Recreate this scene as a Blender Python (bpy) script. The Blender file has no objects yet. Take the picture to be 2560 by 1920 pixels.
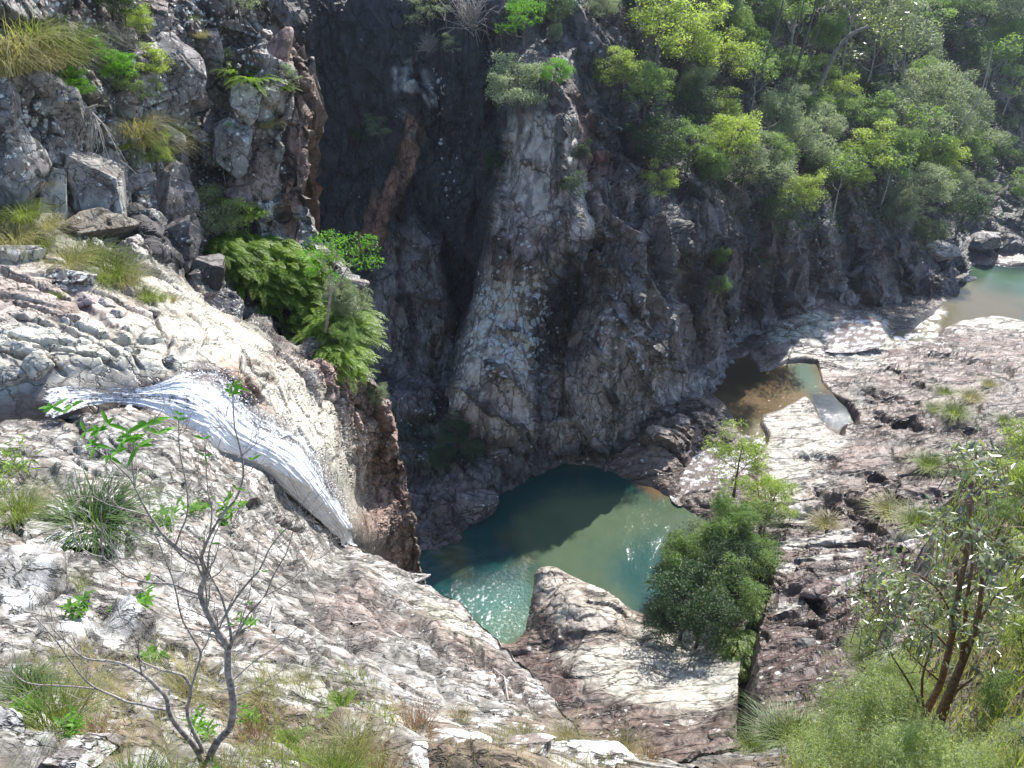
import bpy, math, random, time
import numpy as np
from mathutils import Vector
T0 = time.time()
sc = bpy.context.scene
COL = sc.collection

# ---------------------------------------------------------------- camera, sky, sun, exposure
CAM_H, PITCH, FPX = 28.0, math.radians(33.0), 1971.0      # focal length in px of the 2560 px wide photograph
cam = bpy.data.cameras.new('camera'); camo = bpy.data.objects.new('camera', cam); COL.objects.link(camo)
cam.sensor_width = 36.0; cam.lens = 36.0 * FPX / 2560.0
cam.clip_start = 0.05; cam.clip_end = 6000
camo.location = (0, 0, CAM_H); camo.rotation_euler = (math.radians(90) - PITCH, 0, 0)
sc.camera = camo

SUN_EL, SUN_AZ = math.radians(42.0), math.radians(27.0)    # azimuth measured from +Y towards +X
world = bpy.data.worlds.new('World'); sc.world = world; world.use_nodes = True
wn = world.node_tree.nodes; wl = world.node_tree.links
sky = wn.new('ShaderNodeTexSky'); sky.sky_type = 'NISHITA'; sky.sun_disc = False
sky.sun_elevation = SUN_EL; sky.sun_rotation = SUN_AZ; sky.air_density = 1.0; sky.dust_density = 0.6; sky.ozone_density = 1.6
bg = wn['Background']; bg.inputs['Strength'].default_value = 0.15
wl.new(sky.outputs[0], bg.inputs[0])
sun = bpy.data.lights.new('sun', 'SUN'); sun.energy = 5.0; sun.angle = math.radians(0.5); sun.color = (1.0, 0.96, 0.89)
suno = bpy.data.objects.new('sun', sun); COL.objects.link(suno)
LDIR = Vector((math.sin(SUN_AZ) * math.cos(SUN_EL), math.cos(SUN_AZ) * math.cos(SUN_EL), math.sin(SUN_EL)))
suno.rotation_euler = LDIR.to_track_quat('Z', 'Y').to_euler(); suno.location = (40, 60, 80)
sc.view_settings.view_transform = 'Standard'; sc.view_settings.look = 'None'
sc.view_settings.gamma = 1.0; sc.view_settings.use_curve_mapping = False
sc.view_settings.exposure = 0.92
sc.cycles.max_bounces = 7; sc.cycles.diffuse_bounces = 3; sc.cycles.glossy_bounces = 3
sc.cycles.transmission_bounces = 4; sc.cycles.transparent_max_bounces = 8
sc.cycles.caustics_reflective = False; sc.cycles.caustics_refractive = False

# ---------------------------------------------------------------- numeric helpers
cP, sP = math.cos(PITCH), math.sin(PITCH)
def ray(u, v):
    a = (np.asarray(u, float) - 1280) / FPX; t = (960 - np.asarray(v, float)) / FPX
    return a, cP + sP * t, -sP + cP * t
def at_depth(u, v, D):
    a, y, z = ray(u, v)
    return np.stack([a * D, y * D, CAM_H + z * D], -1)
def at_y(u, v, Y):
    a, y, z = ray(u, v); return at_depth(u, v, Y / y)
def at_z(u, v, Z):
    a, y, z = ray(u, v); return at_depth(u, v, (Z - CAM_H) / z)
def depth_y(u, v, Y): return Y / ray(u, v)[1]
def depth_z(u, v, Z): return (Z - CAM_H) / ray(u, v)[2]

def _h(ix, iy, iz, s):
    with np.errstate(over='ignore'):
        h = (ix.astype(np.uint32) * np.uint32(374761393) + iy.astype(np.uint32) * np.uint32(668265263)
             + iz.astype(np.uint32) * np.uint32(2147483647) + np.uint32((s * 1274126177) & 0xffffffff))
        h = (h ^ (h >> np.uint32(13))) * np.uint32(1274126177)
        h = (h ^ (h >> np.uint32(16))) * np.uint32(2246822519)
        return h ^ (h >> np.uint32(15))
def _f(h, k=0):
    with np.errstate(over='ignore'):
        if k: h = (h * np.uint32(2654435761 + 2 * k)) ; h = h ^ (h >> np.uint32(15))
    return (h & np.uint32(0xffffff)).astype(np.float32) * np.float32(1 / 16777216.0)
def vnoise(p, s=0):
    i = np.floor(p).astype(np.int64); f = (p - i).astype(np.float32); f = f * f * f * (f * (f * 6 - 15) + 10)
    o = 0
    for dx in (0, 1):
        wx = f[:, 0] if dx else 1 - f[:, 0]
        for dy in (0, 1):
            wy = f[:, 1] if dy else 1 - f[:, 1]
            for dz in (0, 1):
                wz = f[:, 2] if dz else 1 - f[:, 2]
                o = o + wx * wy * wz * _f(_h(i[:, 0] + dx, i[:, 1] + dy, i[:, 2] + dz, s))
    return o * 2 - 1
def fbm(p, octs=4, s=0, gain=0.5, lac=2.07):
    a, o, n = 1.0, 0, 0
    for k in range(octs):
        o = o + a * vnoise(p + 17.3 * k, s + k); n += a; a *= gain; p = p * lac
    return o / n
def worley(p, s=0, jit=0.8):
    """F1, F2, cell randoms and offset vector to the nearest seed."""
    b = np.floor(p - 0.5).astype(np.int64)
    f1 = np.full(len(p), 9.0, np.float32); f2 = f1.copy()
    hid = np.zeros(len(p), np.uint32); off = np.zeros((len(p), 3), np.float32)
    for dx in (0, 1):
        for dy in (0, 1):
            for dz in (0, 1):
                cx, cy, cz = b[:, 0] + dx, b[:, 1] + dy, b[:, 2] + dz
                h = _h(cx, cy, cz, s)
                q = np.stack([cx + 0.5 + jit * (_f(h, 1) - 0.5), cy + 0.5 + jit * (_f(h, 2) - 0.5), cz + 0.5 + jit * (_f(h, 3) - 0.5)], 1) - p
                d = np.sqrt((q * q).sum(1)).astype(np.float32)
                m = d < f1
                f2 = np.where(m, f1, np.minimum(f2, d)); f1 = np.where(m, d, f1)
                hid = np.where(m, h, hid); off[m] = q[m]
    return f1, f2, hid, off
def sstep(x, a, b):
    t = np.clip((x - a) / (b - a), 0, 1); return t * t * (3 - 2 * t)
def facets(P, cell, amp, seed, aniso=(1, 1, 1), rot=0.0, tilt=0.9, crack=0.35, warp=0.25):
    """broken-rock relief in metres: each cell a tilted face at its own level, joints between the cells recessed"""
    p = P.copy()
    if rot:
        c, s_ = math.cos(rot), math.sin(rot); x, y = p[:, 0].copy(), p[:, 1].copy(); p[:, 0] = c * x - s_ * y; p[:, 1] = s_ * x + c * y
    w = np.stack([fbm(p / cell * 0.8 + k * 31, 3, seed + k) for k in range(3)], 1) * warp
    q = p / cell * np.array(aniso) + w
    f1, f2, h, off = worley(q, seed)
    t = np.stack([_f(h, 5) - .5, _f(h, 6) - .5, _f(h, 7) - .5], 1) * 2
    r = (_f(h, 4) - .5) + tilt * (t * off).sum(1)
    e = f2 - f1; w_ = sstep(e, 0.0, 0.15); g = 1 - sstep(e, 0.0, 0.12)
    r = r * w_
    return amp * (r - crack * g), g, _f(h, 8)

def tps(pts, vals):
    pts = np.asarray(pts, float) / 1000.0; n = len(pts)
    d = np.sqrt(((pts[:, None] - pts[None]) ** 2).sum(-1))
    K = np.where(d > 0, d * d * np.log(d + 1e-12), 0) + np.eye(n) * 2e-4
    A = np.zeros((n + 3, n + 3)); A[:n, :n] = K; A[:n, n] = 1; A[:n, n + 1:] = pts; A[n, :n] = 1; A[n + 1:, :n] = pts.T
    w = np.linalg.solve(A, np.r_[vals, 0, 0, 0])
    def ev(u, v):
        u = np.asarray(u, float) / 1000; v = np.asarray(v, float) / 1000
        o = w[n] + w[n + 1] * u + w[n + 2] * v
        for k in range(n):
            r2 = (u - pts[k, 0]) ** 2 + (v - pts[k, 1]) ** 2
            o = o + w[k] * 0.5 * r2 * np.log(r2 + 1e-12)
        return o
    return ev
def sdpoly(u, v, poly):
    """signed distance (px), positive inside"""
    P = np.asarray(poly, float); d = np.full(u.shape, 1e9); ins = np.zeros(u.shape, bool)
    for k in range(len(P)):
        a, b = P[k], P[(k + 1) % len(P)]
        e = b - a; L = (e * e).sum() + 1e-9
        t = np.clip(((u - a[0]) * e[0] + (v - a[1]) * e[1]) / L, 0, 1)
        d = np.minimum(d, (u - a[0] - t * e[0]) ** 2 + (v - a[1] - t * e[1]) ** 2)
        c = ((a[1] > v) != (b[1] > v)) & (u < (b[0] - a[0]) * (v - a[1]) / (b[1] - a[1] + 1e-12) + a[0])
        ins ^= c
    d = np.sqrt(d); return np.where(ins, d, -d)
def dline(u, v, line):
    P = np.asarray(line, float); d = np.full(u.shape, 1e9)
    for k in range(len(P) - 1):
        a, b = P[k, :2], P[k + 1, :2]; e = b - a; L = (e * e).sum() + 1e-9
        t = np.clip(((u - a[0]) * e[0] + (v - a[1]) * e[1]) / L, 0, 1)
        d = np.minimum(d, (u - a[0] - t * e[0]) ** 2 + (v - a[1] - t * e[1]) ** 2)
    return np.sqrt(d)
def mpoly(u, v, poly, soft=30, wob=None):
    d = sdpoly(u, v, poly)
    if wob is not None: d = d + wob
    return sstep(d, -soft, soft)
def mline(u, v, line, w, wob=None):
    d = dline(u, v, line)
    if wob is not None: d = d + wob
    return 1 - sstep(d, 0, w)

# ---------------------------------------------------------------- object helpers
def mesh_np(name, V, F, mat=None, smooth=False, cols=None, fl=None):
    """V (n,3), F (m,3|4); cols: name -> (n,3) colour or (n,) float point attributes"""
    me = bpy.data.meshes.new(name); V = np.ascontiguousarray(V, np.float32); F = np.ascontiguousarray(F, np.int32)
    k = F.shape[1]
    me.vertices.add(len(V)); me.vertices.foreach_set('co', V.ravel())
    me.loops.add(F.size); me.loops.foreach_set('vertex_index', F.ravel())
    me.polygons.add(len(F)); me.polygons.foreach_set('loop_start', np.arange(0, F.size, k, dtype=np.int32))
    me.polygons.foreach_set('loop_total', np.full(len(F), k, np.int32))
    me.polygons.foreach_set('use_smooth', np.full(len(F), bool(smooth)))
    for nm, a in (cols or {}).items():
        a = np.asarray(a, np.float32)
        if a.ndim == 2:
            at = me.color_attributes.new(nm, 'FLOAT_COLOR', 'POINT'); at.data.foreach_set('color', np.c_[a, np.ones(len(a), np.float32)].astype(np.float32).ravel())
        else:
            at = me.attributes.new(nm, 'FLOAT', 'POINT'); at.data.foreach_set('value', a)
    me.update(calc_edges=True); me.validate()
    if mat: me.materials.append(mat)
    return me
def link(name, data, parent=None):
    o = bpy.data.objects.new(name, data); COL.objects.link(o)
    if parent: o.parent = parent
    return o
def tag(o, label=None, cat=None, group=None, kind=None):
    if label: o['label'] = label
    if cat: o['category'] = cat
    if group: o['group'] = group
    if kind: o['kind'] = kind
    return o
def thing(name, loc, label, cat, group=None, rot=(0, 0, 0), scale=1.0):
    o = bpy.data.objects.new(name, None); COL.objects.link(o); o.empty_display_size = 0.2
    o.location = loc; o.rotation_euler = rot; o.scale = (scale,) * 3 if not hasattr(scale, '__len__') else scale
    return tag(o, label, cat, group)
def place(proto, name, loc, label, cat, group=None, rot=(0, 0, 0), scale=1.0):
    """proto: list of (part name, mesh, [(sub-part name, mesh)])"""
    o = thing(name, loc, label, cat, group, rot, scale)
    for p in proto:
        c = link(p[0], p[1], o)
        for q in (p[2] if len(p) > 2 else []): link(q[0], q[1], c)
    return o

# ---------------------------------------------------------------- materials
def mat_new(name):
    m = bpy.data.materials.new(name); m.use_nodes = True
    n = m.node_tree.nodes; l = m.node_tree.links
    return m, n, l, n['Principled BSDF'], n['Material Output']
def ramp(n, stops, interp='LINEAR'):
    r = n.new('ShaderNodeValToRGB'); r.color_ramp.interpolation = interp
    e = r.color_ramp.elements
    e[0].position, e[0].color = stops[0][0], (*stops[0][1], 1) if hasattr(stops[0][1], '__len__') else (stops[0][1],) * 3 + (1,)
    e[1].position, e[1].color = stops[-1][0], (*stops[-1][1], 1) if hasattr(stops[-1][1], '__len__') else (stops[-1][1],) * 3 + (1,)
    for p, c in stops[1:-1]:
        x = e.new(p); x.color = (*c, 1) if hasattr(c, '__len__') else (c,) * 3 + (1,)
    return r
def rock_mat(name, fine=6.0, lich=9.0, lich_col=(0.46, 0.47, 0.45), rough=0.8, bump=0.5, bdist=0.02, mott=(2.5, (0.17, 0.12, 0.105), 0.55), crack=1.6, crack_amt=0.8, cstretch=(1, 1, 1), crot=0.0, pale_clean=False, round_spots=0.55, finemix=0.9):
    m, n, l, b, o = mat_new(name)
    tc = n.new('ShaderNodeTexCoord')
    at = n.new('ShaderNodeAttribute'); at.attribute_name = 'tint'
    al = n.new('ShaderNodeAttribute'); al.attribute_name = 'lichen'
    aw = n.new('ShaderNodeAttribute'); aw.attribute_name = 'wet'
    n1 = n.new('ShaderNodeTexNoise'); n1.inputs['Scale'].default_value = fine; n1.inputs['Detail'].default_value = 9; n1.inputs['Roughness'].default_value = 0.72
    l.new(tc.outputs['Object'], n1.inputs['Vector'])
    r1 = ramp(n, [(0.32, 0.5), (0.5, 0.95), (0.66, 1.35)]); l.new(n1.outputs['Fac'], r1.inputs[0])
    mu = n.new('ShaderNodeMix'); mu.data_type = 'RGBA'; mu.blend_type = 'MULTIPLY'; mu.inputs['Factor'].default_value = finemix
    nm = n.new('ShaderNodeTexNoise'); nm.inputs['Scale'].default_value = mott[0]; nm.inputs['Detail'].default_value = 12; nm.inputs['Roughness'].default_value = 0.76
    nm.inputs['Distortion'].default_value = 0.3; l.new(tc.outputs['Object'], nm.inputs['Vector'])
    rm = ramp(n, [(0.495, 0.0), (0.545, mott[2])]); l.new(nm.outputs['Fac'], rm.inputs[0])
    mm_ = n.new('ShaderNodeMix'); mm_.data_type = 'RGBA'; mm_.blend_type = 'MULTIPLY'; 
    if pale_clean:
        bw = n.new('ShaderNodeRGBToBW'); l.new(at.outputs['Color'], bw.inputs[0]); mr_ = n.new('ShaderNodeMapRange'); mr_.inputs['From Min'].default_value = 0.26; mr_.inputs['From Max'].default_value = 0.46; mr_.inputs['To Min'].default_value = 1.0; mr_.inputs['To Max'].default_value = 0.12
        l.new(bw.outputs[0], mr_.inputs['Value']); mf = n.new('ShaderNodeMath'); mf.operation = 'MULTIPLY'; l.new(rm.outputs[0], mf.inputs[0]); l.new(mr_.outputs[0], mf.inputs[1]); l.new(mf.outputs[0], mm_.inputs['Factor'])
    else: l.new(rm.outputs[0], mm_.inputs['Factor'])
    l.new(at.outputs['Color'], mm_.inputs['A']); mm_.inputs['B'].default_value = (*mott[1], 1)
    l.new(mm_.outputs['Result'], mu.inputs['A']); l.new(r1.outputs[0], mu.inputs['B'])
    # joints and hairline cracks
    mp = n.new('ShaderNodeMapping'); mp.inputs['Scale'].default_value = cstretch; mp.inputs['Rotation'].default_value = (0, 0, crot); l.new(tc.outputs['Object'], mp.inputs['Vector'])
    wn_ = n.new('ShaderNodeTexNoise'); wn_.inputs['Scale'].default_value = crack * 1.3; wn_.inputs['Detail'].default_value = 5; wn_.inputs['Roughness'].default_value = 0.6; l.new(mp.outputs[0], wn_.inputs['Vector'])
    wa = n.new('ShaderNodeVectorMath'); wa.operation = 'MULTIPLY_ADD'; l.new(wn_.outputs['Color'], wa.inputs[0]); wa.inputs[1].default_value = (0.9 / crack,) * 3; l.new(mp.outputs[0], wa.inputs[2])
    cks = []
    for cs_, wd in ((crack, 0.028), (crack * 3.1, 0.045)):
        vc = n.new('ShaderNodeTexVoronoi'); vc.feature = 'DISTANCE_TO_EDGE'; vc.inputs['Scale'].default_value = cs_; l.new(wa.outputs[0], vc.inputs['Vector'])
        rc = ramp(n, [(0.0, 0.0), (wd, 1.0)]); l.new(vc.outputs['Distance'], rc.inputs[0]); cks.append(rc)
    gt = n.new('ShaderNodeTexNoise'); gt.inputs['Scale'].default_value = crack * 0.9; gt.inputs['Detail'].default_value = 3; l.new(tc.outputs['Object'], gt.inputs['Vector'])
    rg = ramp(n, [(0.42, 1.0), (0.56, 0.0)]); l.new(gt.outputs['Fac'], rg.inputs[0])
    g2_ = n.new('ShaderNodeMath'); g2_.operation = 'MAXIMUM'; l.new(cks[1].outputs[0], g2_.inputs[0]); l.new(rg.outputs[0], g2_.inputs[1])
    g1_ = n.new('ShaderNodeMath'); g1_.operation = 'MAXIMUM'; l.new(cks[0].outputs[0], g1_.inputs[0])
    rg1 = ramp(n, [(0.50, 0.0), (0.62, 1.0)]); l.new(gt.outputs['Fac'], rg1.inputs[0]); l.new(rg1.outputs[0], g1_.inputs[1])
    ck = n.new('ShaderNodeMath'); ck.operation = 'MULTIPLY'; l.new(g1_.outputs[0], ck.inputs[0]); l.new(g2_.outputs[0], ck.inputs[1])
    ckc = n.new('ShaderNodeMapRange'); ckc.inputs['To Min'].default_value = 1 - crack_amt; l.new(ck.outputs[0], ckc.inputs['Value'])
    # lichen: round crusty spots of several sizes, broken up by noise
    vo = n.new('ShaderNodeTexVoronoi'); vo.inputs['Scale'].default_value = lich; vo.inputs['Randomness'].default_value = 1
    wv = n.new('ShaderNodeVectorMath'); wv.operation = 'MULTIPLY_ADD'
    nw = n.new('ShaderNodeTexNoise'); nw.inputs['Scale'].default_value = lich * 2.2; nw.inputs['Detail'].default_value = 3
    l.new(tc.outputs['Object'], nw.inputs['Vector']); l.new(nw.outputs['Color'], wv.inputs[0]); wv.inputs[1].default_value = (0.8 / lich,) * 3
    l.new(tc.outputs['Object'], wv.inputs[2]); l.new(wv.outputs[0], vo.inputs['Vector'])
    n2 = n.new('ShaderNodeTexNoise'); n2.inputs['Scale'].default_value = lich * 0.35; n2.inputs['Detail'].default_value = 7; n2.inputs['Roughness'].default_value = 0.7
    l.new(tc.outputs['Object'], n2.inputs['Vector'])
    s1 = n.new('ShaderNodeMath'); s1.operation = 'MULTIPLY_ADD'; s1.inputs[1].default_value = 0.75; s1.inputs[2].default_value = 0.0   # noise*.75
    l.new(n2.outputs['Fac'], s1.inputs[0])
    s2 = n.new('ShaderNodeMath'); s2.operation = 'SUBTRACT'; l.new(s1.outputs[0], s2.inputs[0])
    hf = n.new('ShaderNodeMath'); hf.operation = 'MULTIPLY'; hf.inputs[1].default_value = round_spots; l.new(vo.outputs['Distance'], hf.inputs[0]); l.new(hf.outputs[0], s2.inputs[1])
    s3 = n.new('ShaderNodeMath'); s3.operation = 'MULTIPLY_ADD'; s3.inputs[1].default_value = 0.36; s3.inputs[2].default_value = -0.36
    l.new(al.outputs['Fac'], s3.inputs[0])
    s4 = n.new('ShaderNodeMath'); s4.operation = 'ADD'; l.new(s2.outputs[0], s4.inputs[0]); l.new(s3.outputs[0], s4.inputs[1])
    r2 = ramp(n, [(0.02, 0.0), (0.08, 1.0)]); l.new(s4.outputs[0], r2.inputs[0])
    mx = n.new('ShaderNodeMix'); mx.data_type = 'RGBA'; l.new(r2.outputs[0], mx.inputs['Factor']); l.new(mu.outputs['Result'], mx.inputs['A'])
    mx.inputs['B'].default_value = (*lich_col, 1)
    mk = n.new('ShaderNodeMix'); mk.data_type = 'RGBA'; mk.blend_type = 'MULTIPLY'; mk.inputs['Factor'].default_value = 1; l.new(mx.outputs['Result'], mk.inputs['A']); l.new(ckc.outputs[0], mk.inputs['B'])
    l.new(mk.outputs['Result'], b.inputs['Base Color'])
    rr = n.new('ShaderNodeMapRange'); rr.inputs['To Min'].default_value = rough; rr.inputs['To Max'].default_value = 0.22
    l.new(aw.outputs['Fac'], rr.inputs['Value']); l.new(rr.outputs[0], b.inputs['Roughness'])
    b.inputs['Specular IOR Level'].default_value = 0.45
    n3 = n.new('ShaderNodeTexNoise'); n3.inputs['Scale'].default_value = fine * 1.7; n3.inputs['Detail'].default_value = 10; n3.inputs['Roughness'].default_value = 0.68
    l.new(tc.outputs['Object'], n3.inputs['Vector'])
    bp = n.new('ShaderNodeBump'); bp.inputs['Strength'].default_value = bump; bp.inputs['Distance'].default_value = bdist
    hh = n.new('ShaderNodeMath'); hh.operation = 'MULTIPLY_ADD'; hh.inputs[1].default_value = 0.9; l.new(ck.outputs[0], hh.inputs[0]); l.new(n3.outputs['Fac'], hh.inputs[2])
    l.new(hh.outputs[0], bp.inputs['Height']); l.new(bp.outputs[0], b.inputs['Normal'])
    return m
def leaf_mat(name, c1, c2, trans=0.45, rough=0.5, spec=0.4, tcol=None):
    """leaf: diffuse + light coming through; per-leaf tone from the 'var' attribute, per-plant tone from the object"""
    m, n, l, b, o = mat_new(name)
    a = n.new('ShaderNodeAttribute'); a.attribute_name = 'var'
    oi = n.new('ShaderNodeObjectInfo')
    mr = n.new('ShaderNodeMath'); mr.operation = 'MULTIPLY_ADD'; mr.inputs[1].default_value = 0.3; l.new(oi.outputs['Random'], mr.inputs[0])
    ms = n.new('ShaderNodeMath'); ms.operation = 'MULTIPLY'; ms.inputs[1].default_value = 0.8; l.new(a.outputs['Fac'], ms.inputs[0]); l.new(ms.outputs[0], mr.inputs[2])
    r = ramp(n, [(0.05, c1), (0.95, c2)]); l.new(mr.outputs[0], r.inputs[0])
    l.new(r.outputs[0], b.inputs['Base Color']); b.inputs['Roughness'].default_value = rough; b.inputs['Specular IOR Level'].default_value = spec
    t = n.new('ShaderNodeBsdfTranslucent')
    mt = n.new('ShaderNodeMix'); mt.data_type = 'RGBA'; mt.blend_type = 'MULTIPLY'; mt.inputs['Factor'].default_value = 1
    tc = tcol or (1.7, 1.9, 0.7); mt.inputs['B'].default_value = (*tc, 1); l.new(r.outputs[0], mt.inputs['A']); l.new(mt.outputs['Result'], t.inputs['Color'])
    ms_ = n.new('ShaderNodeMixShader'); ms_.inputs[0].default_value = trans
    l.new(b.outputs[0], ms_.inputs[1]); l.new(t.outputs[0], ms_.inputs[2]); l.new(ms_.outputs[0], o.inputs['Surface'])
    return m
def bark_mat(name, c1, c2, scale=20):
    m, n, l, b, o = mat_new(name)
    tc = n.new('ShaderNodeTexCoord'); nn = n.new('ShaderNodeTexNoise'); nn.inputs['Scale'].default_value = scale; nn.inputs['Detail'].default_value = 6
    l.new(tc.outputs['Object'], nn.inputs['Vector']); r = ramp(n, [(0.35, c1), (0.65, c2)]); l.new(nn.outputs['Fac'], r.inputs[0]); l.new(r.outputs[0], b.inputs['Base Color'])
    bp = n.new('ShaderNodeBump'); bp.inputs['Strength'].default_value = 0.4; bp.inputs['Distance'].default_value = 0.01; l.new(nn.outputs['Fac'], bp.inputs['Height']); l.new(bp.outputs[0], b.inputs['Normal'])
    b.inputs['Roughness'].default_value = 0.75
    return m

M_NEAR = rock_mat('near_rock', fine=7, lich=11, lich_col=(0.66, 0.65, 0.62), rough=0.75, bump=0.9, bdist=0.035, round_spots=0.2, mott=(3.2, (0.52, 0.48, 0.44), 0.8), crack=1.7, cstretch=(0.6, 1.5, 1.0), crot=0.7)
M_LEFT = rock_mat('ledge_rock', fine=3.5, lich=7, lich_col=(0.58, 0.58, 0.55), rough=0.7, bump=0.6, bdist=0.035, finemix=0.6, mott=(1.6, (0.55, 0.46, 0.42), 0.7), crack=1.1, cstretch=(0.8, 1.2, 0.8), crot=-0.5, pale_clean=True)
M_CLIFF = rock_mat('cliff_rock', fine=1.5, lich=2.6, lich_col=(0.48, 0.50, 0.50), rough=0.6, bump=1.0, bdist=0.16, mott=(0.9, (0.5, 0.45, 0.43), 0.65), crack=0.6, cstretch=(1.2, 1.2, 0.5), crack_amt=0.5)
M_FLOOR = rock_mat('riverbed_rock', fine=2.0, lich=3.0, lich_col=(0.55, 0.54, 0.50), rough=0.5, bump=0.8, bdist=0.09, mott=(0.8, (0.55, 0.45, 0.41), 0.6), crack=0.45, cstretch=(0.28, 1.5, 1.0), crot=0.2, pale_clean=True)
M_BARK_D = bark_mat('dark_bark', (0.05, 0.04, 0.032), (0.13, 0.11, 0.09))
M_BARK_G = bark_mat('grey_bark', (0.20, 0.17, 0.15), (0.42, 0.38, 0.34), 30)
M_BARK_B = bark_mat('brown_bark', (0.10, 0.06, 0.04), (0.25, 0.16, 0.10), 25)
M_LIMB = bark_mat('limb_bark', (0.12, 0.10, 0.085), (0.25, 0.22, 0.19), 6)
M_TWIG = bark_mat('pale_twigs', (0.22, 0.19, 0.17), (0.45, 0.41, 0.37), 30)
L_YEL = leaf_mat('yellow_green_leaf', (0.14, 0.18, 0.055), (0.36, 0.42, 0.14), 0.5)
L_MID = leaf_mat('mid_green_leaf', (0.07, 0.11, 0.045), (0.23, 0.31, 0.12), 0.45)
L_GREY = leaf_mat('grey_green_leaf', (0.10, 0.13, 0.085), (0.32, 0.37, 0.24), 0.42, tcol=(1.4, 1.5, 0.9))
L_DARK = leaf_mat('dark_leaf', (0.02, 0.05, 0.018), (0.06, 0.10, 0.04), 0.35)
L_GLOS = leaf_mat('glossy_leaf', (0.08, 0.10, 0.05), (0.25, 0.28, 0.15), 0.35, rough=0.32, spec=0.9)
L_BRI = leaf_mat('bright_leaf', (0.07, 0.17, 0.02), (0.15, 0.32, 0.03), 0.5)
L_FERN = leaf_mat('fern_leaf', (0.07, 0.12, 0.02), (0.27, 0.38, 0.07), 0.5)
L_SILV = leaf_mat('silvery_leaf', (0.15, 0.19, 0.09), (0.42, 0.46, 0.28), 0.5)
G_GRN = leaf_mat('green_grass', (0.09, 0.12, 0.03), (0.25, 0.29, 0.09), 0.4)
G_GOLD = leaf_mat('golden_grass', (0.20, 0.18, 0.09), (0.44, 0.40, 0.20), 0.4, tcol=(1.3, 1.35, 0.8))
G_DRY = leaf_mat('dry_brown_grass', (0.16, 0.08, 0.04), (0.36, 0.22, 0.12), 0.35, tcol=(1.4, 1.2, 0.8))

# ---------------------------------------------------------------- terrain sheets
def interp(x, tab):
    tab = np.asarray(tab, float); return np.interp(x, tab[:, 0], tab[:, 1])
def grid_normals(P):
    du = np.gradient(P, axis=0); dv = np.gradient(P, axis=1)
    n = np.cross(du, dv); n /= np.linalg.norm(n, axis=2, keepdims=True) + 1e-9
    return n
class Sheet: pass
def unit_(a): return a / (np.linalg.norm(a, axis=-1, keepdims=True) + 1e-9)
def add_skirt(P, U, V, side, hd, steps, reach, drop, p=2.0):
    """rounds a sheet over its brink and lets it fall away behind"""
    E, Ue, Ve = (P[:, 0], U[:, 0], V[:, 0]) if side == 'v0' else (P[-1], U[-1], V[-1])
    rows = []
    for k in range(1, steps + 1):
        t = k / steps
        a_ = (1 - (1 - t) ** 2) * reach
        if hd is None:      # straight back from the brink as seen from the lookout, turned a little inwards
            h_ = E[:, :2] / np.linalg.norm(E[:, :2], axis=1, keepdims=True); c_, s_ = math.cos(0.22), math.sin(0.22)
            d_ = np.stack([h_[:, 0] * c_ - h_[:, 1] * s_, h_[:, 0] * s_ + h_[:, 1] * c_], 1) * a_
        else: d_ = np.tile(np.array([hd[0] * a_, hd[1] * a_]), (len(E), 1))
        rows.append(E + np.c_[d_, np.full(len(E), -drop * t ** p)])
    R = np.stack(rows, 1 if side == 'v0' else 0)
    if side == 'v0':
        P = np.concatenate([R[:, ::-1], P], 1); U = np.concatenate([np.repeat(Ue[:, None], steps, 1), U], 1); V = np.concatenate([np.repeat(Ve[:, None], steps, 1), V], 1)
    else:
        P = np.concatenate([P, R], 0); U = np.concatenate([U, np.repeat(Ue[None], steps, 0)], 0); V = np.concatenate([V, np.repeat(Ve[None], steps, 0)], 0)
    return P, U, V
def sheet(name, U, V, D, mat, disp, colour, skirts=(), zadd=None, flip=False, smooth=False, label=None):
    P = at_depth(U, V, D)
    if zadd is not None: P[..., 2] += zadd(U, V)
    for s in skirts: P, U, V = add_skirt(P, U, V, *s)
    # smooth normals for the relief
    N = grid_normals(P)
    if flip: N = -N
    sh = P.shape[:2]; p = P.reshape(-1, 3); n_ = N.reshape(-1, 3); u = U.reshape(-1); v = V.reshape(-1)
    h, ex = disp(p, u, v)
    vw = unit_(np.array([0, 0, CAM_H]) - p); cs = np.abs((vw * n_).sum(1)); h = h * (0.3 + 0.7 * sstep(cs, 0.04, 0.3))
    # keep the relief facing the camera side of the sheet
    q = p + n_ * h[:, None]
    Pn = q.reshape(*sh, 3); N2 = grid_normals(Pn) * (-1 if flip else 1)
    tint, lich, wet = colour(q, N2.reshape(-1, 3), u, v, h, ex)
    I = np.arange(sh[0] * sh[1]).reshape(sh)
    F = np.stack([I[:-1, :-1], I[1:, :-1], I[1:, 1:], I[:-1, 1:]], -1).reshape(-1, 4)
    if flip: F = F[:, ::-1]
    me = mesh_np(name, q, F, mat, smooth, {'tint': np.clip(tint, 0.004, 0.9), 'lichen': np.clip(lich, 0, 1), 'wet': np.clip(wet, 0, 1)})
    o = link(name, me); o['kind'] = 'structure'
    if label: o['label'] = label
    S = Sheet(); S.P = Pn; S.N = N2; S.U = U; S.V = V; S.o = o
    S.fu = U.ravel(); S.fv = V.ravel(); S.fp = q; S.fn = N2.reshape(-1, 3); S.base = p
    print(name, len(q), round(time.time() - T0, 1))
    return S
def surf(S, u, v):
    k = np.argmin((S.fu - u) ** 2 + (S.fv - v) ** 2)
    # several vertices can share an edge position (skirts): take the first
    return S.fp[k].copy(), S.fn[k].copy()
def mixc(a, b, m): return a * (1 - m[:, None]) + np.asarray(b, float)[None] * m[:, None]
def colr(n, c): return np.tile(np.asarray(c, float), (n, 1))

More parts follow.
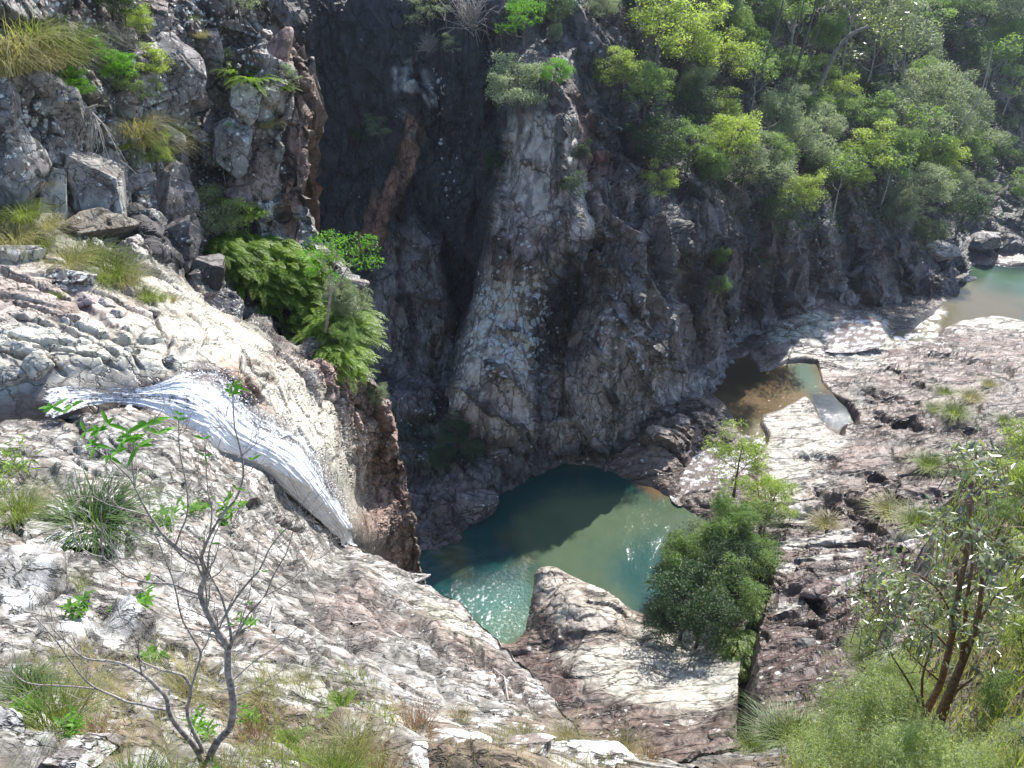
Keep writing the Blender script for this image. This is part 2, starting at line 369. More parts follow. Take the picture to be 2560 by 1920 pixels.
# ===== 1. gorge cliff and wooded hillside
cpts = []
def cy(u, v, Y): cpts.append((u, v, 1 / float(depth_y(u, v, Y))))
def cz(u, v, z): cpts.append((u, v, 1 / float(depth_z(u, v, z))))
# top of frame and beyond
for u, Y in ((500, 44), (760, 46), (1000, 48), (1250, 48), (1450, 50), (1650, 56), (1850, 66), (2100, 80), (2350, 98), (2600, 118), (2900, 140)):
    cy(u, 0, Y)
for u, Y in ((500, 48), (1000, 52), (1450, 56), (1850, 80), (2350, 125), (2900, 190)): cy(u, -160, Y)
for u, v, Y in ((600, 350, 44), (820, 350, 45.5), (1000, 350, 46), (1180, 350, 45.5), (1350, 300, 43), (1500, 300, 44), (1700, 300, 51), (1950, 300, 60), (2200, 300, 73), (2450, 300, 90), (2800, 300, 115),
                (600, 700, 42), (850, 700, 43.5), (1000, 700, 42.5), (1150, 700, 42), (1250, 650, 39.5), (1400, 600, 40), (1550, 600, 40.5), (1700, 550, 43), (1950, 500, 52), (2200, 500, 62), (2400, 480, 74), (2700, 480, 90),
                (850, 950, 41), (1000, 950, 40), (1250, 900, 37.2), (1400, 900, 37.8), (1600, 900, 38), (1700, 800, 40.8), (1800, 720, 45), (2000, 640, 52)): cy(u, v, Y)
for u, v in ((700, 1150), (900, 1130), (1060, 1330), (1200, 1215), (1300, 1170), (1400, 1150), (1500, 1145), (1600, 1085), (1690, 1030), (1760, 950), (1850, 850), (1950, 790), (2050, 760), (2200, 755), (2300, 745), (2390, 720), (2450, 650), (2560, 650), (2800, 640)):
    cz(u, v, 0.3 if u < 2200 else -1.4); 
    cpts.append((u, v + 110, 1 / float(depth_z(u, v, 0.3 if u < 2200 else -1.4) * 0.985)))
ev1 = tps([c[:2] for c in cpts], [c[2] for c in cpts])
vb1 = [(560, 1250), (900, 1240), (1000, 1400), (1080, 1520), (1200, 1300), (1300, 1240), (1500, 1220), (1600, 1160), (1700, 1110), (1760, 1030), (1850, 930), (1950, 870), (2050, 840), (2300, 830), (2390, 800), (2450, 730), (2850, 720)]
us = np.linspace(600, 2760, 720); t = np.linspace(0, 1, 410)
vt = np.full_like(us, -150.0); vb = interp(us, vb1)
U = np.repeat(us[:, None], len(t), 1); V = vt[:, None] + (vb - vt)[:, None] * t[None]
D = 1 / ev1(U, V)
wob = (fbm(np.stack([U / 90, V / 90, U * 0], -1).reshape(-1, 3), 3, 5) * 26).reshape(U.shape)
def feat(poly, amp, soft): return amp * sstep(sdpoly(U, V, poly) + wob, -soft, soft)
off = np.zeros_like(U)
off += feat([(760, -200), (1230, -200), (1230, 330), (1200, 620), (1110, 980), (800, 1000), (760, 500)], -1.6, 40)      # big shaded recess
off += feat([(1020, 180), (1080, 240), (1060, 400), (1000, 560), (930, 640), (880, 620), (960, 420)], 1.2, 22)             # leaning rusty slab
off += feat([(1040, 520), (1085, 590), (1130, 760), (1130, 950), (1080, 1040), (930, 1020), (900, 860), (930, 700), (985, 560)], 2.3, 26)  # rounded pillar
off += feat([(1265, 60), (1290, 350), (1275, 480), (1215, 680), (1140, 930), (1120, 1060), (1085, 900), (1160, 650), (1225, 420), (1215, 100)], -1.8, 24) # deep cleft
off += feat([(1290, 150), (1420, 130), (1470, 300), (1475, 560), (1350, 720), (1335, 880), (1350, 1010), (1310, 1100), (1200, 1090), (1135, 1010), (1130, 930), (1215, 650), (1255, 450)], 1.5, 30)   # pale buttress
off += feat([(1140, 860), (1240, 830), (1340, 900), (1350, 1010), (1300, 1080), (1190, 1080), (1130, 1000)], 0.9, 45)       # its bulging foot
off += feat([(1345, 760), (1400, 690), (1470, 660), (1500, 720), (1500, 860), (1410, 900), (1360, 900), (1345, 860)], -1.6, 26)  # dark hollow
off += feat([(1480, 780), (1560, 740), (1640, 830), (1690, 940), (1690, 1040), (1560, 1110), (1400, 1130), (1350, 1060), (1380, 950), (1450, 880)], 1.3, 40)   # big dark bulge
off += feat([(1480, 430), (1570, 430), (1600, 560), (1660, 760), (1720, 930), (1690, 900), (1600, 760), (1520, 680), (1480, 620)], 0.9, 22)  # rib
off += feat([(1600, 450), (1690, 520), (1710, 640), (1660, 660), (1610, 600)], 0.9, 20)
off += feat([(1420, 240), (1470, 240), (1480, 400), (1500, 620), (1460, 620), (1430, 420)], -1.3, 16)
off += feat([(1690, 640), (1730, 640), (1765, 860), (1755, 980), (1700, 900)], -1.6, 14)
for (a, b_, c, d, e_) in ((1800, 620, 880, 46, .9), (1880, 600, 830, 34, .8), (1960, 560, 790, 40, 1.0), (2060, 560, 760, 36, .9), (2150, 560, 740, 40, 1.2), (2260, 560, 740, 34, 1.3)):
    off += feat([(a - d / 2, b_), (a + d / 2, b_), (a + d * .7 + 30, c), (a - d * .4 + 30, c)], e_, 12)
off += feat([(2080, 690), (2140, 650), (2200, 680), (2240, 760), (2210, 800), (2130, 790)], 1.2, 20)
off += feat([(1120, 1110), (1220, 1100), (1290, 1150), (1190, 1230), (1100, 1300), (1070, 1260)], 0.8, 30)
D1 = D - off * 0.9
veg_line = [(1250, -300), (1290, 40), (1540, 60), (1600, 330), (1680, 470), (1800, 560), (1960, 590), (2120, 610), (2300, 600), (2440, 590), (2900, 560), (2900, -300)]
CREV1 = [([(1336, 739), (1327, 798), (1327, 887), (1344, 959), (1340, 1022), (1325, 1080)], 10), ([(1222, 904), (1250, 925), (1285, 950), (1320, 1000)], 6), ([(1340, 714), (1399, 684), (1433, 663), (1475, 642), (1517, 727), (1538, 790), (1581, 836), (1640, 862), (1678, 921)], 8), ([(1534, 642), (1580, 740), (1623, 819)], 8), ([(1475, 295), (1526, 350), (1551, 443), (1560, 520)], 9), ([(1475, 430), (1475, 590), (1500, 690)], 10),
         ([(1298, 409), (1332, 405), (1360, 430)], 5), ([(1380, 1135), (1560, 1108), (1690, 1035)], 9), ([(1560, 860), (1610, 960), (1640, 1040)], 7), ([(1610, 850), (1660, 930), (1680, 1000)], 6), ([(985, 560), (1000, 700), (1035, 850), (1030, 980)], 8), ([(1285, 320), (1262, 480), (1235, 560)], 6), ([(1400, 300), (1395, 420), (1420, 560), (1405, 650)], 6), ([(1255, 600), (1245, 690)], 6), ([(1300, 610), (1298, 690)], 5), ([(1370, 600), (1355, 690)], 6),
         ([(1230, 820), (1300, 840), (1330, 860)], 4), ([(1500, 300), (1640, 340)], 6), ([(1520, 250), (1540, 330)], 5), ([(1600, 230), (1610, 330)], 5), ([(1420, 720), (1440, 830), (1400, 960), (1420, 1060)], 7), ([(1500, 830), (1500, 940), (1540, 1040)], 6), ([(1150, 960), (1200, 1010), (1290, 1060), (1320, 1110)], 6), ([(1590, 540), (1640, 620), (1660, 700)], 8), ([(1700, 560), (1720, 700), (1740, 830)], 10), ([(1790, 600), (1800, 720), (1830, 830)], 9), ([(1850, 600), (1870, 700), (1900, 800)], 9), ([(1930, 600), (1940, 700), (1990, 770)], 9), ([(2010, 600), (2030, 700)], 8), ([(2100, 600), (2120, 680), (2180, 740)], 9), ([(2200, 620), (2230, 700), (2280, 740)], 8)]
def disp1(p, u, v):
    veg = mpoly(u, v, veg_line, 40)
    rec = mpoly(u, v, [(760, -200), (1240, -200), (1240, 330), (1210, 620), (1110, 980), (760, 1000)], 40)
    h1, g1, r1 = facets(p, 4.2, 1.0, 11, aniso=(1.15, 1.0, 0.42), tilt=1.1, crack=0.45, warp=0.35)
    h2, g2, r2 = facets(p, 1.3, 0.30, 23, aniso=(1.2, 1.1, 0.5), tilt=1.0, crack=0.55, warp=0.35)
    h3, g3, r3 = facets(p, 0.42, 0.10, 37, aniso=(1, 1, 0.7), tilt=1.0, crack=0.4)
    but = mpoly(u, v, [(1270, 100), (1440, 90), (1480, 500), (1350, 720), (1360, 1060), (1180, 1090), (1120, 930)], 40)
    blg = mpoly(u, v, [(1480, 700), (1600, 700), (1690, 940), (1690, 1040), (1560, 1110), (1400, 1130), (1350, 1060), (1380, 900)], 40)
    k = (1 - 0.5 * rec) * (1 - 0.75 * but) * (1 - .45 * blg)
    f = fbm(p * 0.35, 4, 50) * 0.55 + fbm(p * 1.6, 4, 61) * 0.16
    wc = fbm(np.stack([u / 34, v / 34, u * 0], 1), 4, 65) * 20; cv = np.zeros(len(u))
    for ln, wd in CREV1: cv = np.maximum(cv, 1 - sstep(dline(u, v, ln) + wc, 0, wd * 1.5))
    h = k * (h1 + h2) + h3 * (.4 + .6 * k) + f * 0.45 - 0.55 * cv
    return h, (np.maximum(g1 * 0, cv), g2, r1, r2, r3, veg, rec, but)
def colour1(p, n, u, v, h, ex):
    g1, g2, r1, r2, r3, veg, rec, but = ex; N = len(u)
    w1 = fbm(p * 0.5, 5, 70); w2 = fbm(p * 0.18, 4, 71); wpx = fbm(np.stack([u / 60, v / 60, u * 0], 1), 4, 72) * 30
    c = colr(N, (0.120, 0.102, 0.100)) * (0.72 + 0.5 * r1 + 0.4 * (r2 - .5) + 0.3 * w1)[:, None]
    c = mixc(c, (0.17, 0.165, 0.165), 0.6 * sstep(w2, -0.1, 0.3))
    c = mixc(c, (0.10, 0.06, 0.05), 0.5 * sstep(fbm(p * 0.28 + 9, 4, 75), 0.08, 0.35))
    c = mixc(c, (0.022, 0.022, 0.028), 0.94 * rec)                                        # recess rock darkened, its shade put into the colour
    pil = mpoly(u, v, [(1040, 520), (1085, 590), (1130, 760), (1130, 950), (1080, 1040), (930, 1020), (900, 860), (930, 700), (985, 560)], 14, wpx * .5)
    c = mixc(c, (0.18, 0.16, 0.155), 0.85 * pil)
    slab = mpoly(u, v, [(1020, 290), (1062, 330), (1050, 400), (1000, 540), (935, 620), (880, 640), (960, 440)], 8, wpx * .4)
    c = mixc(c, (0.24, 0.12, 0.075), 0.92 * slab)
    pale = mpoly(u, v, [(990, 180), (1060, 140), (1110, 240), (1110, 280), (1060, 290), (1030, 350), (1000, 340), (1000, 250)], 12, wpx)
    c = mixc(c, (0.50, 0.49, 0.47), 0.9 * pale * sstep(w1, -0.15, 0.1))
    bt = mpoly(u, v, [(1270, 300), (1470, 280), (1470, 560), (1350, 720), (1335, 880), (1350, 1010), (1310, 1080), (1190, 1090), (1135, 1010), (1130, 930), (1215, 650), (1250, 450)], 14, wpx * .5)
    c = mixc(c, (0.51, 0.455, 0.405), 0.92 * bt)
    c = mixc(c, (0.20, 0.13, 0.105), 0.75 * bt * mpoly(u, v, [(1215, 600), (1400, 560), (1420, 660), (1230, 700)], 40, wpx))
    c = mixc(c, (0.27, 0.18, 0.16), 0.6 * mpoly(u, v, [(1120, 1000), (1240, 1000), (1240, 1090), (1140, 1090)], 25, wpx))
    red = mpoly(u, v, [(1450, 230), (1490, 240), (1480, 340), (1520, 400), (1560, 480), (1480, 500), (1440, 420)], 12, wpx * .7)
    c = mixc(c, (0.20, 0.09, 0.07), 0.75 * red)
    bl = mpoly(u, v, [(1480, 640), (1600, 700), (1690, 940), (1690, 1040), (1560, 1110), (1400, 1130), (1350, 1060), (1380, 900), (1450, 760)], 20, wpx)
    c = mixc(c, (0.38, 0.34, 0.31), 0.85 * bl)
    # darker band along the cleft
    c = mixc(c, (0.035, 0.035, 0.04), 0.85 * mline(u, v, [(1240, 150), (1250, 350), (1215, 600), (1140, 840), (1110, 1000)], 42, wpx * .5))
    c = mixc(c, (0.05, 0.05, 0.055), 0.7 * mpoly(u, v, [(1345, 780), (1400, 700), (1460, 680), (1470, 760), (1410, 860), (1360, 900)], 20, wpx * .5))  # shade under the arch painted into the hollow
    # vertical water streaks
    st = fbm(np.stack([p[:, 0] * 2.2, p[:, 1] * 2.2, p[:, 2] * 0.16], 1), 4, 80)
    c = c * (1 - 0.55 * sstep(st, 0.06, 0.3))[:, None]
    foot = sstep(1.6 - p[:, 2], -0.8, 1.4)
    c = mixc(c, (0.16, 0.145, 0.14), 0.5 * foot * (1 - .8 * bt))
    c = mixc(c, (0.25, 0.225, 0.215), 0.7 * mpoly(u, v, [(1480, 430), (1690, 480), (1720, 650), (1700, 760), (1740, 950), (1690, 930), (1600, 780), (1530, 700), (1490, 620)], 24, wpx))
    pal2 = mpoly(u, v, [(1620, 990), (1700, 970), (1760, 880), (1900, 800), (2080, 700), (2230, 760), (2200, 840), (1800, 960), (1700, 1060)], 20, wpx)
    c = mixc(c, (0.36, 0.35, 0.34), 0.8 * pal2)
    soil = colr(N, (0.055, 0.05, 0.028)) * (0.7 + 0.9 * sstep(w1, -.3, .5))[:, None]
    m = veg * 0.85 * sstep(n[:, 2] + 0.6 * w1, 0.1, 0.5)
    c = c * (1 - m)[:, None] + soil * m[:, None]
    c = c * (1 - 0.75 * g1)[:, None]
    moss = mpoly(u, v, [(980, 1010), (1160, 1080), (1180, 1160), (1060, 1180), (1000, 1120)], 30, wpx)
    c = mixc(c, (0.02, 0.045, 0.03), 0.8 * moss)
    L = 0.16 + 0.35 * w2 + 0.2 * (r1 - .5)
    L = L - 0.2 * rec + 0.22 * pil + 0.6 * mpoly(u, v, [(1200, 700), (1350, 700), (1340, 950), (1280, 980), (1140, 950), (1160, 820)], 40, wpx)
    L += 0.2 * mpoly(u, v, [(1480, 700), (1620, 700), (1680, 900), (1560, 950), (1470, 880)], 40, wpx) + 0.3 * mline(u, v, [(1120, 60), (1100, 300), (1140, 520)], 40, wpx)
    L = L * (1 - 0.5 * veg) - 0.5 * slab - 0.5 * foot - 0.3 * red
    wet = 0.35 * rec + 0.2 * sstep(st, 0.05, 0.3) + 0.3 * foot
    return c, L, wet
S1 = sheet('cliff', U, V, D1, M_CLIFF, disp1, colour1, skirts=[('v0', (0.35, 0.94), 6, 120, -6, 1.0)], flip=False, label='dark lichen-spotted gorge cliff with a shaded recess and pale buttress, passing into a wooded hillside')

# ===== 2. riverbed and pools
POOL = [(880, 1300), (1000, 1250), (1075, 1345), (1120, 1290), (1200, 1215), (1300, 1165), (1390, 1150), (1500, 1150), (1570, 1165), (1640, 1185), (1670, 1215), (1720, 1260), (1800, 1300), (1760, 1420), (1690, 1500), (1600, 1530), (1540, 1490), (1480, 1455), (1420, 1430), (1370, 1405), (1335, 1408), (1318, 1440), (1325, 1500), (1318, 1560), (1290, 1600), (1220, 1600), (1100, 1620), (900, 1500)]
MID = [(1755, 960), (1775, 925), (1830, 890), (1872, 880), (1902, 922), (1920, 920), (1968, 897), (2010, 894), (2045, 900), (2055, 950), (2080, 975), (2120, 1000), (2150, 1032), (2146, 1060), (2117, 1060), (2112, 1090), (2070, 1070), (2048, 1040), (2036, 1008), (2014, 988), (1985, 1003), (1948, 1024), (1908, 1034), (1904, 1050), (1922, 1080), (1916, 1110), (1890, 1135), (1862, 1110), (1830, 1040), (1812, 1005), (1785, 985)]
CASC = [(1712, 1130), (1760, 1105), (1850, 1110), (1905, 1125), (1870, 1180), (1830, 1215), (1740, 1225), (1700, 1240), (1690, 1190)]
FAR = [(2200, 812), (2230, 790), (2290, 790), (2340, 770), (2400, 745), (2432, 735), (2440, 700), (2410, 672), (2440, 655), (2560, 655), (2900, 660), (2900, 830), (2560, 800), (2480, 785), (2400, 800), (2366, 815), (2350, 840), (2290, 850), (2230, 845)]
UPR = [(2050, 838), (2080, 812), (2140, 800), (2180, 820), (2190, 845), (2130, 858), (2075, 856)]
SMALL = [(2290, 935), (2330, 945), (2360, 965), (2330, 968), (2300, 955)]
fp = []
def fz(u, v, z): fp.append((u, v, 1 / float(depth_z(u, v, z))))
for a in ((700, 1100, 0.2), (900, 1150, .3), (1000, 1000, .8), (1100, 1100, .8), (1300, 1080, .5), (1400, 1170, .25), (1650, 1100, .9), (1560, 1040, .6), (1750, 1050, .45), (1780, 900, .2), (1900, 850, .3), (2000, 800, .9), (2100, 760, .6), (2200, 790, -.6), (2400, 830, -1.0), (2560, 830, -.9), (2850, 830, -.8), (2560, 640, -1.1), (2850, 640, -1), (2430, 600, -1), (2100, 870, .3), (2300, 900, .6), (2560, 940, 1.6), (2850, 950, 2.2),
          (2030, 950, .05), (2160, 1030, .6), (1960, 1060, .3), (2560, 1100, 3.6), (2300, 1100, 2.0), (2050, 1140, 1.0), (1950, 1300, 1.2), (2200, 1300, 2.6), (2450, 1400, 5), (2050, 1500, 2.6), (1900, 1700, 3.8), (2200, 1700, 6.5), (2500, 1750, 10), (2850, 1400, 7), (2850, 1900, 12), (1800, 1250, .4), (1750, 1500, .5), (1720, 1650, 1.7), (1500, 1700, 1.9), (1400, 1620, 1.0), (1560, 1560, .5), (1320, 1700, 1.3), (1200, 1700, .6), (1000, 1600, -1), (800, 1400, -1), (1650, 1850, 4.8), (2050, 1950, 8.5), (1300, 1950, 3.5), (900, 1950, 0)):
    fz(*a)
ev2 = tps([c[:2] for c in fp], [c[2] for c in fp])
us = np.linspace(860, 2900, 780); t = np.linspace(0, 1, 480)
vt = interp(us, [(840, 960), (1300, 1010), (1600, 960), (1800, 810), (2000, 700), (2300, 610), (2850, 570)]); vb = np.full_like(us, 1960.0)
U = np.repeat(us[:, None], len(t), 1); V = vt[:, None] + (vb - vt)[:, None] * t[None]
D = 1 / ev2(U, V)
wpx2 = (fbm(np.stack([U / 40, V / 26, U * 0], -1).reshape(-1, 3), 4, 91) * 14).reshape(U.shape)
BOULD = [(1345, 1405), (1400, 1405), (1440, 1440), (1510, 1470), (1560, 1500), (1600, 1560), (1560, 1640), (1450, 1640), (1380, 1610), (1330, 1580), (1322, 1500), (1322, 1430)]
def zadd2(U, V):
    u = U.ravel(); v = V.ravel(); w = wpx2.ravel()
    z = np.zeros(len(u))
    fl = 1 - sstep(v, 1300, 1600) * 0
    dP = sdpoly(u, v, POOL) + w * 0.6; z -= 1.6 * sstep(dP, -6, 60) + 0.25 * sstep(dP, -30, 6)
    dM = sdpoly(u, v, MID) + w * 0.25; z -= 1.1 * sstep(dM, -4, 22)
    dC = sdpoly(u, v, CASC) + w; z -= 0.6 * sstep(dC, -8, 20)
    dF = sdpoly(u, v, FAR) + w * 0.3; z -= 1.0 * sstep(dF, -5, 20)
    dU = sdpoly(u, v, UPR) + w * .5; z -= .5 * sstep(dU, -6, 14)
    dB = sdpoly(u, v, BOULD) + w * 0.6; z += 0.5 * sstep(dB, -10, 60) + 0.3 * sstep(dB, 0, 90); z += .5 * sstep(sdpoly(u, v, [(1380, 1430), (1620, 1540), (1700, 1620), (1600, 1720), (1420, 1700)]), -30, 50)
    z += 0.6 * sstep(sdpoly(u, v, [(1560, 1150), (1600, 1080), (1680, 1000), (1750, 960), (1800, 1030), (1840, 1100), (1720, 1130), (1690, 1200), (1600, 1180)]) + w, -5, 50)
    # crevice beside the bare brown rock, ledges on the open rock
    dl = dline(u, v, [(1895, 1440), (1900, 1520), (1872, 1600), (1862, 1760), (1866, 1830)]) + w * .5
    z -= 2.4 * (1 - sstep(dl, 3, 20)) * sstep(v, 1420, 1500)
    z -= 2.2 * sstep(sdpoly(u, v, [(1890, 1410), (1925, 1400), (1918, 1520), (1880, 1530)]), -6, 14)
    z += 0.9 * sstep(u - interp(v, [(1300, 1850), (1440, 1905), (1600, 1880), (1800, 1866), (1950, 1866)]), -2, 10) * sstep(v, 1300, 1480)
    for (a, b_, c_, d_, dep) in ((2250, 1005, 2300, 1010, .7), (2170, 975, 2230, 1000, .8), (2330, 880, 2460, 905, .6), (2410, 900, 2520, 930, .5), (2200, 1045, 2330, 1075, .7), (2420, 1070, 2480, 1085, .5), (2000, 1135, 2080, 1155, .6), (2080, 1245, 2180, 1262, .6), (2050, 1230, 2085, 1265, .7), (2195, 1200, 2225, 1235, .7), (2150, 840, 2230, 856, .3), (2230, 925, 2300, 960, .6), (2150, 1268, 2200, 1280, .4), (2160, 1310, 2190, 1330, 1.0), (2020, 1530, 2050, 1570, 1.1), (2050, 990, 2110, 960, .3), (2200, 850, 2330, 880, .4), (2390, 830, 2560, 845, .3), (1700, 1380, 1760, 1400, .2), (2210, 1380, 2260, 1400, .8), (2270, 1650, 2350, 1670, .9)):
        z -= 0.62 * dep * (1 - sstep(dline(u, v, [(a, b_), (c_, d_)]) + w * 1.3 + 4, 0, 22))
    return z.reshape(U.shape)
def water_level(u, v):
    return np.where(u > 2195, -1.5, np.where(u > 1755, np.where(v > 1100, -0.0, -0.05), 0.0))
def disp2(p, u, v):
    flat = sstep(v, 1500, 1750)
    h1, g1, r1 = facets(p, 2.6, 0.20, 111, aniso=(0.45, 1.3, 1.6), rot=0.2, tilt=0.9, crack=0.5, warp=0.45)
    h2, g2, r2 = facets(p, 0.9, 0.07, 123, aniso=(0.45, 1.2, 1.5), rot=0.15, tilt=1.0, crack=0.5, warp=0.5)
    h3, g3, r3 = facets(p, 0.32, 0.02, 137, tilt=1.0, crack=0.5, aniso=(.6, 1, 1))
    inw = np.maximum.reduce([sstep(sdpoly(u, v, q), 0, 20) for q in (POOL, MID, FAR, CASC)])
    shore = np.maximum.reduce([sstep(sdpoly(u, v, q), -45, 5) for q in (POOL, MID, FAR)])
    rough = 1 + 1.0 * mpoly(u, v, [(1920, 1270), (2400, 1180), (2560, 1300), (2400, 1800), (1900, 1600)], 60) + 1.2 * mpoly(u, v, [(1600, 1060), (1700, 980), (1800, 1030), (1840, 1110), (1700, 1200), (1600, 1180)], 20)
    smooth = mpoly(u, v, [(1900, 1050), (1990, 1000), (2110, 1110), (2050, 1200), (1960, 1260), (1910, 1180)], 30) + mpoly(u, v, [(1400, 1640), (1560, 1600), (1860, 1620), (1850, 1750), (1560, 1780)], 40)
    k = (1 - inw) * (1 - 0.75 * shore) * rough * (1 - 0.65 * np.clip(smooth, 0, 1))
    f = fbm(p * 0.7, 4, 150) * 0.25 * (1 - .7 * shore)
    return k * (h1 + h2) + h3 * (1 - inw) * rough + f * (1 - inw), (g1, g2, r1, r2, inw, shore, rough, smooth)
def colour2(p, n, u, v, h, ex):
    g1, g2, r1, r2, inw, shore, rough, smooth = ex; N = len(u)
    w1 = fbm(p * np.array([0.5, 1.2, 1.2]), 5, 170); w2 = fbm(p * 0.22, 4, 171); wpx = fbm(np.stack([u / 50, v / 22, u * 0], 1), 4, 172) * 40
    c = colr(N, (0.225, 0.165, 0.14)) * (0.8 + 0.35 * (r1 - .5) + 0.35 * (r2 - .5) + 0.5 * w1)[:, None]
    c = mixc(c, (0.14, 0.095, 0.085), 0.7 * sstep(w1 + w2, 0.05, 0.45))
    brn = mpoly(u, v, [(1930, 1290), (2050, 1270), (2350, 1200), (2500, 1500), (2350, 1900), (1880, 1830), (1880, 1540), (1925, 1480)], 40, wpx)
    c = mixc(c, (0.13, 0.09, 0.08), 0.8 * brn)
    top = mpoly(u, v, [(2060, 880), (2300, 830), (2560, 790), (2700, 900), (2560, 950), (2300, 1000), (2160, 960)], 40, wpx)
    c = mixc(c, (0.20, 0.14, 0.12), 0.7 * top)
    pale = [[(1905, 1040), (1990, 1000), (2020, 995), (2060, 1070), (2110, 1100), (2060, 1150), (2010, 1190), (2000, 1240), (1950, 1280), (1910, 1200), (1925, 1100)],
            [(1380, 1620), (1480, 1640), (1650, 1560), (1860, 1610), (1862, 1750), (1750, 1780), (1600, 1760), (1500, 1740)],
            [(1900, 840), (2050, 780), (2200, 800), (2330, 850), (2180, 870), (2230, 930), (2120, 930), (2050, 880), (1980, 890)],  # paler rock, with the sun glare painted into it
            [(2360, 800), (2480, 770), (2600, 810), (2450, 830)],
            [(1960, 1140), (2100, 1180), (2050, 1280), (1980, 1330)],
            [(1380, 1420), (1560, 1500), (1600, 1560), (1500, 1640), (1400, 1560)]]
    for q, a in zip(pale, (1, .95, 1, .9, .45, .55)):
        c = mixc(c, (0.52, 0.49, 0.42), a * 0.9 * mpoly(u, v, q, 22, wpx * .7))
    c = mixc(c, (0.55, 0.54, 0.45), 0.55 * mpoly(u, v, [(1660, 1680), (1800, 1640), (1820, 1740), (1720, 1770)], 30, wpx))
    c = mixc(c, (0.33, 0.33, 0.30), 0.6 * mpoly(u, v, [(1720, 1630), (1860, 1620), (1860, 1740), (1760, 1700)], 30, wpx))
    c = mixc(c, (0.50, 0.44, 0.375), 0.85 * mpoly(u, v, [(1340, 1410), (1420, 1440), (1560, 1510), (1600, 1580), (1500, 1640), (1400, 1600), (1330, 1500)], 15, wpx * .5))
    # white crusts on the brown rock
    for q in ([(1990, 1370), (2080, 1330), (2140, 1330), (2120, 1370), (2060, 1380), (1960, 1400), (1955, 1380)], [(1930, 1450), (2000, 1420), (2070, 1400), (2080, 1415), (1980, 1445)], [(2080, 1340), (2110, 1315), (2150, 1320), (2140, 1355)], [(2210, 1340), (2300, 1320), (2330, 1360), (2250, 1380)],
              [(1920, 1255), (2000, 1260), (2010, 1290), (1930, 1300)], [(2050, 1490), (2130, 1470), (2140, 1500), (2060, 1520)], [(1940, 1540), (1990, 1535), (1990, 1560), (1930, 1575)], [(2090, 1410), (2140, 1395), (2140, 1420)]):
        c = mixc(c, (0.52, 0.49, 0.45), 0.9 * mpoly(u, v, q, 8, wpx * .5))
    c = mixc(c, (0.07, 0.055, 0.05), 0.9 * mline(u, v, [(1330, 1440), (1325, 1500), (1345, 1560), (1400, 1610), (1380, 1640)], 34, wpx * .4))   # wet side of the boulder, with its shade painted in too
    c = mixc(c, (0.05, 0.045, 0.04), 0.8 * mpoly(u, v, [(2140, 940), (2200, 960), (2190, 1030), (2150, 1010), (2110, 970)], 14, wpx * .4))
    c = c * (1 - 0.65 * np.maximum(g1 * .8, g2 * .7) * (1 - shore))[:, None]
    c = mixc(c, (0.12, 0.09, 0.06), inw)
    cr = shore * (1 - inw)
    wb = sstep(fbm(p * 1.3, 3, 180), -.2, .3)
    c = c * (1 - 0.3 * cr * wb)[:, None]
    L = 0.22 + 0.25 * w2 + 0.2 * w1 - 0.3 * inw
    wet = 0.25 + 0.5 * cr + 0.85 * mpoly(u, v, [(1880, 800), (2100, 760), (2400, 790), (2350, 880), (1980, 880)], 60, wpx) + 0.3 * brn * sstep(w1, 0, .3)
    return c, L, wet
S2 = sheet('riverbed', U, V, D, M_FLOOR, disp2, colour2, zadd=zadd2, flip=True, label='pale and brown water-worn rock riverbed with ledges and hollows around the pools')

# water surfaces: real level sheets
def water_mat(name, cols, scale, rough=0.06, bstr=0.35, bdist=0.05, scale2=None, spec=0.5):
    m, n, l, b, o = mat_new(name)
    at = n.new('ShaderNodeAttribute'); at.attribute_name = 'tint'
    l.new(at.outputs['Color'], b.inputs['Base Color']); b.inputs['Roughness'].default_value = rough; b.inputs['IOR'].default_value = 1.33; b.inputs['Specular IOR Level'].default_value = spec
    tc = n.new('ShaderNodeTexCoord')
    n1 = n.new('ShaderNodeTexNoise'); n1.inputs['Scale'].default_value = scale; n1.inputs['Detail'].default_value = 4; n1.inputs['Roughness'].default_value = 0.6
    l.new(tc.outputs['Object'], n1.inputs['Vector'])
    aw = n.new('ShaderNodeAttribute'); aw.attribute_name = 'wet'
    mm = n.new('ShaderNodeMath'); mm.operation = 'MULTIPLY'; l.new(n1.outputs['Fac'], mm.inputs[0]); l.new(aw.outputs['Fac'], mm.inputs[1])
    bp = n.new('ShaderNodeBump'); bp.inputs['Strength'].default_value = bstr; bp.inputs['Distance'].default_value = bdist
    l.new(mm.outputs[0], bp.inputs['Height']); l.new(bp.outputs[0], b.inputs['Normal'])
    return m
def water(name, poly, z, colour, mat, label, amp=0.0, px=3.0, grow=26):
    P = np.asarray(poly, float); u0, v0 = P.min(0) - grow; u1, v1 = P.max(0) + grow
    us = np.arange(u0, u1, px); vs = np.arange(v0, v1, px)
    U, V = np.meshgrid(us, vs, indexing='ij'); Q = at_z(U, V, z); q = Q.reshape(-1, 3); u = U.ravel(); v = V.ravel()
    rip, tint, foam = colour(q, u, v)
    q = q.copy(); q[:, 2] += rip * amp
    I = np.arange(len(u)).reshape(U.shape)
    F = np.stack([I[:-1, :-1], I[:-1, 1:], I[1:, 1:], I[1:, :-1]], -1).reshape(-1, 4)[:, ::-1]
    keep = (sdpoly(u, v, poly) > -grow)[F].all(1)
    me = mesh_np(name, q, F[keep], mat, True, {'tint': tint, 'wet': foam})
    o = link(name, me); tag(o, label, kind='structure'); return o
M_WATER = water_mat('pool_water', None, 6.0, rough=0.06, bstr=1.0, bdist=0.022, spec=0.35)
M_CHOP = water_mat('choppy_water', None, 9.0, rough=0.12, bstr=1.0, bdist=0.09, spec=0.8)
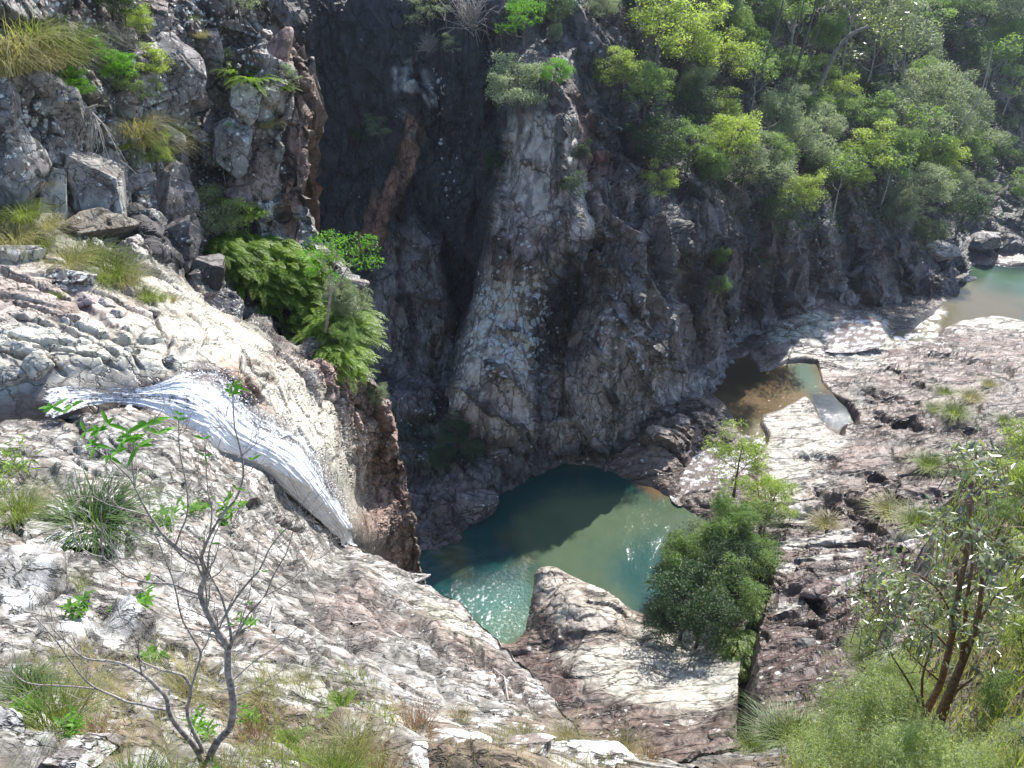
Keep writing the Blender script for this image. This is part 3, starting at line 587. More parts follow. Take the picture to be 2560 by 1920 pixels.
def pc(q, u, v):
    N = len(u); w = fbm(q * 0.35, 4, 201); wp = fbm(np.stack([u / 90, v / 60, u * 0], 1), 4, 202) * 50
    c = colr(N, (0.070, 0.100, 0.060)) * (1 + 0.25 * w)[:, None]
    c = mixc(c, (0.010, 0.045, 0.042), mpoly(u, v, [(900, 1200), (1340, 1130), (1700, 1180), (1640, 1215), (1400, 1240), (1290, 1290), (1290, 1400), (1330, 1420), (1310, 1500), (1200, 1560), (900, 1600)], 45, wp))  # cliff's shadow on the pool painted into the water colour
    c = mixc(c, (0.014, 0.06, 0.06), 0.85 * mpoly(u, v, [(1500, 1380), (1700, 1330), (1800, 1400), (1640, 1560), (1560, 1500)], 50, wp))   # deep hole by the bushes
    c = mixc(c, (0.11, 0.075, 0.03), 0.6 * mpoly(u, v, [(1240, 1330), (1310, 1320), (1330, 1400), (1260, 1400)], 26, wp * .5) * sstep(w, -.3, .2))
    c = mixc(c, (0.07, 0.065, 0.02), 0.6 * mpoly(u, v, [(1090, 1380), (1150, 1360), (1160, 1430), (1100, 1430)], 26, wp * .5))
    c = mixc(c, (0.15, 0.085, 0.045), 0.7 * mpoly(u, v, [(1570, 1165), (1660, 1180), (1700, 1240), (1640, 1240), (1590, 1200)], 18, wp * .3))
    c = mixc(c, (0.09, 0.20, 0.16), 0.55 * mpoly(u, v, [(1150, 1500), (1310, 1470), (1310, 1590), (1200, 1620)], 50, wp))
    foam = 0.28 + 0.35 * mpoly(u, v, [(1400, 1240), (1660, 1250), (1700, 1420), (1500, 1440)], 60, wp) + 2.4 * mpoly(u, v, [(1040, 1480), (1200, 1440), (1330, 1400), (1330, 1600), (1150, 1650)], 50, wp)
    spk = mpoly(u, v, [(1230, 1560), (1140, 1530), (1210, 1480), (1310, 1400), (1320, 1560)], 30)
    sp = sstep(vnoise(q * 9.0, 207) + 0.5 * vnoise(q * 21, 208), 0.55, 0.8)
    c = mixc(c, (0.75, 0.85, 0.85), 0.6 * sp * mpoly(u, v, [(1130, 1490), (1250, 1470), (1300, 1560), (1200, 1640)], 40))  # sun sparkles painted in as pale specks
    return fbm(q * 1.3, 3, 209), np.clip(c, 0, 1), foam
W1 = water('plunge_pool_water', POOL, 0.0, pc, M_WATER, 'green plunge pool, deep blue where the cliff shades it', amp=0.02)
def mc(q, u, v):
    N = len(u); wp = fbm(np.stack([u / 60, v / 35, u * 0], 1), 4, 212) * 30; w = fbm(q * .9, 4, 213)
    c = colr(N, (0.12, 0.085, 0.045)) * (1 + 0.6 * w)[:, None]
    c = mixc(c, (0.10, 0.155, 0.125), 0.85 * mpoly(u, v, [(1970, 910), (2020, 900), (2050, 950), (2040, 985), (2000, 960)], 22, wp * .6))
    c = mixc(c, (0.03, 0.045, 0.06), 0.9 * mpoly(u, v, [(2030, 985), (2080, 985), (2150, 1030), (2110, 1090), (2060, 1060), (2030, 1010)], 14, wp * .3))
    c = mixc(c, (0.05, 0.035, 0.02), 0.85 * mpoly(u, v, [(1755, 960), (1775, 915), (1880, 870), (1910, 930), (1880, 970), (1800, 980)], 25, wp))
    c = mixc(c, (0.11, 0.10, 0.06), 0.8 * mpoly(u, v, [(1830, 1040), (1900, 1040), (1925, 1090), (1890, 1140)], 20, wp * .4))
    return w, np.clip(c, 0, 1), np.full(N, 0.5)
W2 = water('shallow_pool_water', MID, -0.05, mc, M_WATER, 'shallow amber pool between the pale rocks', amp=0.008)
def cc(q, u, v):
    w = fbm(q * 1.6, 4, 221); f = sstep(fbm(q * np.array([2.0, 5.0, 4]), 5, 222, gain=.7), .0, .25)
    return w, mixc(colr(len(u), (0.13, 0.10, 0.09)), (0.8, 0.8, 0.85), f * .8), np.full(len(u), 1.0)
W3 = water('cascade_water', CASC, 0.08, cc, M_CHOP, 'sparkling shallow rapid running into the plunge pool behind the bush', amp=0.06)
def fc(q, u, v):
    N = len(u); wp = fbm(np.stack([u / 80, v / 30, u * 0], 1), 4, 232) * 25; w = fbm(q * .6, 4, 233)
    c = colr(N, (0.05, 0.09, 0.055)) * (1 + 0.3 * w)[:, None]
    c = mixc(c, (0.12, 0.09, 0.045), 0.85 * mpoly(u, v, [(2200, 850), (2400, 700), (2450, 700), (2560, 760), (2560, 820), (2300, 860)], 30, wp))
    c = mixc(c, (0.02, 0.035, 0.035), 0.9 * mpoly(u, v, [(2430, 640), (2700, 650), (2700, 690), (2560, 682), (2450, 672)], 12, wp * .3))
    f = mpoly(u, v, [(2210, 800), (2360, 775), (2350, 850), (2230, 850)], 14, wp)
    c = mixc(c, (0.85, 0.85, 0.88), f * sstep(vnoise(q * 2.2, 236) + .8 * vnoise(q * np.array([5, 7, 5]), 235), -.15, .35))  # foam and sun glitter painted together in white
    return w, np.clip(c, 0, 1), 0.5 + 2.5 * f
W4 = water('river_water', FAR, -1.5, fc, M_WATER, 'green river pool at the far bend, ending in a glittering riffle', amp=0.02)
W5 = water('riffle_water', UPR, 0.36, cc, M_CHOP, 'bright riffle on the pale rock under the wooded cliff', amp=0.03)

# course of the stream and fall: left and right margins (px, px, height)
rows = [((-330, 1070, 20.6), (-330, 985, 20.6)), ((0, 1075, 20.55), (0, 990, 20.55)), ((130, 1050, 20.5), (130, 965, 20.5)), ((230, 1015, 20.45), (240, 968, 20.45)),
        ((330, 1015, 20.42), (370, 965, 20.42)), ((420, 1052, 20.25), (470, 930, 20.5)), ((500, 1098, 19.95), (560, 945, 20.3)), ((565, 1148, 19.4), (622, 1015, 19.75)), ((650, 1180, 18.9), (692, 1068, 19.2)),
        ((712, 1236, 18.1), (765, 1110, 18.4)), ((775, 1290, 17.2), (815, 1193, 17.35)), ((828, 1332, 16.2), (850, 1262, 16.3)), ((858, 1362, 15.4), (880, 1322, 15.5)), ((865, 1450, 13.8), (896, 1390, 14)), ((890, 1540, 10.5), (910, 1510, 10.5)), ((900, 1640, 7.5), (925, 1600, 7.5))]

# ===== 3. left wall: stream ledge, waterfall wall, boulder slope and left cliff
lp = []
def ly(u, v, Y): lp.append((u, v, 1 / float(depth_y(u, v, Y))))
def lz(u, v, z): lp.append((u, v, 1 / float(depth_z(u, v, z))))
for a in ((-300, 1000, 20.7), (0, 1010, 20.45), (200, 1015, 20.3), (-300, 1150, 20.4), (0, 1150, 19.7), (300, 1150, 19.2), (300, 1500, 17), (700, 1300, 16.2), (850, 1500, 11), (500, 1500, 15),
          (0, 900, 20.9), (200, 870, 20.9), (380, 900, 20.6), (-300, 880, 21.2), (700, 900, 19.4), (600, 860, 19.9), (800, 1000, 17.7), (900, 880, 17.6), (960, 1100, 14.4), (880, 1150, 15.2), (900, 1250, 13.4), (1050, 1400, 8.2), (1000, 1250, 11.5), (950, 1400, 9.8), (1060, 1500, 6)):
    lz(*a)
for a in ((-300, 650, 13.2), (0, 650, 14.4), (300, 650, 16.2), (450, 720, 16.6), (600, 790, 17.2), (720, 850, 17.6), (850, 820, 18.4), (560, 700, 19.3), (700, 720, 20.2), (820, 680, 20.6), (0, 500, 15.8), (0, 300, 16.7), (0, 0, 18.3), (-300, 300, 15.2), (-300, 0, 16.7), (200, 500, 17.4), (200, 280, 18.3), (200, 0, 20.2), (430, 520, 20), (430, 280, 21), (430, 0, 23), (620, 560, 21.6), (620, 300, 22.7), (620, 0, 25), (760, 520, 22.6), (760, 250, 24.2), (740, 0, 26.5), (-300, -160, 18.5), (200, -160, 22), (620, -160, 27), (800, -160, 29), (860, 560, 21.6), (900, 300, 25)):
    ly(*a)
for a, b in rows[3:13]:
    for q, e_ in ((a, .38), (b, .10)): lp.append((q[0], q[1], 1 / float(depth_z(*q) + e_)))
ev3 = tps([c[:2] for c in lp], [c[2] for c in lp])
vs = np.linspace(-110, 1560, 560); t = np.linspace(0, 1, 500)
ur = interp(vs, [(-150, 640), (0, 675), (72, 738), (148, 778), (253, 788), (464, 762), (560, 780), (600, 800), (700, 880), (800, 905), (880, 905), (1000, 965), (1090, 982), (1200, 1015), (1280, 1034), (1400, 1052), (1560, 1075)])
ur = ur + (fbm(np.stack([vs / 26, vs * 0, vs * 0], 1), 4, 301) * 12)
V = np.repeat(vs[None], len(t), 0); U = -200 + (ur + 200)[None] * t[:, None]
D = 1 / ev3(U, V)
wob3 = (fbm(np.stack([U / 60, V / 60, U * 0], -1).reshape(-1, 3), 3, 305) * 18).reshape(U.shape)
def feat3(poly, amp, soft, w=1.0): return amp * sstep(sdpoly(U, V, poly) + wob3 * w, -soft, soft)
off = np.zeros_like(U)
off += feat3([(430, 660), (500, 640), (640, 730), (760, 790), (830, 850), (740, 870), (560, 780), (470, 740)], -0.8, 16)          # dark cleft under the fern bank
off += feat3([(345, 440), (500, 500), (505, 640), (480, 700), (380, 640), (340, 540)], 0.35, 14)
off += feat3([(520, 60), (620, 90), (560, 300), (520, 330), (480, 200)], -0.6, 18)
off += feat3([(650, 60), (740, 70), (780, 200), (780, 400), (750, 560), (700, 520), (690, 300), (640, 150)], 0.7, 18)
off += feat3([(600, 130), (690, 200), (700, 330), (690, 560), (600, 520), (560, 330)], 0.5, 18)
off += feat3([(430, 330), (540, 380), (560, 500), (470, 500)], -0.5, 18)
off += feat3([(640, 880), (740, 870), (760, 930), (700, 950)], -0.4, 20)
D3 = D - off
STREAM = [(-300, 1000), (0, 1035), (100, 1030), (200, 1010), (330, 1000), (450, 1000), (560, 1060), (680, 1150), (768, 1235), (852, 1335), (890, 1450)]
CREV3 = [([(-100, 860), (0, 872), (120, 900), (165, 935)], 8), ([(80, 862), (250, 888), (310, 930)], 6), ([(203, 745), (262, 800), (285, 835), (340, 872)], 12), ([(425, 850), (412, 895), (440, 935)], 10), ([(330, 880), (352, 925), (355, 975)], 6), ([(20, 780), (160, 815), (235, 850), (290, 880)], 7), ([(0, 830), (90, 850), (200, 850)], 6),
         ([(250, 800), (330, 830), (420, 850)], 6), ([(390, 780), (400, 830), (425, 860)], 6), ([(480, 780), (520, 830), (500, 880)], 5), ([(560, 830), (600, 860), (640, 920), (700, 960)], 6), ([(130, 680), (205, 745)], 12), ([(0, 680), (90, 710), (180, 745)], 6), ([(600, 900), (620, 960), (660, 1000)], 8), ([(350, 700), (400, 780), (480, 800)], 5), ([(-50, 740), (80, 760), (200, 800)], 4)]
def disp3(p, u, v):
    up = 1 - sstep(v - interp(u, [(-300, 560), (0, 600), (430, 690), (700, 860), (1100, 1000)]), -30, 30)      # 1 on the upper cliff
    h1, g1, r1 = facets(p, 1.9, 0.55, 311, aniso=(1.0, 1.0, 0.75), rot=0.5, tilt=1.1, crack=0.5, warp=0.3)
    h2, g2, r2 = facets(p, 0.62, 0.13, 323, aniso=(1.0, 1.1, 0.7), rot=0.5, tilt=1.1, crack=0.6, warp=0.3)
    h3, g3, r3 = facets(p, 0.2, 0.045, 337, tilt=1.0, crack=0.5)
    l1, k1, q1 = facets(p, 1.25, 0.17, 341, aniso=(0.8, 1.3, 1.0), rot=-0.5, tilt=0.7, crack=0.75, warp=0.55)
    l2, k2, q2 = facets(p, 0.45, 0.045, 347, aniso=(0.8, 1.2, 1.2), rot=-0.5, tilt=0.8, crack=0.8, warp=0.5)
    wall = mpoly(u, v, [(640, 900), (760, 950), (850, 1040), (900, 1200), (900, 1600), (1200, 1600), (1100, 1300), (980, 900), (900, 820), (760, 800)], 50)
    w1, j1, z1 = facets(p, 0.9, 0.22, 351, aniso=(0.8, 0.8, 0.35), rot=0.2, tilt=0.9, crack=0.7, warp=0.4)
    w2, j2, z2 = facets(p, 0.28, 0.075, 353, aniso=(1, 1, 0.5), tilt=1.1, crack=0.6, warp=0.5)
    str_ = 1 - sstep(dline(u, v, STREAM), 75, 115)
    lo = (1 - up) * (1 - wall)
    h = up * (h1 + h2) + lo * (l1 + l2) * 0.5 + (1 - up) * wall * (w1 + w2) + h3 * (1 - 0.8 * lo)
    wc = fbm(np.stack([u / 26, v / 26, u * 0], 1), 3, 365) * 9; cv = np.zeros(len(u))
    for ln, wd in CREV3: cv = np.maximum(cv, 1 - sstep(dline(u, v, ln) + wc, 0, wd * 1.3))
    h = h - 0.12 * cv
    h = h * (1 - 0.93 * str_) + fbm(p * 0.8, 4, 360) * 0.14 * (1 - .5 * lo)
    h1 = h1 * 1.0
    h -= 0.10 * str_
    g = up * np.maximum(g1, g2 * .8) + lo * np.maximum(k1, k2 * .8) + wall * (1 - up) * np.maximum(j1 * .5, j2 * .8) + cv * 1.5
    return h, (up, wall, lo, str_, np.clip(g, 0, 1), r1, r2, q1, z2)
def colour3(p, n, u, v, h, ex):
    up, wall, lo, str_, g, r1, r2, q1, z2 = ex; N = len(u)
    w1 = fbm(p * 1.1, 5, 370); w2 = fbm(p * 0.4, 4, 371); wpx = fbm(np.stack([u / 50, v / 50, u * 0], 1), 4, 372) * 36
    a = colr(N, (0.32, 0.30, 0.28)) * (0.75 + 0.5 * r1 + 0.35 * (r2 - .5) + 0.35 * w1)[:, None]
    a = mixc(a, (0.15, 0.095, 0.08), 0.65 * sstep(w2 + .4 * (r2 - .5), 0.0, 0.3))
    dk = mpoly(u, v, [(440, 0), (660, 0), (640, 200), (560, 300), (480, 420), (520, 640), (430, 640), (400, 300)], 40, wpx)
    a = mixc(a, (0.115, 0.095, 0.095), 0.6 * dk)
    rb = mpoly(u, v, [(700, 20), (760, 60), (800, 250), (775, 470), (740, 600), (690, 560), (720, 400), (740, 240), (700, 100)], 14, wpx * .6)
    a = mixc(a, (0.19, 0.115, 0.085), 0.85 * rb)
    a = mixc(a, (0.36, 0.19, 0.11), 0.7 * mpoly(u, v, [(700, 460), (715, 440), (740, 590), (715, 580)], 8, wpx * .3))
    a = mixc(a, (0.40, 0.37, 0.32), 0.7 * mpoly(u, v, [(655, 200), (700, 230), (715, 330), (700, 380), (660, 330)], 16, wpx * .4))
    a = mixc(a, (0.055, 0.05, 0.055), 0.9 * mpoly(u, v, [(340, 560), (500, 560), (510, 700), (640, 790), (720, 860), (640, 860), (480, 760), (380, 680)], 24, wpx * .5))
    a = mixc(a, (0.28, 0.15, 0.06), 0.75 * mpoly(u, v, [(215, 510), (290, 540), (330, 560), (300, 575), (240, 540)], 8, wpx * .3))
    b = colr(N, (0.54, 0.51, 0.43)) * (0.9 + 0.22 * q1 + 0.12 * w1)[:, None]
    b = mixc(b, (0.36, 0.28, 0.25), 0.7 * mpoly(u, v, [(-300, 600), (60, 660), (250, 720), (420, 760), (300, 800), (100, 790), (-300, 830)], 40, wpx))
    b = mixc(b, (0.37, 0.355, 0.32), 0.7 * mpoly(u, v, [(-300, 860), (120, 880), (330, 900), (360, 985), (100, 1010), (-300, 1000)], 24, wpx))
    b = mixc(b, (0.38, 0.34, 0.30), 0.8 * mpoly(u, v, [(-100, 1040), (300, 1000), (520, 1090), (760, 1290), (400, 1300), (-100, 1200)], 24, wpx))
    b = mixc(b, (0.40, 0.23, 0.15), 0.7 * mpoly(u, v, [(540, 900), (600, 900), (660, 990), (700, 1040), (620, 1000), (560, 950)], 12, wpx * .4))
    c = colr(N, (0.315, 0.225, 0.185)) * (0.75 + 0.5 * z2 + 0.35 * w1)[:, None]
    c = mixc(c, (0.48, 0.42, 0.36), 0.75 * mpoly(u, v, [(640, 860), (760, 880), (820, 1000), (860, 1120), (780, 1080), (700, 980)], 30, wpx))
    c = mixc(c, (0.20, 0.12, 0.095), 0.7 * mpoly(u, v, [(620, 960), (700, 1050), (780, 1100), (850, 1200), (900, 1340), (860, 1340), (790, 1180), (700, 1110)], 16, wpx * .5))
    c = mixc(c, (0.17, 0.115, 0.10), 0.5 * mpoly(u, v, [(880, 850), (930, 900), (1000, 1080), (1060, 1400), (1020, 1400), (960, 1150)], 20, wpx))
    lo1 = (1 - up) * (1 - wall)
    o = a * up[:, None] + b * lo1[:, None] + c * ((1 - up) * wall)[:, None]
    o = o * (1 - 0.78 * g * (1 - .6 * lo1))[:, None]
    o = mixc(o, (0.07, 0.05, 0.05), 0.75 * mline(u, v, STREAM, 85, wpx * .4))
    o = mixc(o, (0.075, 0.05, 0.055), 0.85 * mline(u, v, [(340, 980), (430, 950), (500, 925), (560, 950), (640, 1030), (720, 1090), (790, 1160), (850, 1260)], 34, wpx * .3))
    L = 0.42 * up + 0.12 * lo1 + 0.16 * (1 - up) * wall + 0.35 * w2 + 0.15 * (r1 - .5) - 0.5 * rb
    L += 0.3 * mpoly(u, v, [(0, 280), (160, 240), (430, 330), (340, 560), (200, 540), (60, 560)], 30, wpx)
    wet = 0.8 * str_ + 0.4 * mpoly(u, v, [(430, 640), (620, 720), (700, 840), (480, 760)], 20)
    return o, L, wet
S3 = sheet('rock_ledge', U, V, D3, M_LEFT, disp3, colour3, skirts=[('u1', None, 14, 4.5, 13.0, 1.0)], flip=True, label='pale fractured ledge beside the stream, steep brown waterfall wall and blocky left cliff')

# ===== 4. near slope on the camera side
npt = []
def nz(u, v, z): npt.append((u, v, 1 / float(depth_z(u, v, z))))
for a in ((-300, 1040, 20.9), (0, 1040, 20.5), (200, 1040, 20.35), (-300, 1200, 21.6), (0, 1200, 21.2), (-300, 1500, 23.2), (0, 1500, 22.9), (0, 1700, 23.7), (0, 1920, 24.3), (-300, 1920, 24.6), (300, 1200, 20.9), (300, 1500, 22.3), (600, 1350, 19.8), (600, 1500, 21.0), (600, 1750, 22.9), (300, 1750, 23.3), (500, 1920, 23.8), (800, 1500, 19.3), (900, 1420, 17.2), (1050, 1450, 16.3), (1000, 1560, 18.3), (1180, 1530, 16.8), (1290, 1610, 17.4), (1150, 1700, 19.6), (1000, 1750, 21.2), (1420, 1740, 18.9), (1300, 1800, 20.9), (1300, 1920, 22.9), (900, 1920, 23.4), (1500, 1850, 20.7), (1600, 1920, 22.2), (1850, 1850, 20.6), (1850, 1960, 22.0),
          (2000, 1920, 21.8), (2150, 1760, 19.4), (2330, 1840, 21.0), (2300, 1560, 17.8), (2400, 1350, 18.0), (2450, 1200, 18.3), (2560, 1090, 18.7), (2850, 950, 19.6), (2560, 1400, 20.4), (2560, 1650, 22.2), (2560, 1920, 23.6), (2850, 1500, 22.5), (2850, 1920, 24.5), (500, 2100, 24.4), (1500, 2100, 23.9), (2400, 2100, 24.2), (-300, 2100, 25)):
    nz(*a)
for a, b in rows[3:13]: npt.append((a[0] - 4, a[1] + 6, 1 / float(depth_z(*a) - .16)))
ev4 = tps([c[:2] for c in npt], [c[2] for c in npt])
us = np.linspace(-260, 3060, 900); t = np.linspace(0, 1, 420)
vt = interp(us, [(-300, 1030), (0, 1046), (120, 1040), (250, 1030), (340, 1004), (420, 1040), (500, 1086), (560, 1135), (650, 1170), (712, 1226), (775, 1280), (828, 1322), (860, 1348), (900, 1362), (1000, 1420), (1060, 1448), (1150, 1505), (1250, 1590), (1310, 1650), (1400, 1760), (1460, 1835), (1560, 1868), (1700, 1880), (1850, 1850), (1960, 1800), (2100, 1740), (2220, 1600), (2300, 1480), (2350, 1300), (2420, 1190), (2560, 1085), (2850, 940)])
vt = vt + fbm(np.stack([us / 34, us * 0, us * 0], 1), 4, 401) * 9 * sstep(us, 850, 950)
vb = np.full_like(us, 2060.0)
U = np.repeat(us[:, None], len(t), 1); V = vt[:, None] + (vb - vt)[:, None] * t[None]
D4 = 1 / ev4(U, V)
CREV4 = [([(1225, 1640), (1290, 1700), (1350, 1765)], 14), ([(1030, 1600), (1100, 1690), (1150, 1760)], 12), ([(900, 1640), (930, 1700), (1010, 1740)], 9), ([(1000, 1500), (1080, 1580), (1130, 1640)], 10), ([(760, 1480), (830, 1560), (900, 1600)], 10), ([(1180, 1600), (1250, 1690), (1300, 1740)], 8), ([(820, 1430), (900, 1470), (960, 1530)], 8), ([(100, 1330), (220, 1330), (290, 1370)], 12), ([(0, 1500), (100, 1480), (160, 1440)], 10),
         ([(230, 1260), (300, 1300), (330, 1360)], 10), ([(640, 1250), (690, 1300), (760, 1330)], 8), ([(700, 1400), (790, 1420), (850, 1470)], 9), ([(1210, 1750), (1330, 1790), (1390, 1800)], 14), ([(180, 1150), (240, 1190), (330, 1180)], 9), ([(600, 1430), (650, 1500), (700, 1560)], 7), ([(1350, 1660), (1400, 1730), (1450, 1800)], 8), ([(0, 1620), (90, 1660), (180, 1780)], 14), ([(380, 1180), (450, 1200), (520, 1240)], 8), ([(1000, 1780), (1100, 1850), (1180, 1910)], 9), ([(700, 1560), (800, 1600), (850, 1680)], 8)]
def disp4(p, u, v):
    k = 0.35 + 0.65 * sstep(np.abs(v - interp(u, [(-300, 1030), (340, 1010), (850, 1345), (1300, 1650), (1460, 1835), (2850, 1835)])), 0, 120)
    h1, g1, r1 = facets(p, 1.6, 0.16, 411, aniso=(0.6, 1.4, 1.0), rot=0.7, tilt=0.9, crack=0.35, warp=0.5)
    h2, g2, r2 = facets(p, 0.5, 0.05, 423, aniso=(0.6, 1.4, 1.0), rot=0.7, tilt=1.0, crack=0.55, warp=0.5)
    h3, g3, r3 = facets(p, 0.16, 0.013, 437, aniso=(.7, 1.3, 1), rot=0.7, tilt=1.0, crack=0.5, warp=0.4)
    f = fbm(p * 0.9, 4, 440) * 0.12 + fbm(p * 5, 4, 441) * 0.02
    wc = fbm(np.stack([u / 30, v / 30, u * 0], 1), 3, 465) * 14; cv = np.zeros(len(u))
    for ln, wd in CREV4: cv = np.maximum(cv, 1 - sstep(dline(u, v, ln) + wc, 0, wd * 1.6))
    Dn = np.linalg.norm(p - np.array([0, 0, CAM_H]), axis=1)
    return k * (h1 * 1.25 + h2 * 1.3) + h3 + f - 0.05 - .012 * Dn * cv, (np.maximum(g1, cv * 1.25), g2, g3, r1, r2, r3)
def colour4(p, n, u, v, h, ex):
    g1, g2, g3, r1, r2, r3 = ex; N = len(u)
    w0 = fbm(p * 0.8, 4, 469); w1 = fbm(p * 2.2, 5, 470); w2 = fbm(p * 7.0, 4, 471); wpx = fbm(np.stack([u / 60, v / 60, u * 0], 1), 4, 472) * 45
    c = colr(N, (0.375, 0.35, 0.315)) * (0.9 + 0.35 * w1 + 0.3 * w2 + 0.2 * (r2 - .5))[:, None]
    c = mixc(c, (0.30, 0.235, 0.195), 0.7 * sstep(w1 + 0.5 * w0, 0.08, 0.3))
    c = mixc(c, (0.62, 0.61, 0.58), 0.5 * sstep(fbm(p * 3.1 + 40, 5, 474) - 0.3 * w0, 0.10, 0.2))
    c = mixc(c, (0.29, 0.215, 0.18), 0.7 * mpoly(u, v, [(980, 1500), (1100, 1520), (1300, 1660), (1450, 1820), (1500, 1900), (1380, 1860), (1250, 1720), (1080, 1600)], 40, wpx))
    c = mixc(c, (0.28, 0.20, 0.17), 0.6 * mpoly(u, v, [(800, 1470), (930, 1440), (1050, 1560), (940, 1620), (860, 1560)], 30, wpx))
    c = mixc(c, (0.50, 0.49, 0.38), 0.65 * mpoly(u, v, [(1060, 1500), (1170, 1530), (1190, 1600), (1120, 1590)], 18, wpx * .5))
    for q in ([(1040, 1585), (1065, 1590), (1075, 1625), (1055, 1640)], [(150, 1540), (380, 1500), (390, 1545), (260, 1600), (160, 1590)], [(100, 1260), (210, 1250), (250, 1310), (160, 1330)], [(0, 1440), (120, 1400), (150, 1480), (40, 1520)]):
        c = mixc(c, (0.78, 0.78, 0.77), 0.8 * mpoly(u, v, q, 7, wpx * .35))
    c = c * (1 - 0.72 * np.maximum(np.maximum(g1 * .7, g2 * .8), g3 * .45))[:, None]
    soil = mpoly(u, v, [(-300, 1700), (60, 1640), (250, 1600), (420, 1660), (620, 1700), (860, 1760), (960, 1840), (1260, 1840), (1500, 1860), (1800, 1880), (1960, 1790), (2150, 1740), (2300, 1450), (2420, 1150), (2900, 900), (2900, 2200), (-300, 2200)], 50, wpx * 1.3)
    sc_ = colr(N, (0.17, 0.12, 0.075)) * (0.8 + 0.8 * w2)[:, None]
    m = soil * 0.85 * sstep(w1 + 0.25 * sstep(u, 1700, 2000), -0.12, 0.12)
    c = c * (1 - m)[:, None] + sc_ * m[:, None]
    wt = mline(u, v, STREAM, 16, wpx * .2)
    c = mixc(c, (0.09, 0.07, 0.065), 0.7 * wt)
    L = 0.02 + 0.5 * w0 + 0.35 * w1 - 0.5 * m
    return c, L, 0.7 * wt
S4 = sheet('rock_slope', U, V, D4, M_NEAR, disp4, colour4, skirts=[('v0', None, 16, 1.6, 7.0, 1.0)], flip=True, label='rough grey-pink rock slope in front, with white lichen crusts and grassy soil')

# ground far below everything, to the horizon
Vg = np.array([(-500, -300, -9), (500, -300, -9), (500, 600, -9), (-500, 600, -9)], float)
og = link('ground', mesh_np('ground', Vg, np.array([[0, 1, 2, 3]]), M_FLOOR, False, {'tint': colr(4, (0.06, 0.07, 0.04)), 'lichen': np.zeros(4), 'wet': np.zeros(4)})); og['kind'] = 'structure'

# ===== waterfall: a sheet of white water that slides over the ledge and falls
def loft(cl, nw, sub):
    """cl rows: list of (left (u,v,z), right (u,v,z)) ; returns a grid, along x across"""
    L = np.array([at_z(*a) for a, b in cl]); R = np.array([at_z(*b) for a, b in cl])
    tt = np.linspace(0, len(cl) - 1, sub); k = np.clip(tt.astype(int), 0, len(cl) - 2); f = (tt - k)
    def cr(P):
        p0 = P[np.maximum(k - 1, 0)]; p1 = P[k]; p2 = P[k + 1]; p3 = P[np.minimum(k + 2, len(P) - 1)]; x = f[:, None]
        return 0.5 * (2 * p1 + (p2 - p0) * x + (2 * p0 - 5 * p1 + 4 * p2 - p3) * x ** 2 + (3 * p1 - p0 - 3 * p2 + p3) * x ** 3)
    a, b = cr(L), cr(R); w = np.linspace(0, 1, nw)[None, :, None]
    return a[:, None] * (1 - w) + b[:, None] * w
G = loft(rows, 90, 420)
# uneven margins
ax = np.repeat(np.linspace(0, 1, 420)[:, None], 90, 1); ay = np.repeat(np.linspace(0, 1, 90)[None], 420, 0); across = (G[:, -1] - G[:, 0])[:, None]
wv = fbm(np.stack([ax * 26, (ay > .5) * 9.0, ax * 0], -1).reshape(-1, 3), 4, 511).reshape(ax.shape); G = G + across * (wv * .16 * (np.abs(ay - .5) * 2) ** 2 * np.sign(ay - .5) * np.where(ay > .5, 1, .35) * sstep(ax, .15, .3) * (1 - sstep(ax, .72, .8)))[..., None]
# keep the water on the rock it slides over
gq = G.reshape(-1, 3); rel = gq - np.array([0, 0, CAM_H]); dd = rel[:, 1] * cP - rel[:, 2] * sP; uu = 1280 + FPX * rel[:, 0] / dd; vv_ = 960 - FPX * (rel[:, 1] * sP + rel[:, 2] * cP) / dd
d3 = 1 / ev3(uu, vv_) - .11; wq = sstep(vv_, 1345, 1380); wq = np.maximum(wq, 1 - sstep(uu, 150, 260)); G = at_depth(uu, vv_, d3 * (1 - wq) + dd * wq).reshape(G.shape)
nG = grid_normals(G); g = G.reshape(-1, 3)
al = np.repeat(np.linspace(0, 1, 420)[:, None], 90, 1).ravel(); ac = np.repeat(np.linspace(0, 1, 90)[None], 420, 0).ravel()
# streaks follow the flow: noise stretched along it
sn = fbm(np.stack([al * 16, ac * 22, ac * 0], 1), 5, 501, gain=.6); sn2 = fbm(np.stack([al * 60, ac * 50, ac * 0], 1), 3, 502); sn3 = fbm(np.stack([al * 9, ac * 5, ac * 0], 1), 3, 503)
nn = nG.reshape(-1, 3); nn = nn * np.sign(nn[:, 2:3] + 1e-6)
g = g + nn * (0.03 + 0.035 * sn + 0.012 * sn2 + 0.02 * (1 - (2 * ac - 1) ** 2) * sstep(al, .3, .5))[:, None]
rt = sstep(ac, .62, .85); rl = 1 - sstep(ac, 0, .12)
white = 0.60 + 0.36 * sstep(al, .34, .44) - 0.62 * rt * sstep(al, .3, .4) + .35 * sn3 - .35 * (1 - sstep(ac, 0, .09)) * sstep(sn, -.15, .15) - .5 * sstep(ac, .93, 1.0)
white = white - 1.1 * (1 - sstep(al, .10, .14)) - .35 * (1 - sstep(al, .24, .3))
I = np.arange(420 * 90).reshape(420, 90); F = np.stack([I[:-1, :-1], I[1:, :-1], I[1:, 1:], I[:-1, 1:]], -1).reshape(-1, 4)
m, n, l, b, o_ = mat_new('white_water')
at = n.new('ShaderNodeAttribute'); at.attribute_name = 'foam'; fl_ = n.new('ShaderNodeAttribute'); fl_.attribute_name = 'flow'
mp = n.new('ShaderNodeMapping'); mp.inputs['Scale'].default_value = (1.3, 6.0, 1.0); l.new(fl_.outputs['Color'], mp.inputs['Vector'])
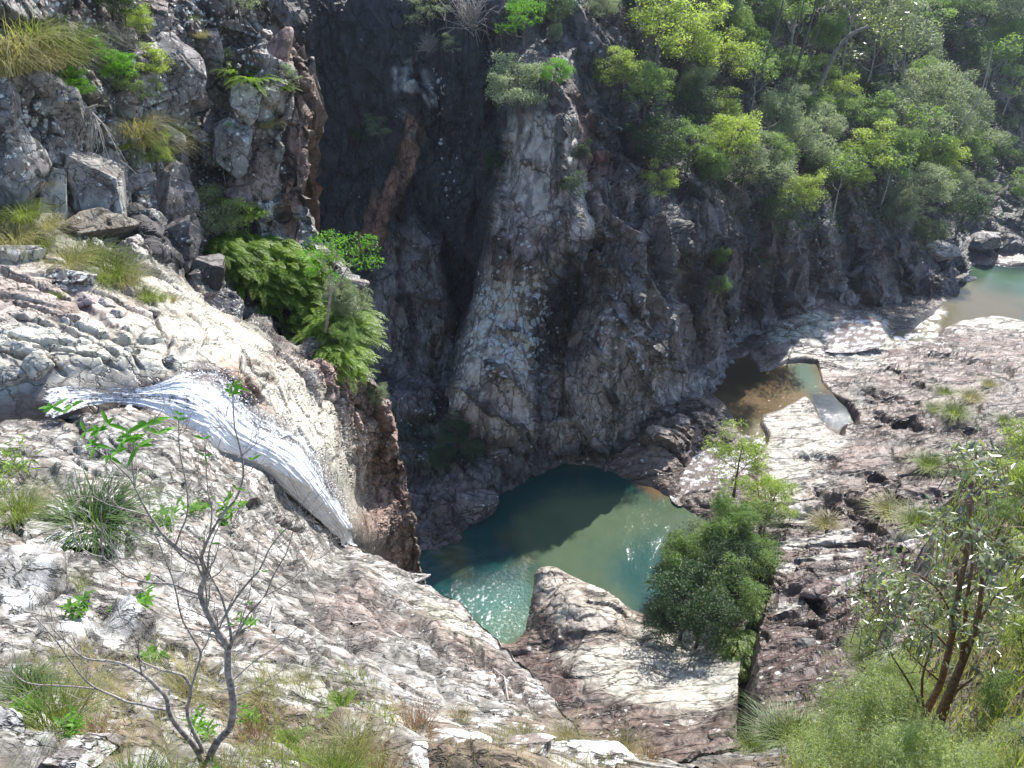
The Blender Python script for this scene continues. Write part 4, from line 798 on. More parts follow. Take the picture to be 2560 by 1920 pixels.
nz_ = n.new('ShaderNodeTexNoise'); nz_.inputs['Scale'].default_value = 1.0; nz_.inputs['Detail'].default_value = 9; nz_.inputs['Roughness'].default_value = .72; nz_.inputs['Distortion'].default_value = 1.3; l.new(mp.outputs[0], nz_.inputs['Vector'])
tc = n.new('ShaderNodeTexCoord'); ng = n.new('ShaderNodeTexNoise'); ng.inputs['Scale'].default_value = 17; ng.inputs['Detail'].default_value = 7; ng.inputs['Roughness'].default_value = .75; l.new(tc.outputs['Object'], ng.inputs['Vector'])
ad = n.new('ShaderNodeMath'); ad.operation = 'ADD'; l.new(nz_.outputs['Fac'], ad.inputs[0]); l.new(ng.outputs['Fac'], ad.inputs[1])
ma = n.new('ShaderNodeMath'); ma.operation = 'MULTIPLY_ADD'; ma.inputs[1].default_value = 2.5; l.new(ad.outputs[0], ma.inputs[0])
mb = n.new('ShaderNodeMath'); mb.operation = 'ADD'; mb.inputs[1].default_value = -2.42; l.new(at.outputs['Fac'], mb.inputs[0]); l.new(mb.outputs[0], ma.inputs[2])
r = ramp(n, [(0.15, (0.05, 0.042, 0.04)), (0.45, (0.55, 0.57, 0.6)), (0.75, (0.88, 0.89, 0.9))])
l.new(ma.outputs[0], r.inputs[0]); l.new(r.outputs[0], b.inputs['Base Color'])
b.inputs['Roughness'].default_value = 0.3; b.inputs['IOR'].default_value = 1.33
bp = n.new('ShaderNodeBump'); bp.inputs['Strength'].default_value = 0.7; bp.inputs['Distance'].default_value = 0.03; l.new(ad.outputs[0], bp.inputs['Height']); l.new(bp.outputs[0], b.inputs['Normal'])
M_FALL = m
ofall = link('waterfall', mesh_np('waterfall', g, F, M_FALL, True, {'foam': white, 'flow': np.stack([al * 16, ac * 1.6, ac * 0], 1)})); tag(ofall, 'white waterfall sliding over the ledge', kind='structure')

alp = n = None
mt_ = M_FALL.node_tree; tb = mt_.nodes.new('ShaderNodeBsdfTransparent'); mxs = mt_.nodes.new('ShaderNodeMixShader'); ra_ = ramp(mt_.nodes, [(0.10, 0.12), (0.34, 1.0)])
src_ = [x for x in mt_.links if x.to_socket.node.type == 'VALTORGB'][0].from_socket; mt_.links.new(src_, ra_.inputs[0]); mt_.links.new(ra_.outputs[0], mxs.inputs[0])
mt_.links.new(tb.outputs[0], mxs.inputs[1]); mt_.links.new(mt_.nodes['Principled BSDF'].outputs[0], mxs.inputs[2]); mt_.links.new(mxs.outputs[0], mt_.nodes['Material Output'].inputs['Surface'])
# droplets thrown off beside the fall
rng = np.random.default_rng(15); nd = 3000
ii = rng.integers(150, 330, nd); jj = np.where(rng.uniform(size=nd) < .75, rng.integers(74, 90, nd), rng.integers(0, 12, nd)); gg = g.reshape(420, 90, 3)
C = gg[ii, jj] + rng.normal(size=(nd, 3)) * np.array([.10, .10, .08]) + np.array([.03, .02, .09]); s_ = rng.uniform(.006, .02, nd)[:, None]
dv = rng.normal(size=(nd, 4, 3)); dv /= np.linalg.norm(dv, axis=2, keepdims=True); V = (C[:, None] + dv * s_[:, None]).reshape(-1, 3)
F = (np.arange(nd)[:, None, None] * 4 + np.array([[0, 1, 2], [0, 2, 3], [0, 3, 1], [1, 3, 2]])[None]).reshape(-1, 3)
m, n, l, b, o_ = mat_new('droplet'); b.inputs['Base Color'].default_value = (.9, .9, .92, 1); b.inputs['Roughness'].default_value = .2
tag(link('spray', mesh_np('spray', V, F, m)), 'fine drops splashing along the waterfall edges', kind='stuff')

# ---------------------------------------------------------------- plant building
def tube(pts, r0, r1, sides=5, flare=0.0):
    P = np.asarray(pts, float); n = len(P)
    T = np.gradient(P, axis=0); T /= np.linalg.norm(T, axis=1, keepdims=True) + 1e-9
    ref = np.array([0.31, 0.17, 0.93]); ref = np.where(np.abs(T @ ref)[:, None] > .95, np.array([1., 0, 0])[None], ref[None])
    A = np.cross(T, ref); A /= np.linalg.norm(A, axis=1, keepdims=True) + 1e-9; B = np.cross(T, A)
    rr = r0 + (r1 - r0) * np.linspace(0, 1, n) ** 0.9; rr[0] *= 1 + flare
    a = np.arange(sides) / sides * 2 * np.pi
    V = (P[:, None] + rr[:, None, None] * (np.cos(a)[None, :, None] * A[:, None] + np.sin(a)[None, :, None] * B[:, None])).reshape(-1, 3)
    i = np.arange(n - 1)[:, None] * sides; j = np.arange(sides)[None]; k = (j + 1) % sides
    F = np.stack([i + j, i + k, i + sides + k, i + sides + j], -1).reshape(-1, 4)
    return V, F
def join(parts):
    V, F, o = [], [], 0
    for v, f in parts: V.append(v); F.append(f + o); o += len(v)
    return np.concatenate(V), np.concatenate(F)
def tubes_mesh(name, tubes, mat, sides=5):
    V, F = join([tube(t[0], t[1], t[2], sides, t[3] if len(t) > 3 else 0) for t in tubes]); return mesh_np(name, V, F, mat, True)
def unit(a): return a / (np.linalg.norm(a, axis=-1, keepdims=True) + 1e-9)
def leafquads(C, A, B, l, w, var, bend=0.0):
    """pointed leaves: centre, long axis, width axis"""
    n = len(C); l = np.broadcast_to(l, n)[:, None]; w = np.broadcast_to(w, n)[:, None]
    N = np.cross(A, B)
    V = np.stack([C - A * l * .5, C + B * w * .5 + N * bend * l, C + A * l * .5, C - B * w * .5 + N * bend * l], 1).reshape(-1, 3)
    F = (np.arange(n)[:, None] * 4 + np.arange(4)[None])
    return V, F, np.repeat(var, 4)
def leaf_cloud(rng, centers, radii, per, size, aspect=0.4, flat=0.65, up=0.5, droop=0.0, fill=0.5):
    Cs, V_ = [], []
    for c, r in zip(centers, radii):
        k = max(6, int(per * rng.uniform(.7, 1.3)))
        d = unit(rng.normal(size=(k, 3)) + np.array([0, 0, up])); rad = r * rng.uniform(fill, 1, (k, 1)) ** 0.6 * (1 + 0.35 * rng.normal(size=(k, 1)) * .5)
        q = d * rad; q[:, 2] *= flat; q[:, 2] -= droop * (q[:, 0] ** 2 + q[:, 1] ** 2) / (r + 1e-6)
        Cs.append(c + q); V_.append(np.clip(rng.uniform(0, .55) + rng.uniform(0, .45, k), 0, 1))
    C = np.concatenate(Cs); n = len(C)
    A = unit(rng.normal(size=(n, 3)) * np.array([1, 1, .7]) + np.array([0, 0, -droop * 1.5 + .1])); B = unit(np.cross(A, rng.normal(size=(n, 3)) + np.array([0, 0, 1.2])))
    s = size * rng.uniform(.6, 1.35, n)
    return leafquads(C, A, B, s, s * aspect, np.concatenate(V_), 0.05)
def skeleton(rng, H, nb, spread, lean=(0, 0), rise=0.5, sub=3, first=0.25, multi=1, r=0.03):
    tubes, tips = [], []
    for m_ in range(multi):
        a0 = rng.uniform(0, 6.28); ln = np.array([lean[0] + (0.25 * math.cos(a0) if multi > 1 else 0), lean[1] + (0.25 * math.sin(a0) if multi > 1 else 0)])
        n = 7; t = np.linspace(0, 1, n); wob = rng.normal(size=(n, 2)).cumsum(0) * 0.02 * H
        tr = np.stack([ln[0] * H * t ** 1.4 + wob[:, 0] * t, ln[1] * H * t ** 1.4 + wob[:, 1] * t, H * .88 * t], 1)
        tubes.append((tr, r * H, r * H * .25, .5)); tips.append(tr[-1])
        for b in range(nb):
            f = first + (0.95 - first) * (b + rng.uniform(.1, .9)) / nb; k = f * (n - 1); i = int(k); p0 = tr[i] + (tr[min(i + 1, n - 1)] - tr[i]) * (k - i)
            az = b * 2.4 + rng.uniform(-.5, .5); L = spread * (1 - 0.55 * max(0, f - .35)) * rng.uniform(.65, 1.1); q = np.linspace(0, 1, 5)
            el = rise * rng.uniform(.5, 1.4)
            br = p0 + np.stack([np.cos(az) * L * q, np.sin(az) * L * q, L * el * q ** 1.3 + 0 * q], 1) + rng.normal(size=(5, 3)) * 0.03 * L * q[:, None]
            rb = r * H * (1 - f * .7) * .5
            tubes.append((br, rb, rb * .3)); tips.append(br[-1])
            for s in range(sub):
                j = 1 + int(rng.integers(0, 3)); p1 = br[j]; az2 = az + rng.choice([-1, 1]) * rng.uniform(.5, 1.2); L2 = L * rng.uniform(.35, .6); q2 = np.linspace(0, 1, 4)
                b2 = p1 + np.stack([np.cos(az2) * L2 * q2, np.sin(az2) * L2 * q2, L2 * el * 1.3 * q2], 1) + rng.normal(size=(4, 3)) * 0.03 * L2 * q2[:, None]
                tubes.append((b2, rb * .5, rb * .15)); tips.append(b2[-1])
    return tubes, np.array(tips)
def make_tree(seed, leaf, bark, H=1.0, nb=7, spread=.45, cr=.13, per=60, size=.04, aspect=.4, flat=.65, up=.5, droop=0, rise=.5, sub=3, first=.3, multi=1, r=.022, lean=(0, 0), crown='crown'):
    rng = np.random.default_rng(seed)
    tubes, tips = skeleton(rng, H, nb, spread, lean, rise, sub, first, multi, r)
    V, F, a = leaf_cloud(rng, tips, cr * rng.uniform(.6, 1.3, len(tips)), per, size, aspect, flat, up, droop)
    return [('trunk', tubes_mesh('trunk', tubes, bark, 5)), (crown, mesh_np(crown, V, F, leaf, False, {'var': a}))]
def remat(proto, leaf, bark=None):
    out = []
    for k, p in enumerate(proto):
        me = p[1].copy(); me.materials.clear(); me.materials.append(leaf if k == len(proto) - 1 else (bark or p[1].materials[0])); out.append((p[0], me))
    return out
def grass_mesh(seed, mat, n=260, H=1.0, R=.25, w=.02, droop=.6, lean=.35, segs=4, up=1.0, name='blades'):
    rng = np.random.default_rng(seed)
    az = rng.uniform(0, 6.28, n); r0 = R * np.sqrt(rng.uniform(0, 1, n)); base = np.stack([r0 * np.cos(az), r0 * np.sin(az), 0 * az], 1)
    d = az + rng.normal(size=n) * .7; h = H * rng.uniform(.45, 1.05, n); ln = lean * rng.uniform(.3, 1.6, n) + r0 / R * lean * .8
    dv = np.stack([np.cos(d), np.sin(d), 0 * d], 1); wv = np.stack([-np.sin(d), np.cos(d), 0 * d], 1)
    t = np.linspace(0, 1, segs + 1)
    P = base[:, None] + dv[:, None] * (h * ln)[:, None, None] * (t ** 1.6)[None, :, None] * 1.2
    P[..., 2] += (h[:, None] * (t[None] - droop * (ln[:, None]) * t[None] ** 2.6)) * up
    ww = w * (1 - t ** 1.5 * .95) * 1.0
    Lh = P - wv[:, None] * ww[None, :, None] * .5; Rh = P + wv[:, None] * ww[None, :, None] * .5
    V = np.stack([Lh, Rh], 2).reshape(n, -1, 3); m_ = (segs + 1) * 2
    f = np.array([[2 * k, 2 * k + 1, 2 * k + 3, 2 * k + 2] for k in range(segs)])
    F = (np.arange(n)[:, None, None] * m_ + f[None]).reshape(-1, 4)
    return mesh_np(name, V.reshape(-1, 3), F, mat, False, {'var': np.repeat(np.clip(rng.normal(.5, .25, n), 0, 1), m_)})
def frond_mesh(seed, mat, n=16, L=1.0, leaflets=26, ll=.16, lw=.03, arch=.5, bias=None, name='fronds', upang=.8, rootR=0.0):
    """arching fronds with paired leaflets"""
    rng = np.random.default_rng(seed); Vs, Fs, As = [], [], []; o = 0
    for k in range(n):
        az = k / n * 6.28 + rng.uniform(-.3, .3)
        if bias is not None: az = bias + rng.normal() * .6
        len_ = L * rng.uniform(.6, 1.1); e = upang * rng.uniform(.6, 1.2)
        t = np.linspace(0.08, 1, leaflets); dx = len_ * (math.cos(e) * t + .25 * arch * t ** 2); dz = len_ * (math.sin(e) * t - arch * t ** 2.2)
        P = np.stack([np.cos(az) * dx, np.sin(az) * dx, dz], 1) + rng.normal(size=3) * .03
        if rootR: ra, rr_ = rng.uniform(0, 6.28), rootR * rng.uniform() ** .5; P = P + np.array([rr_ * math.cos(ra), rr_ * math.sin(ra), .28 * (1 - (rr_ / rootR) ** 2)])
        T = unit(np.gradient(P, axis=0)); S = unit(np.cross(T, np.array([0, 0, 1.0]))); prof = np.sin(np.pi * np.clip(t * .9 + .08, 0, 1)) ** .6
        for sgn in (-1, 1):
            A = unit(S * sgn + T * .55 + rng.normal(size=P.shape) * .1); l_ = ll * prof * len_
            B = unit(np.cross(A, np.cross(S, T)))
            v, f, a = leafquads(P + A * (l_ * .5)[:, None], A, B, l_, lw * len_ * np.ones(len(P)), np.clip(rng.uniform(0, .5) + rng.uniform(0, .4, len(P)), 0, 1))
            Vs.append(v); Fs.append(f + o); As.append(a); o += len(v)
        v, f = tube(P[::4], .006 * len_, .002 * len_, 3); Vs.append(v); Fs.append(f + o); As.append(np.full(len(v), .2)); o += len(v)
    return mesh_np(name, np.concatenate(Vs), np.concatenate(Fs), mat, False, {'var': np.concatenate(As)})

# prototypes, about one unit across
FE = [make_tree(s, L_MID, M_BARK_D, H=1.0, nb=9, spread=.42, cr=.14, per=105, size=.038, aspect=.34, flat=.7, up=.7, rise=.55, sub=3, first=.3, multi=m_) for s, m_ in ((1, 1), (2, 2), (3, 2), (4, 1))]
GU = [make_tree(s, L_GREY, M_BARK_G, H=1.35, nb=8, spread=.42, cr=.13, per=42, size=.062, aspect=.3, flat=.8, up=.3, droop=.25, rise=.9, sub=3, first=.45, multi=1, r=.016) for s in (11, 12)]
CA = [make_tree(s, L_GREY, M_BARK_D, H=1.1, nb=10, spread=.36, cr=.13, per=95, size=.075, aspect=.12, flat=1.0, up=.4, droop=.2, rise=.8, sub=3, first=.2, multi=2) for s in (21, 22)]
PAL = {'yel': L_YEL, 'mid': L_MID, 'grey': L_GREY, 'dark': L_DARK, 'glos': L_GLOS, 'bri': L_BRI}
_cache = {}
def proto(kind, idx, col):
    key = (kind, idx, col)
    if key not in _cache:
        src = {'fe': FE, 'gu': GU, 'ca': CA}[kind]; _cache[key] = remat(src[idx % len(src)], PAL[col])
    return _cache[key]
def bare_mesh(seed, mat, n=70, name='twigs', H=1.0, spread=.5):
    rng = np.random.default_rng(seed); T = []
    for k in range(n):
        az = rng.uniform(0, 6.28); L = rng.uniform(.45, 1) ; el = rng.uniform(.2, 1.3); t = np.linspace(0, 1, 5)
        p = np.stack([np.cos(az) * L * spread * np.cos(el) * t * 1.3, np.sin(az) * L * spread * np.cos(el) * t * 1.3, H * L * np.sin(el) * t - .15 * t ** 2], 1) + rng.normal(size=(5, 3)) * .02 * t[:, None]
        T.append((p, .009, .003)); 
        for s in range(3):
            j = int(rng.integers(1, 4)); q = p[j] + unit(rng.normal(size=3) + (p[-1] - p[0])) * np.linspace(0, .28, 3)[:, None]; T.append((q, .005, .002))
    return tubes_mesh(name, T, mat, 3)
BARE = [('twigs', bare_mesh(31, M_TWIG))]
def crown_at(S, u, v, wpx, pr, name, label, cat, group=None, hw=1.0, rz=None, drop=.42, fwd=0.0, tilt=(0, 0), sz=1.0, rngs=[7]):
    """stand a plant on the sheet so that its crown shows round the pixel (u, v) at wpx wide"""
    rng = random.Random(rngs[0] * 7919 + int(u * 3 + v)); 
    p, n = surf(S, u, v + wpx * drop)
    Dd = float(np.dot(p - np.array([0, 0, CAM_H]), np.array([0, cP, -sP]))); s = wpx * Dd / FPX
    rz = rng.uniform(0, 6.28) if rz is None else rz
    p = p - np.array([0, 0, 0.04 * s])
    return place(pr, name, p, label, cat, group, (tilt[0], tilt[1], rz), (s, s, s * sz))

# ===== forest on the hillside
F_ = lambda u, v, w, k, i, c, name, label, cat='tree', **kw: crown_at(S1, u, v, w * 1.02, proto(k, i, c), name, label, cat, **kw)
HT = [
 (1623, 105, 205, 'fe', 0, 'yel', 'feathery_tree', 'largest lime-green feathery tree on the brink beside the bare rocky top of the cliff'),
 (1540, 190, 120, 'fe', 1, 'yel', 'feathery_tree', 'small yellow-green tree drooping over the brink, leftmost of the lime-green group'),
 (1702, 140, 175, 'fe', 2, 'yel', 'feathery_tree', 'lime-green tree directly right of the largest feathery tree on the brink'),
 (1787, 190, 160, 'fe', 3, 'yel', 'feathery_tree', 'yellow-green spreading tree with dark forked boughs under the slender grey gum poles'),
 (1600, 245, 130, 'fe', 1, 'mid', 'feathery_tree', 'mid-green bush hanging below the largest lime-green tree, over the blocky grey rock'),
 (1806, 305, 118, 'fe', 0, 'yel', 'feathery_tree', 'brightest yellow tree crown, a compact ball on its own below the dark gum poles'),
 (1795, 375, 135, 'fe', 2, 'yel', 'feathery_tree', 'yellow-green bush right under the brightest yellow crown'),
 (1700, 395, 125, 'fe', 3, 'mid', 'feathery_tree', 'green bush leaning out of the cliff left of the bare grey thicket'),
 (1636, 385, 150, 'fe', 1, 'dark', 'shrub', 'dark olive leafy shrub on the cliff below the blocky grey rock'),
 (1838, 430, 130, 'fe', 0, 'grey', 'shrub', 'greyish shrub at the lower edge of the bare grey thicket'),
 (1951, 506, 115, 'fe', 2, 'yel', 'feathery_tree', 'bright lime tree on the lower edge of the wood, above the black vertical rock ribs'),
 (1893, 470, 140, 'fe', 3, 'grey', 'feathery_tree', 'grey-green tree just left of the bright lime tree on the lower edge of the wood'),
 (1955, 350, 150, 'ca', 0, 'grey', 'casuarina_tree', 'soft blue-green tree in the middle of the slope below the pale leaning gum limb'),
 (2012, 395, 150, 'fe', 1, 'grey', 'feathery_tree', 'silvery green rounded tree below the soft blue-green tree'),
 (2068, 405, 105, 'fe', 0, 'mid', 'feathery_tree', 'fresh green narrow crown standing against the silvery rounded tree'),
 (1867, 165, 115, 'ca', 1, 'mid', 'casuarina_tree', 'blue-green bushy tree between the lime group and the dark gum poles'),
 (1938, 200, 110, 'fe', 3, 'mid', 'feathery_tree', 'mid-green tree at the foot of the cluster of dark gum poles'),
 (1820, 84, 120, 'ca', 0, 'mid', 'casuarina_tree', 'olive weeping tree with a dark thin trunk near the upper edge, left of the poles'),
 (1757, 84, 95, 'fe', 1, 'grey', 'shrub', 'dull grey shrub in front of the dark rock above the lime-green group'),
 (1955, 50, 200, 'gu', 0, 'mid', 'gum_tree', 'tall green gum at the upper edge, leftmost of the glinting gums'),
 (2040, 60, 170, 'gu', 1, 'glos', 'gum_tree', 'glinting gum tree whose leaves flash white beside the dark poles'),
 (2090, 125, 175, 'gu', 0, 'glos', 'gum_tree', 'glinting gum crown right behind the pale leaning limb'),
 (2166, 90, 170, 'fe', 2, 'grey', 'feathery_tree', 'pale green tree above the tip of the pale leaning limb'),
 (2145, 205, 155, 'gu', 1, 'glos', 'gum_tree', 'loose sparkling gum under the curve of the pale leaning limb'),
 (2230, 225, 160, 'gu', 0, 'grey', 'gum_tree', 'olive gum with scattered bright leaves right of the sparkling one'),
 (2027, 205, 105, 'fe', 3, 'yel', 'feathery_tree', 'golden-yellow bush glowing behind the base of the pale leaning limb'),
 (2082, 262, 118, 'fe', 0, 'yel', 'feathery_tree', 'yellowish hanging bush beside a brown trunk, below the pale limb'),
 (2272, 290, 170, 'fe', 1, 'grey', 'feathery_tree', 'broad grey-green crown on the right shoulder of the slope'),
 (2250, 338, 180, 'fe', 2, 'grey', 'feathery_tree', 'wide layered pale crown, flat as a shelf, on the right shoulder of the slope'),
 (2140, 335, 165, 'fe', 3, 'mid', 'feathery_tree', 'mid-green domed tree left of the wide layered pale crown'),
 (2124, 400, 140, 'fe', 0, 'yel', 'feathery_tree', 'yellow-green tree with fanned grey branches in the centre of the wood'),
 (2190, 412, 130, 'ca', 1, 'mid', 'casuarina_tree', 'wispy green tree right of the tree with fanned branches'),
 (2250, 405, 140, 'gu', 1, 'mid', 'gum_tree', 'dark-limbed olive tree below the wide layered crown'),
 (2315, 408, 120, 'fe', 1, 'yel', 'feathery_tree', 'yellow-tipped tree left of the small bright crown on the right flank'),
 (2345, 440, 112, 'fe', 2, 'yel', 'feathery_tree', 'small bright lime crown furthest down the right flank of the wood'),
 (2403, 402, 100, 'ca', 0, 'mid', 'casuarina_tree', 'mid-green slender tree beside the shaded gully on the right flank'),
 (2398, 325, 150, 'ca', 1, 'grey', 'casuarina_tree', 'blue-green conical tree standing clear on the right shoulder'),
 (2440, 385, 120, 'fe', 3, 'grey', 'feathery_tree', 'grey misty bush beside the blue-green conical tree'),
 (2327, 195, 100, 'gu', 0, 'grey', 'gum_tree', 'small pale gum against the dark shaded wood'),
 (2343, 240, 100, 'fe', 0, 'grey', 'feathery_tree', 'pale round tree with white-tipped leaves under the small pale gum'),
 (2386, 127, 135, 'fe', 1, 'dark', 'shaded_tree', 'dim grey shaded tree in the dark band of the wood'),
 (2500, 110, 165, 'gu', 1, 'grey', 'gum_tree', 'grey-green gum with white bare limbs near the upper corner'),
 (2455, 220, 130, 'gu', 0, 'mid', 'gum_tree', 'open-branched gum with a long thin white trunk in the shaded gully'),
 (2490, 270, 100, 'gu', 1, 'mid', 'gum_tree', 'small leafy gum in the shaded gully, below the white-limbed one'),
 (2508, 388, 78, 'fe', 2, 'mid', 'feathery_tree', 'narrow isolated green tree in the shade above the far pool'),
 (2445, 498, 82, 'fe', 3, 'grey', 'feathery_tree', 'pale little tree, lowest of the wood before the far pool'),
 (2259, 494, 130, 'fe', 1, 'grey', 'feathery_tree', 'drooping grey-green tree on the cliff edge above the slanting shore slabs'),
 (2225, 550, 110, 'ca', 0, 'grey', 'casuarina_tree', 'hanging feathery bush below the cliff edge above the slanting slabs'),
 (2314, 510, 115, 'fe', 0, 'grey', 'feathery_tree', 'dull olive tree between the drooping tree and the shaded gully'),
 (2124, 455, 80, 'fe', 2, 'yel', 'shrub', 'small yellow shrub at the cliff edge over the palest rock rib'),
 (1913, 555, 130, 'fe', 3, 'dark', 'shrub', 'dark green shrub hanging beneath the bright lime tree'),
 (2377, 545, 105, 'fe', 1, 'dark', 'shrub', 'dark shrub mass above the river bend'),
 (2305, 592, 95, 'fe', 2, 'dark', 'shrub', 'blackish olive bush in the gully over the shore rocks'),
 (1774, 645, 54, 'ca', 1, 'mid', 'shrub', 'little pale plant high on the bare wall right of the great bulge'),
 (1762, 715, 58, 'fe', 1, 'mid', 'shrub', 'pale green plant hanging in the crack right of the great bulge'),
 (1896, 665, 70, 'fe', 2, 'dark', 'shrub', 'dim green bush low on the black vertical ribs'),
 (2208, 22, 150, 'fe', 0, 'mid', 'feathery_tree', 'soft green tree at the upper edge, right of the pale leaning limb'),
 (2293, 63, 140, 'fe', 3, 'mid', 'feathery_tree', 'rounded green tree at the upper edge over the dark band of the wood'),
 (2377, 32, 140, 'fe', 1, 'mid', 'feathery_tree', 'blue-tinged rounded tree, middle one of the three along the upper edge'),
 (2445, 38, 130, 'fe', 2, 'grey', 'feathery_tree', 'greyish rounded tree along the upper edge beside the white-limbed gum'),
 (2535, 40, 120, 'ca', 0, 'dark', 'casuarina_tree', 'dark conifer-like tree in the upper corner'),
 (2545, 190, 110, 'fe', 3, 'dark', 'shaded_tree', 'shaded blue-green tree at the frame edge beside the open-branched gum'),
 (2535, 300, 90, 'fe', 0, 'dark', 'shaded_tree', 'shaded tree at the frame edge above the narrow isolated green tree'),
 (1310, 262, 155, 'fe', 2, 'grey', 'cliff_shrub', 'silvery yellow rounded shrub perched on the top of the pale buttress'),
 (1310, 70, 125, 'fe', 3, 'bri', 'broadleaf_shrub', 'bright green broad-leaved sparse shrub above the dark cleft'),
 (1385, 95, 46, 'ca', 1, 'grey', 'cliff_shrub', 'narrow pale upright bush right of the bright broad-leaved shrub'),
 (1382, 205, 80, 'fe', 1, 'bri', 'broadleaf_shrub', 'thin scattering bright green shrub right above the silvery perched shrub'),
 (1395, 50, 90, 'fe', 1, 'dark', 'cliff_shrub', 'dull dark bush behind the narrow pale upright bush'),
 (1424, 478, 80, 'fe', 0, 'dark', 'cliff_shrub', 'dark ferny patch growing in the middle of the pale buttress'),
 (1660, 470, 110, 'fe', 0, 'yel', 'cliff_shrub', 'leafy olive shrub with curved shiny leaves on the shaded rib'),
 (1075, 45, 120, 'fe', 3, 'grey', 'cliff_shrub', 'dim olive bush at the top of the shaded recess'),
 (960, 335, 70, 'fe', 2, 'grey', 'cliff_shrub', 'faint grey bush above the rusty leaning slab'),
 (893, 340, 46, 'fe', 1, 'dark', 'cliff_shrub', 'tiny dark bush on the shaded wall left of the rusty slab'),
 (1140, 130, 60, 'fe', 0, 'grey', 'cliff_shrub', 'small grey tuft below the twiggy grey thicket at the top of the recess'),
 (1600, 40, 90, 'fe', 3, 'dark', 'cliff_shrub', 'dark shrub on the bare rocky top behind the largest lime-green tree'),
 (1500, 50, 80, 'fe', 1, 'grey', 'cliff_shrub', 'dull grey shrub at the upper edge left of the lime-green group'),
]
for k, (u, v, w, kd, i, c, nm, lb) in enumerate(HT):
    F_(u, v, w, kd, i, c, nm, lb, 'shrub' if 'shrub' in nm else 'tree', group='trees and shrubs of the wooded hillside')
for u, v, w, lb in ((1871, 352, 140, 'bare grey twiggy thicket right of the yellow-green bushes'), (1915, 402, 120, 'second bare grey thicket, below and right of the larger one'),
                    (1185, 30, 150, 'twiggy grey thicket hanging over the top of the shaded recess'), (1075, 100, 70, 'small bare grey bush under the dim olive bush in the recess'), (1560, 480, 60, 'thin dead twigs on the shaded rib below the ferny patch'), (2335, 470, 90, 'grey leafless bush below the small bright lime crown')):
    crown_at(S1, u, v, w, BARE, 'bare_bush', lb, 'bush', 'leafless grey bushes on the cliff', drop=.35)
# filler shrubs that nothing tells apart
rng = np.random.default_rng(77); pts = [(h[0], h[1]) for h in HT]; cnt = 0
fill_kinds = [('fe', 0, 'dark'), ('fe', 1, 'mid'), ('fe', 2, 'dark'), ('ca', 0, 'mid'), ('fe', 3, 'grey'), ('gu', 0, 'mid'), ('fe', 1, 'grey'), ('ca', 1, 'grey')]
COLN = {'dark': 'dark green', 'mid': 'mid-green', 'grey': 'greyish'}; used_l = {}
SHORT = {}
def fill_label(u, v, c):
    h = sorted(HT, key=lambda h: (h[0] - u) ** 2 + (h[1] - v) ** 2)
    for q in h[:6]:
        dx, dy = u - q[0], v - q[1]; w_ = ('right of' if dx > 0 else 'left of') if abs(dx) > abs(dy) else ('below' if dy > 0 else 'above')
        core = ' '.join(q[7].split()[:9]).split(',')[0]
        for cut in (' on the', ' at the', ' in the', ' over the', ' under', ' below', ' right of', ' left of', ' directly', ' hanging', ' leaning', ' growing', ' beside', ' whose', ' with', ' between', ' behind', ' above', ' against', ' standing', ' just', ' near', ' furthest', ' along', ' crossing', ' tucked'):
            k = core.find(cut)
            if k > 14: core = core[:k]
        L = COLN[c] + ' filler shrub ' + w_ + ' the ' + core.strip()
        L = L.replace('filler ', '')
        if L not in used_l: used_l[L] = 1; return L
    for extra in ('small ', 'half-hidden ', 'ragged '):
        if extra + L not in used_l: used_l[extra + L] = 1; return extra + L
    return 'dull green shrub filling a gap between the larger trees'
for _ in range(1500):
    u, v = rng.uniform(1480, 2700), rng.uniform(-90, 600)
    if v > interp(u, [(1480, -20), (1600, 60), (1680, 400), (1800, 460), (1960, 510), (2120, 520), (2300, 530), (2440, 520), (2700, 560)]) or (u < 1700 and v > 130): continue
    if min((u - a) ** 2 + (v - b) ** 2 for a, b in pts) < 52 ** 2: continue
    pts.append((u, v)); kd, i, c = fill_kinds[cnt % 8]; cnt += 1
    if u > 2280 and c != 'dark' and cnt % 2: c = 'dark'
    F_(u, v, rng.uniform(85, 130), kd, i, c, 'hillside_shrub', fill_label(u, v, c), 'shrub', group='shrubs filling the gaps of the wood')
    if cnt > 80: break
for (u, v, w, lb) in ((1140, 1095, 90, 'dim ferny clump on the shaded rocks left of the pool'), (1095, 1140, 80, 'dark clump by the boulder at the shaded corner of the pool'), (1180, 1125, 60, 'low dark plant against the foot of the pale buttress'),
                      (1250, 420, 60, 'grey-green plant on the left edge of the pale buttress'), (1440, 395, 60, 'dull plant in the gully beside the red rock'), (1480, 560, 70, 'dark mossy plant in the gully over the dark hollow')):
    crown_at(S1, u, v, w, proto('fe', 2, 'dark'), 'shade_shrub', lb, 'shrub', 'dim plants on the shaded rock')
# undergrowth between them
rng = np.random.default_rng(5)
m_ = (sdpoly(S1.fu, S1.fv, veg_line) > 10) & (S1.fv > -140); idx = np.where(m_)[0]; idx = rng.choice(idx, 26000)
C = S1.fp[idx] + rng.normal(size=(len(idx), 3)) * np.array([.25, .25, .25]) + np.array([0, -.1, .25]); A = unit(rng.normal(size=C.shape) + [0, 0, .5]); B = unit(np.cross(A, rng.normal(size=C.shape)))
sz = rng.uniform(.12, .34, len(C))
V, F, a = leafquads(C, A, B, sz, sz * .4, np.clip(rng.normal(.4, .25, len(C)), 0, 1), .05)
tag(link('undergrowth', mesh_np('undergrowth', V, F, L_DARK, False, {'var': a})), 'dark leafy undergrowth covering the wooded hillside', kind='stuff')
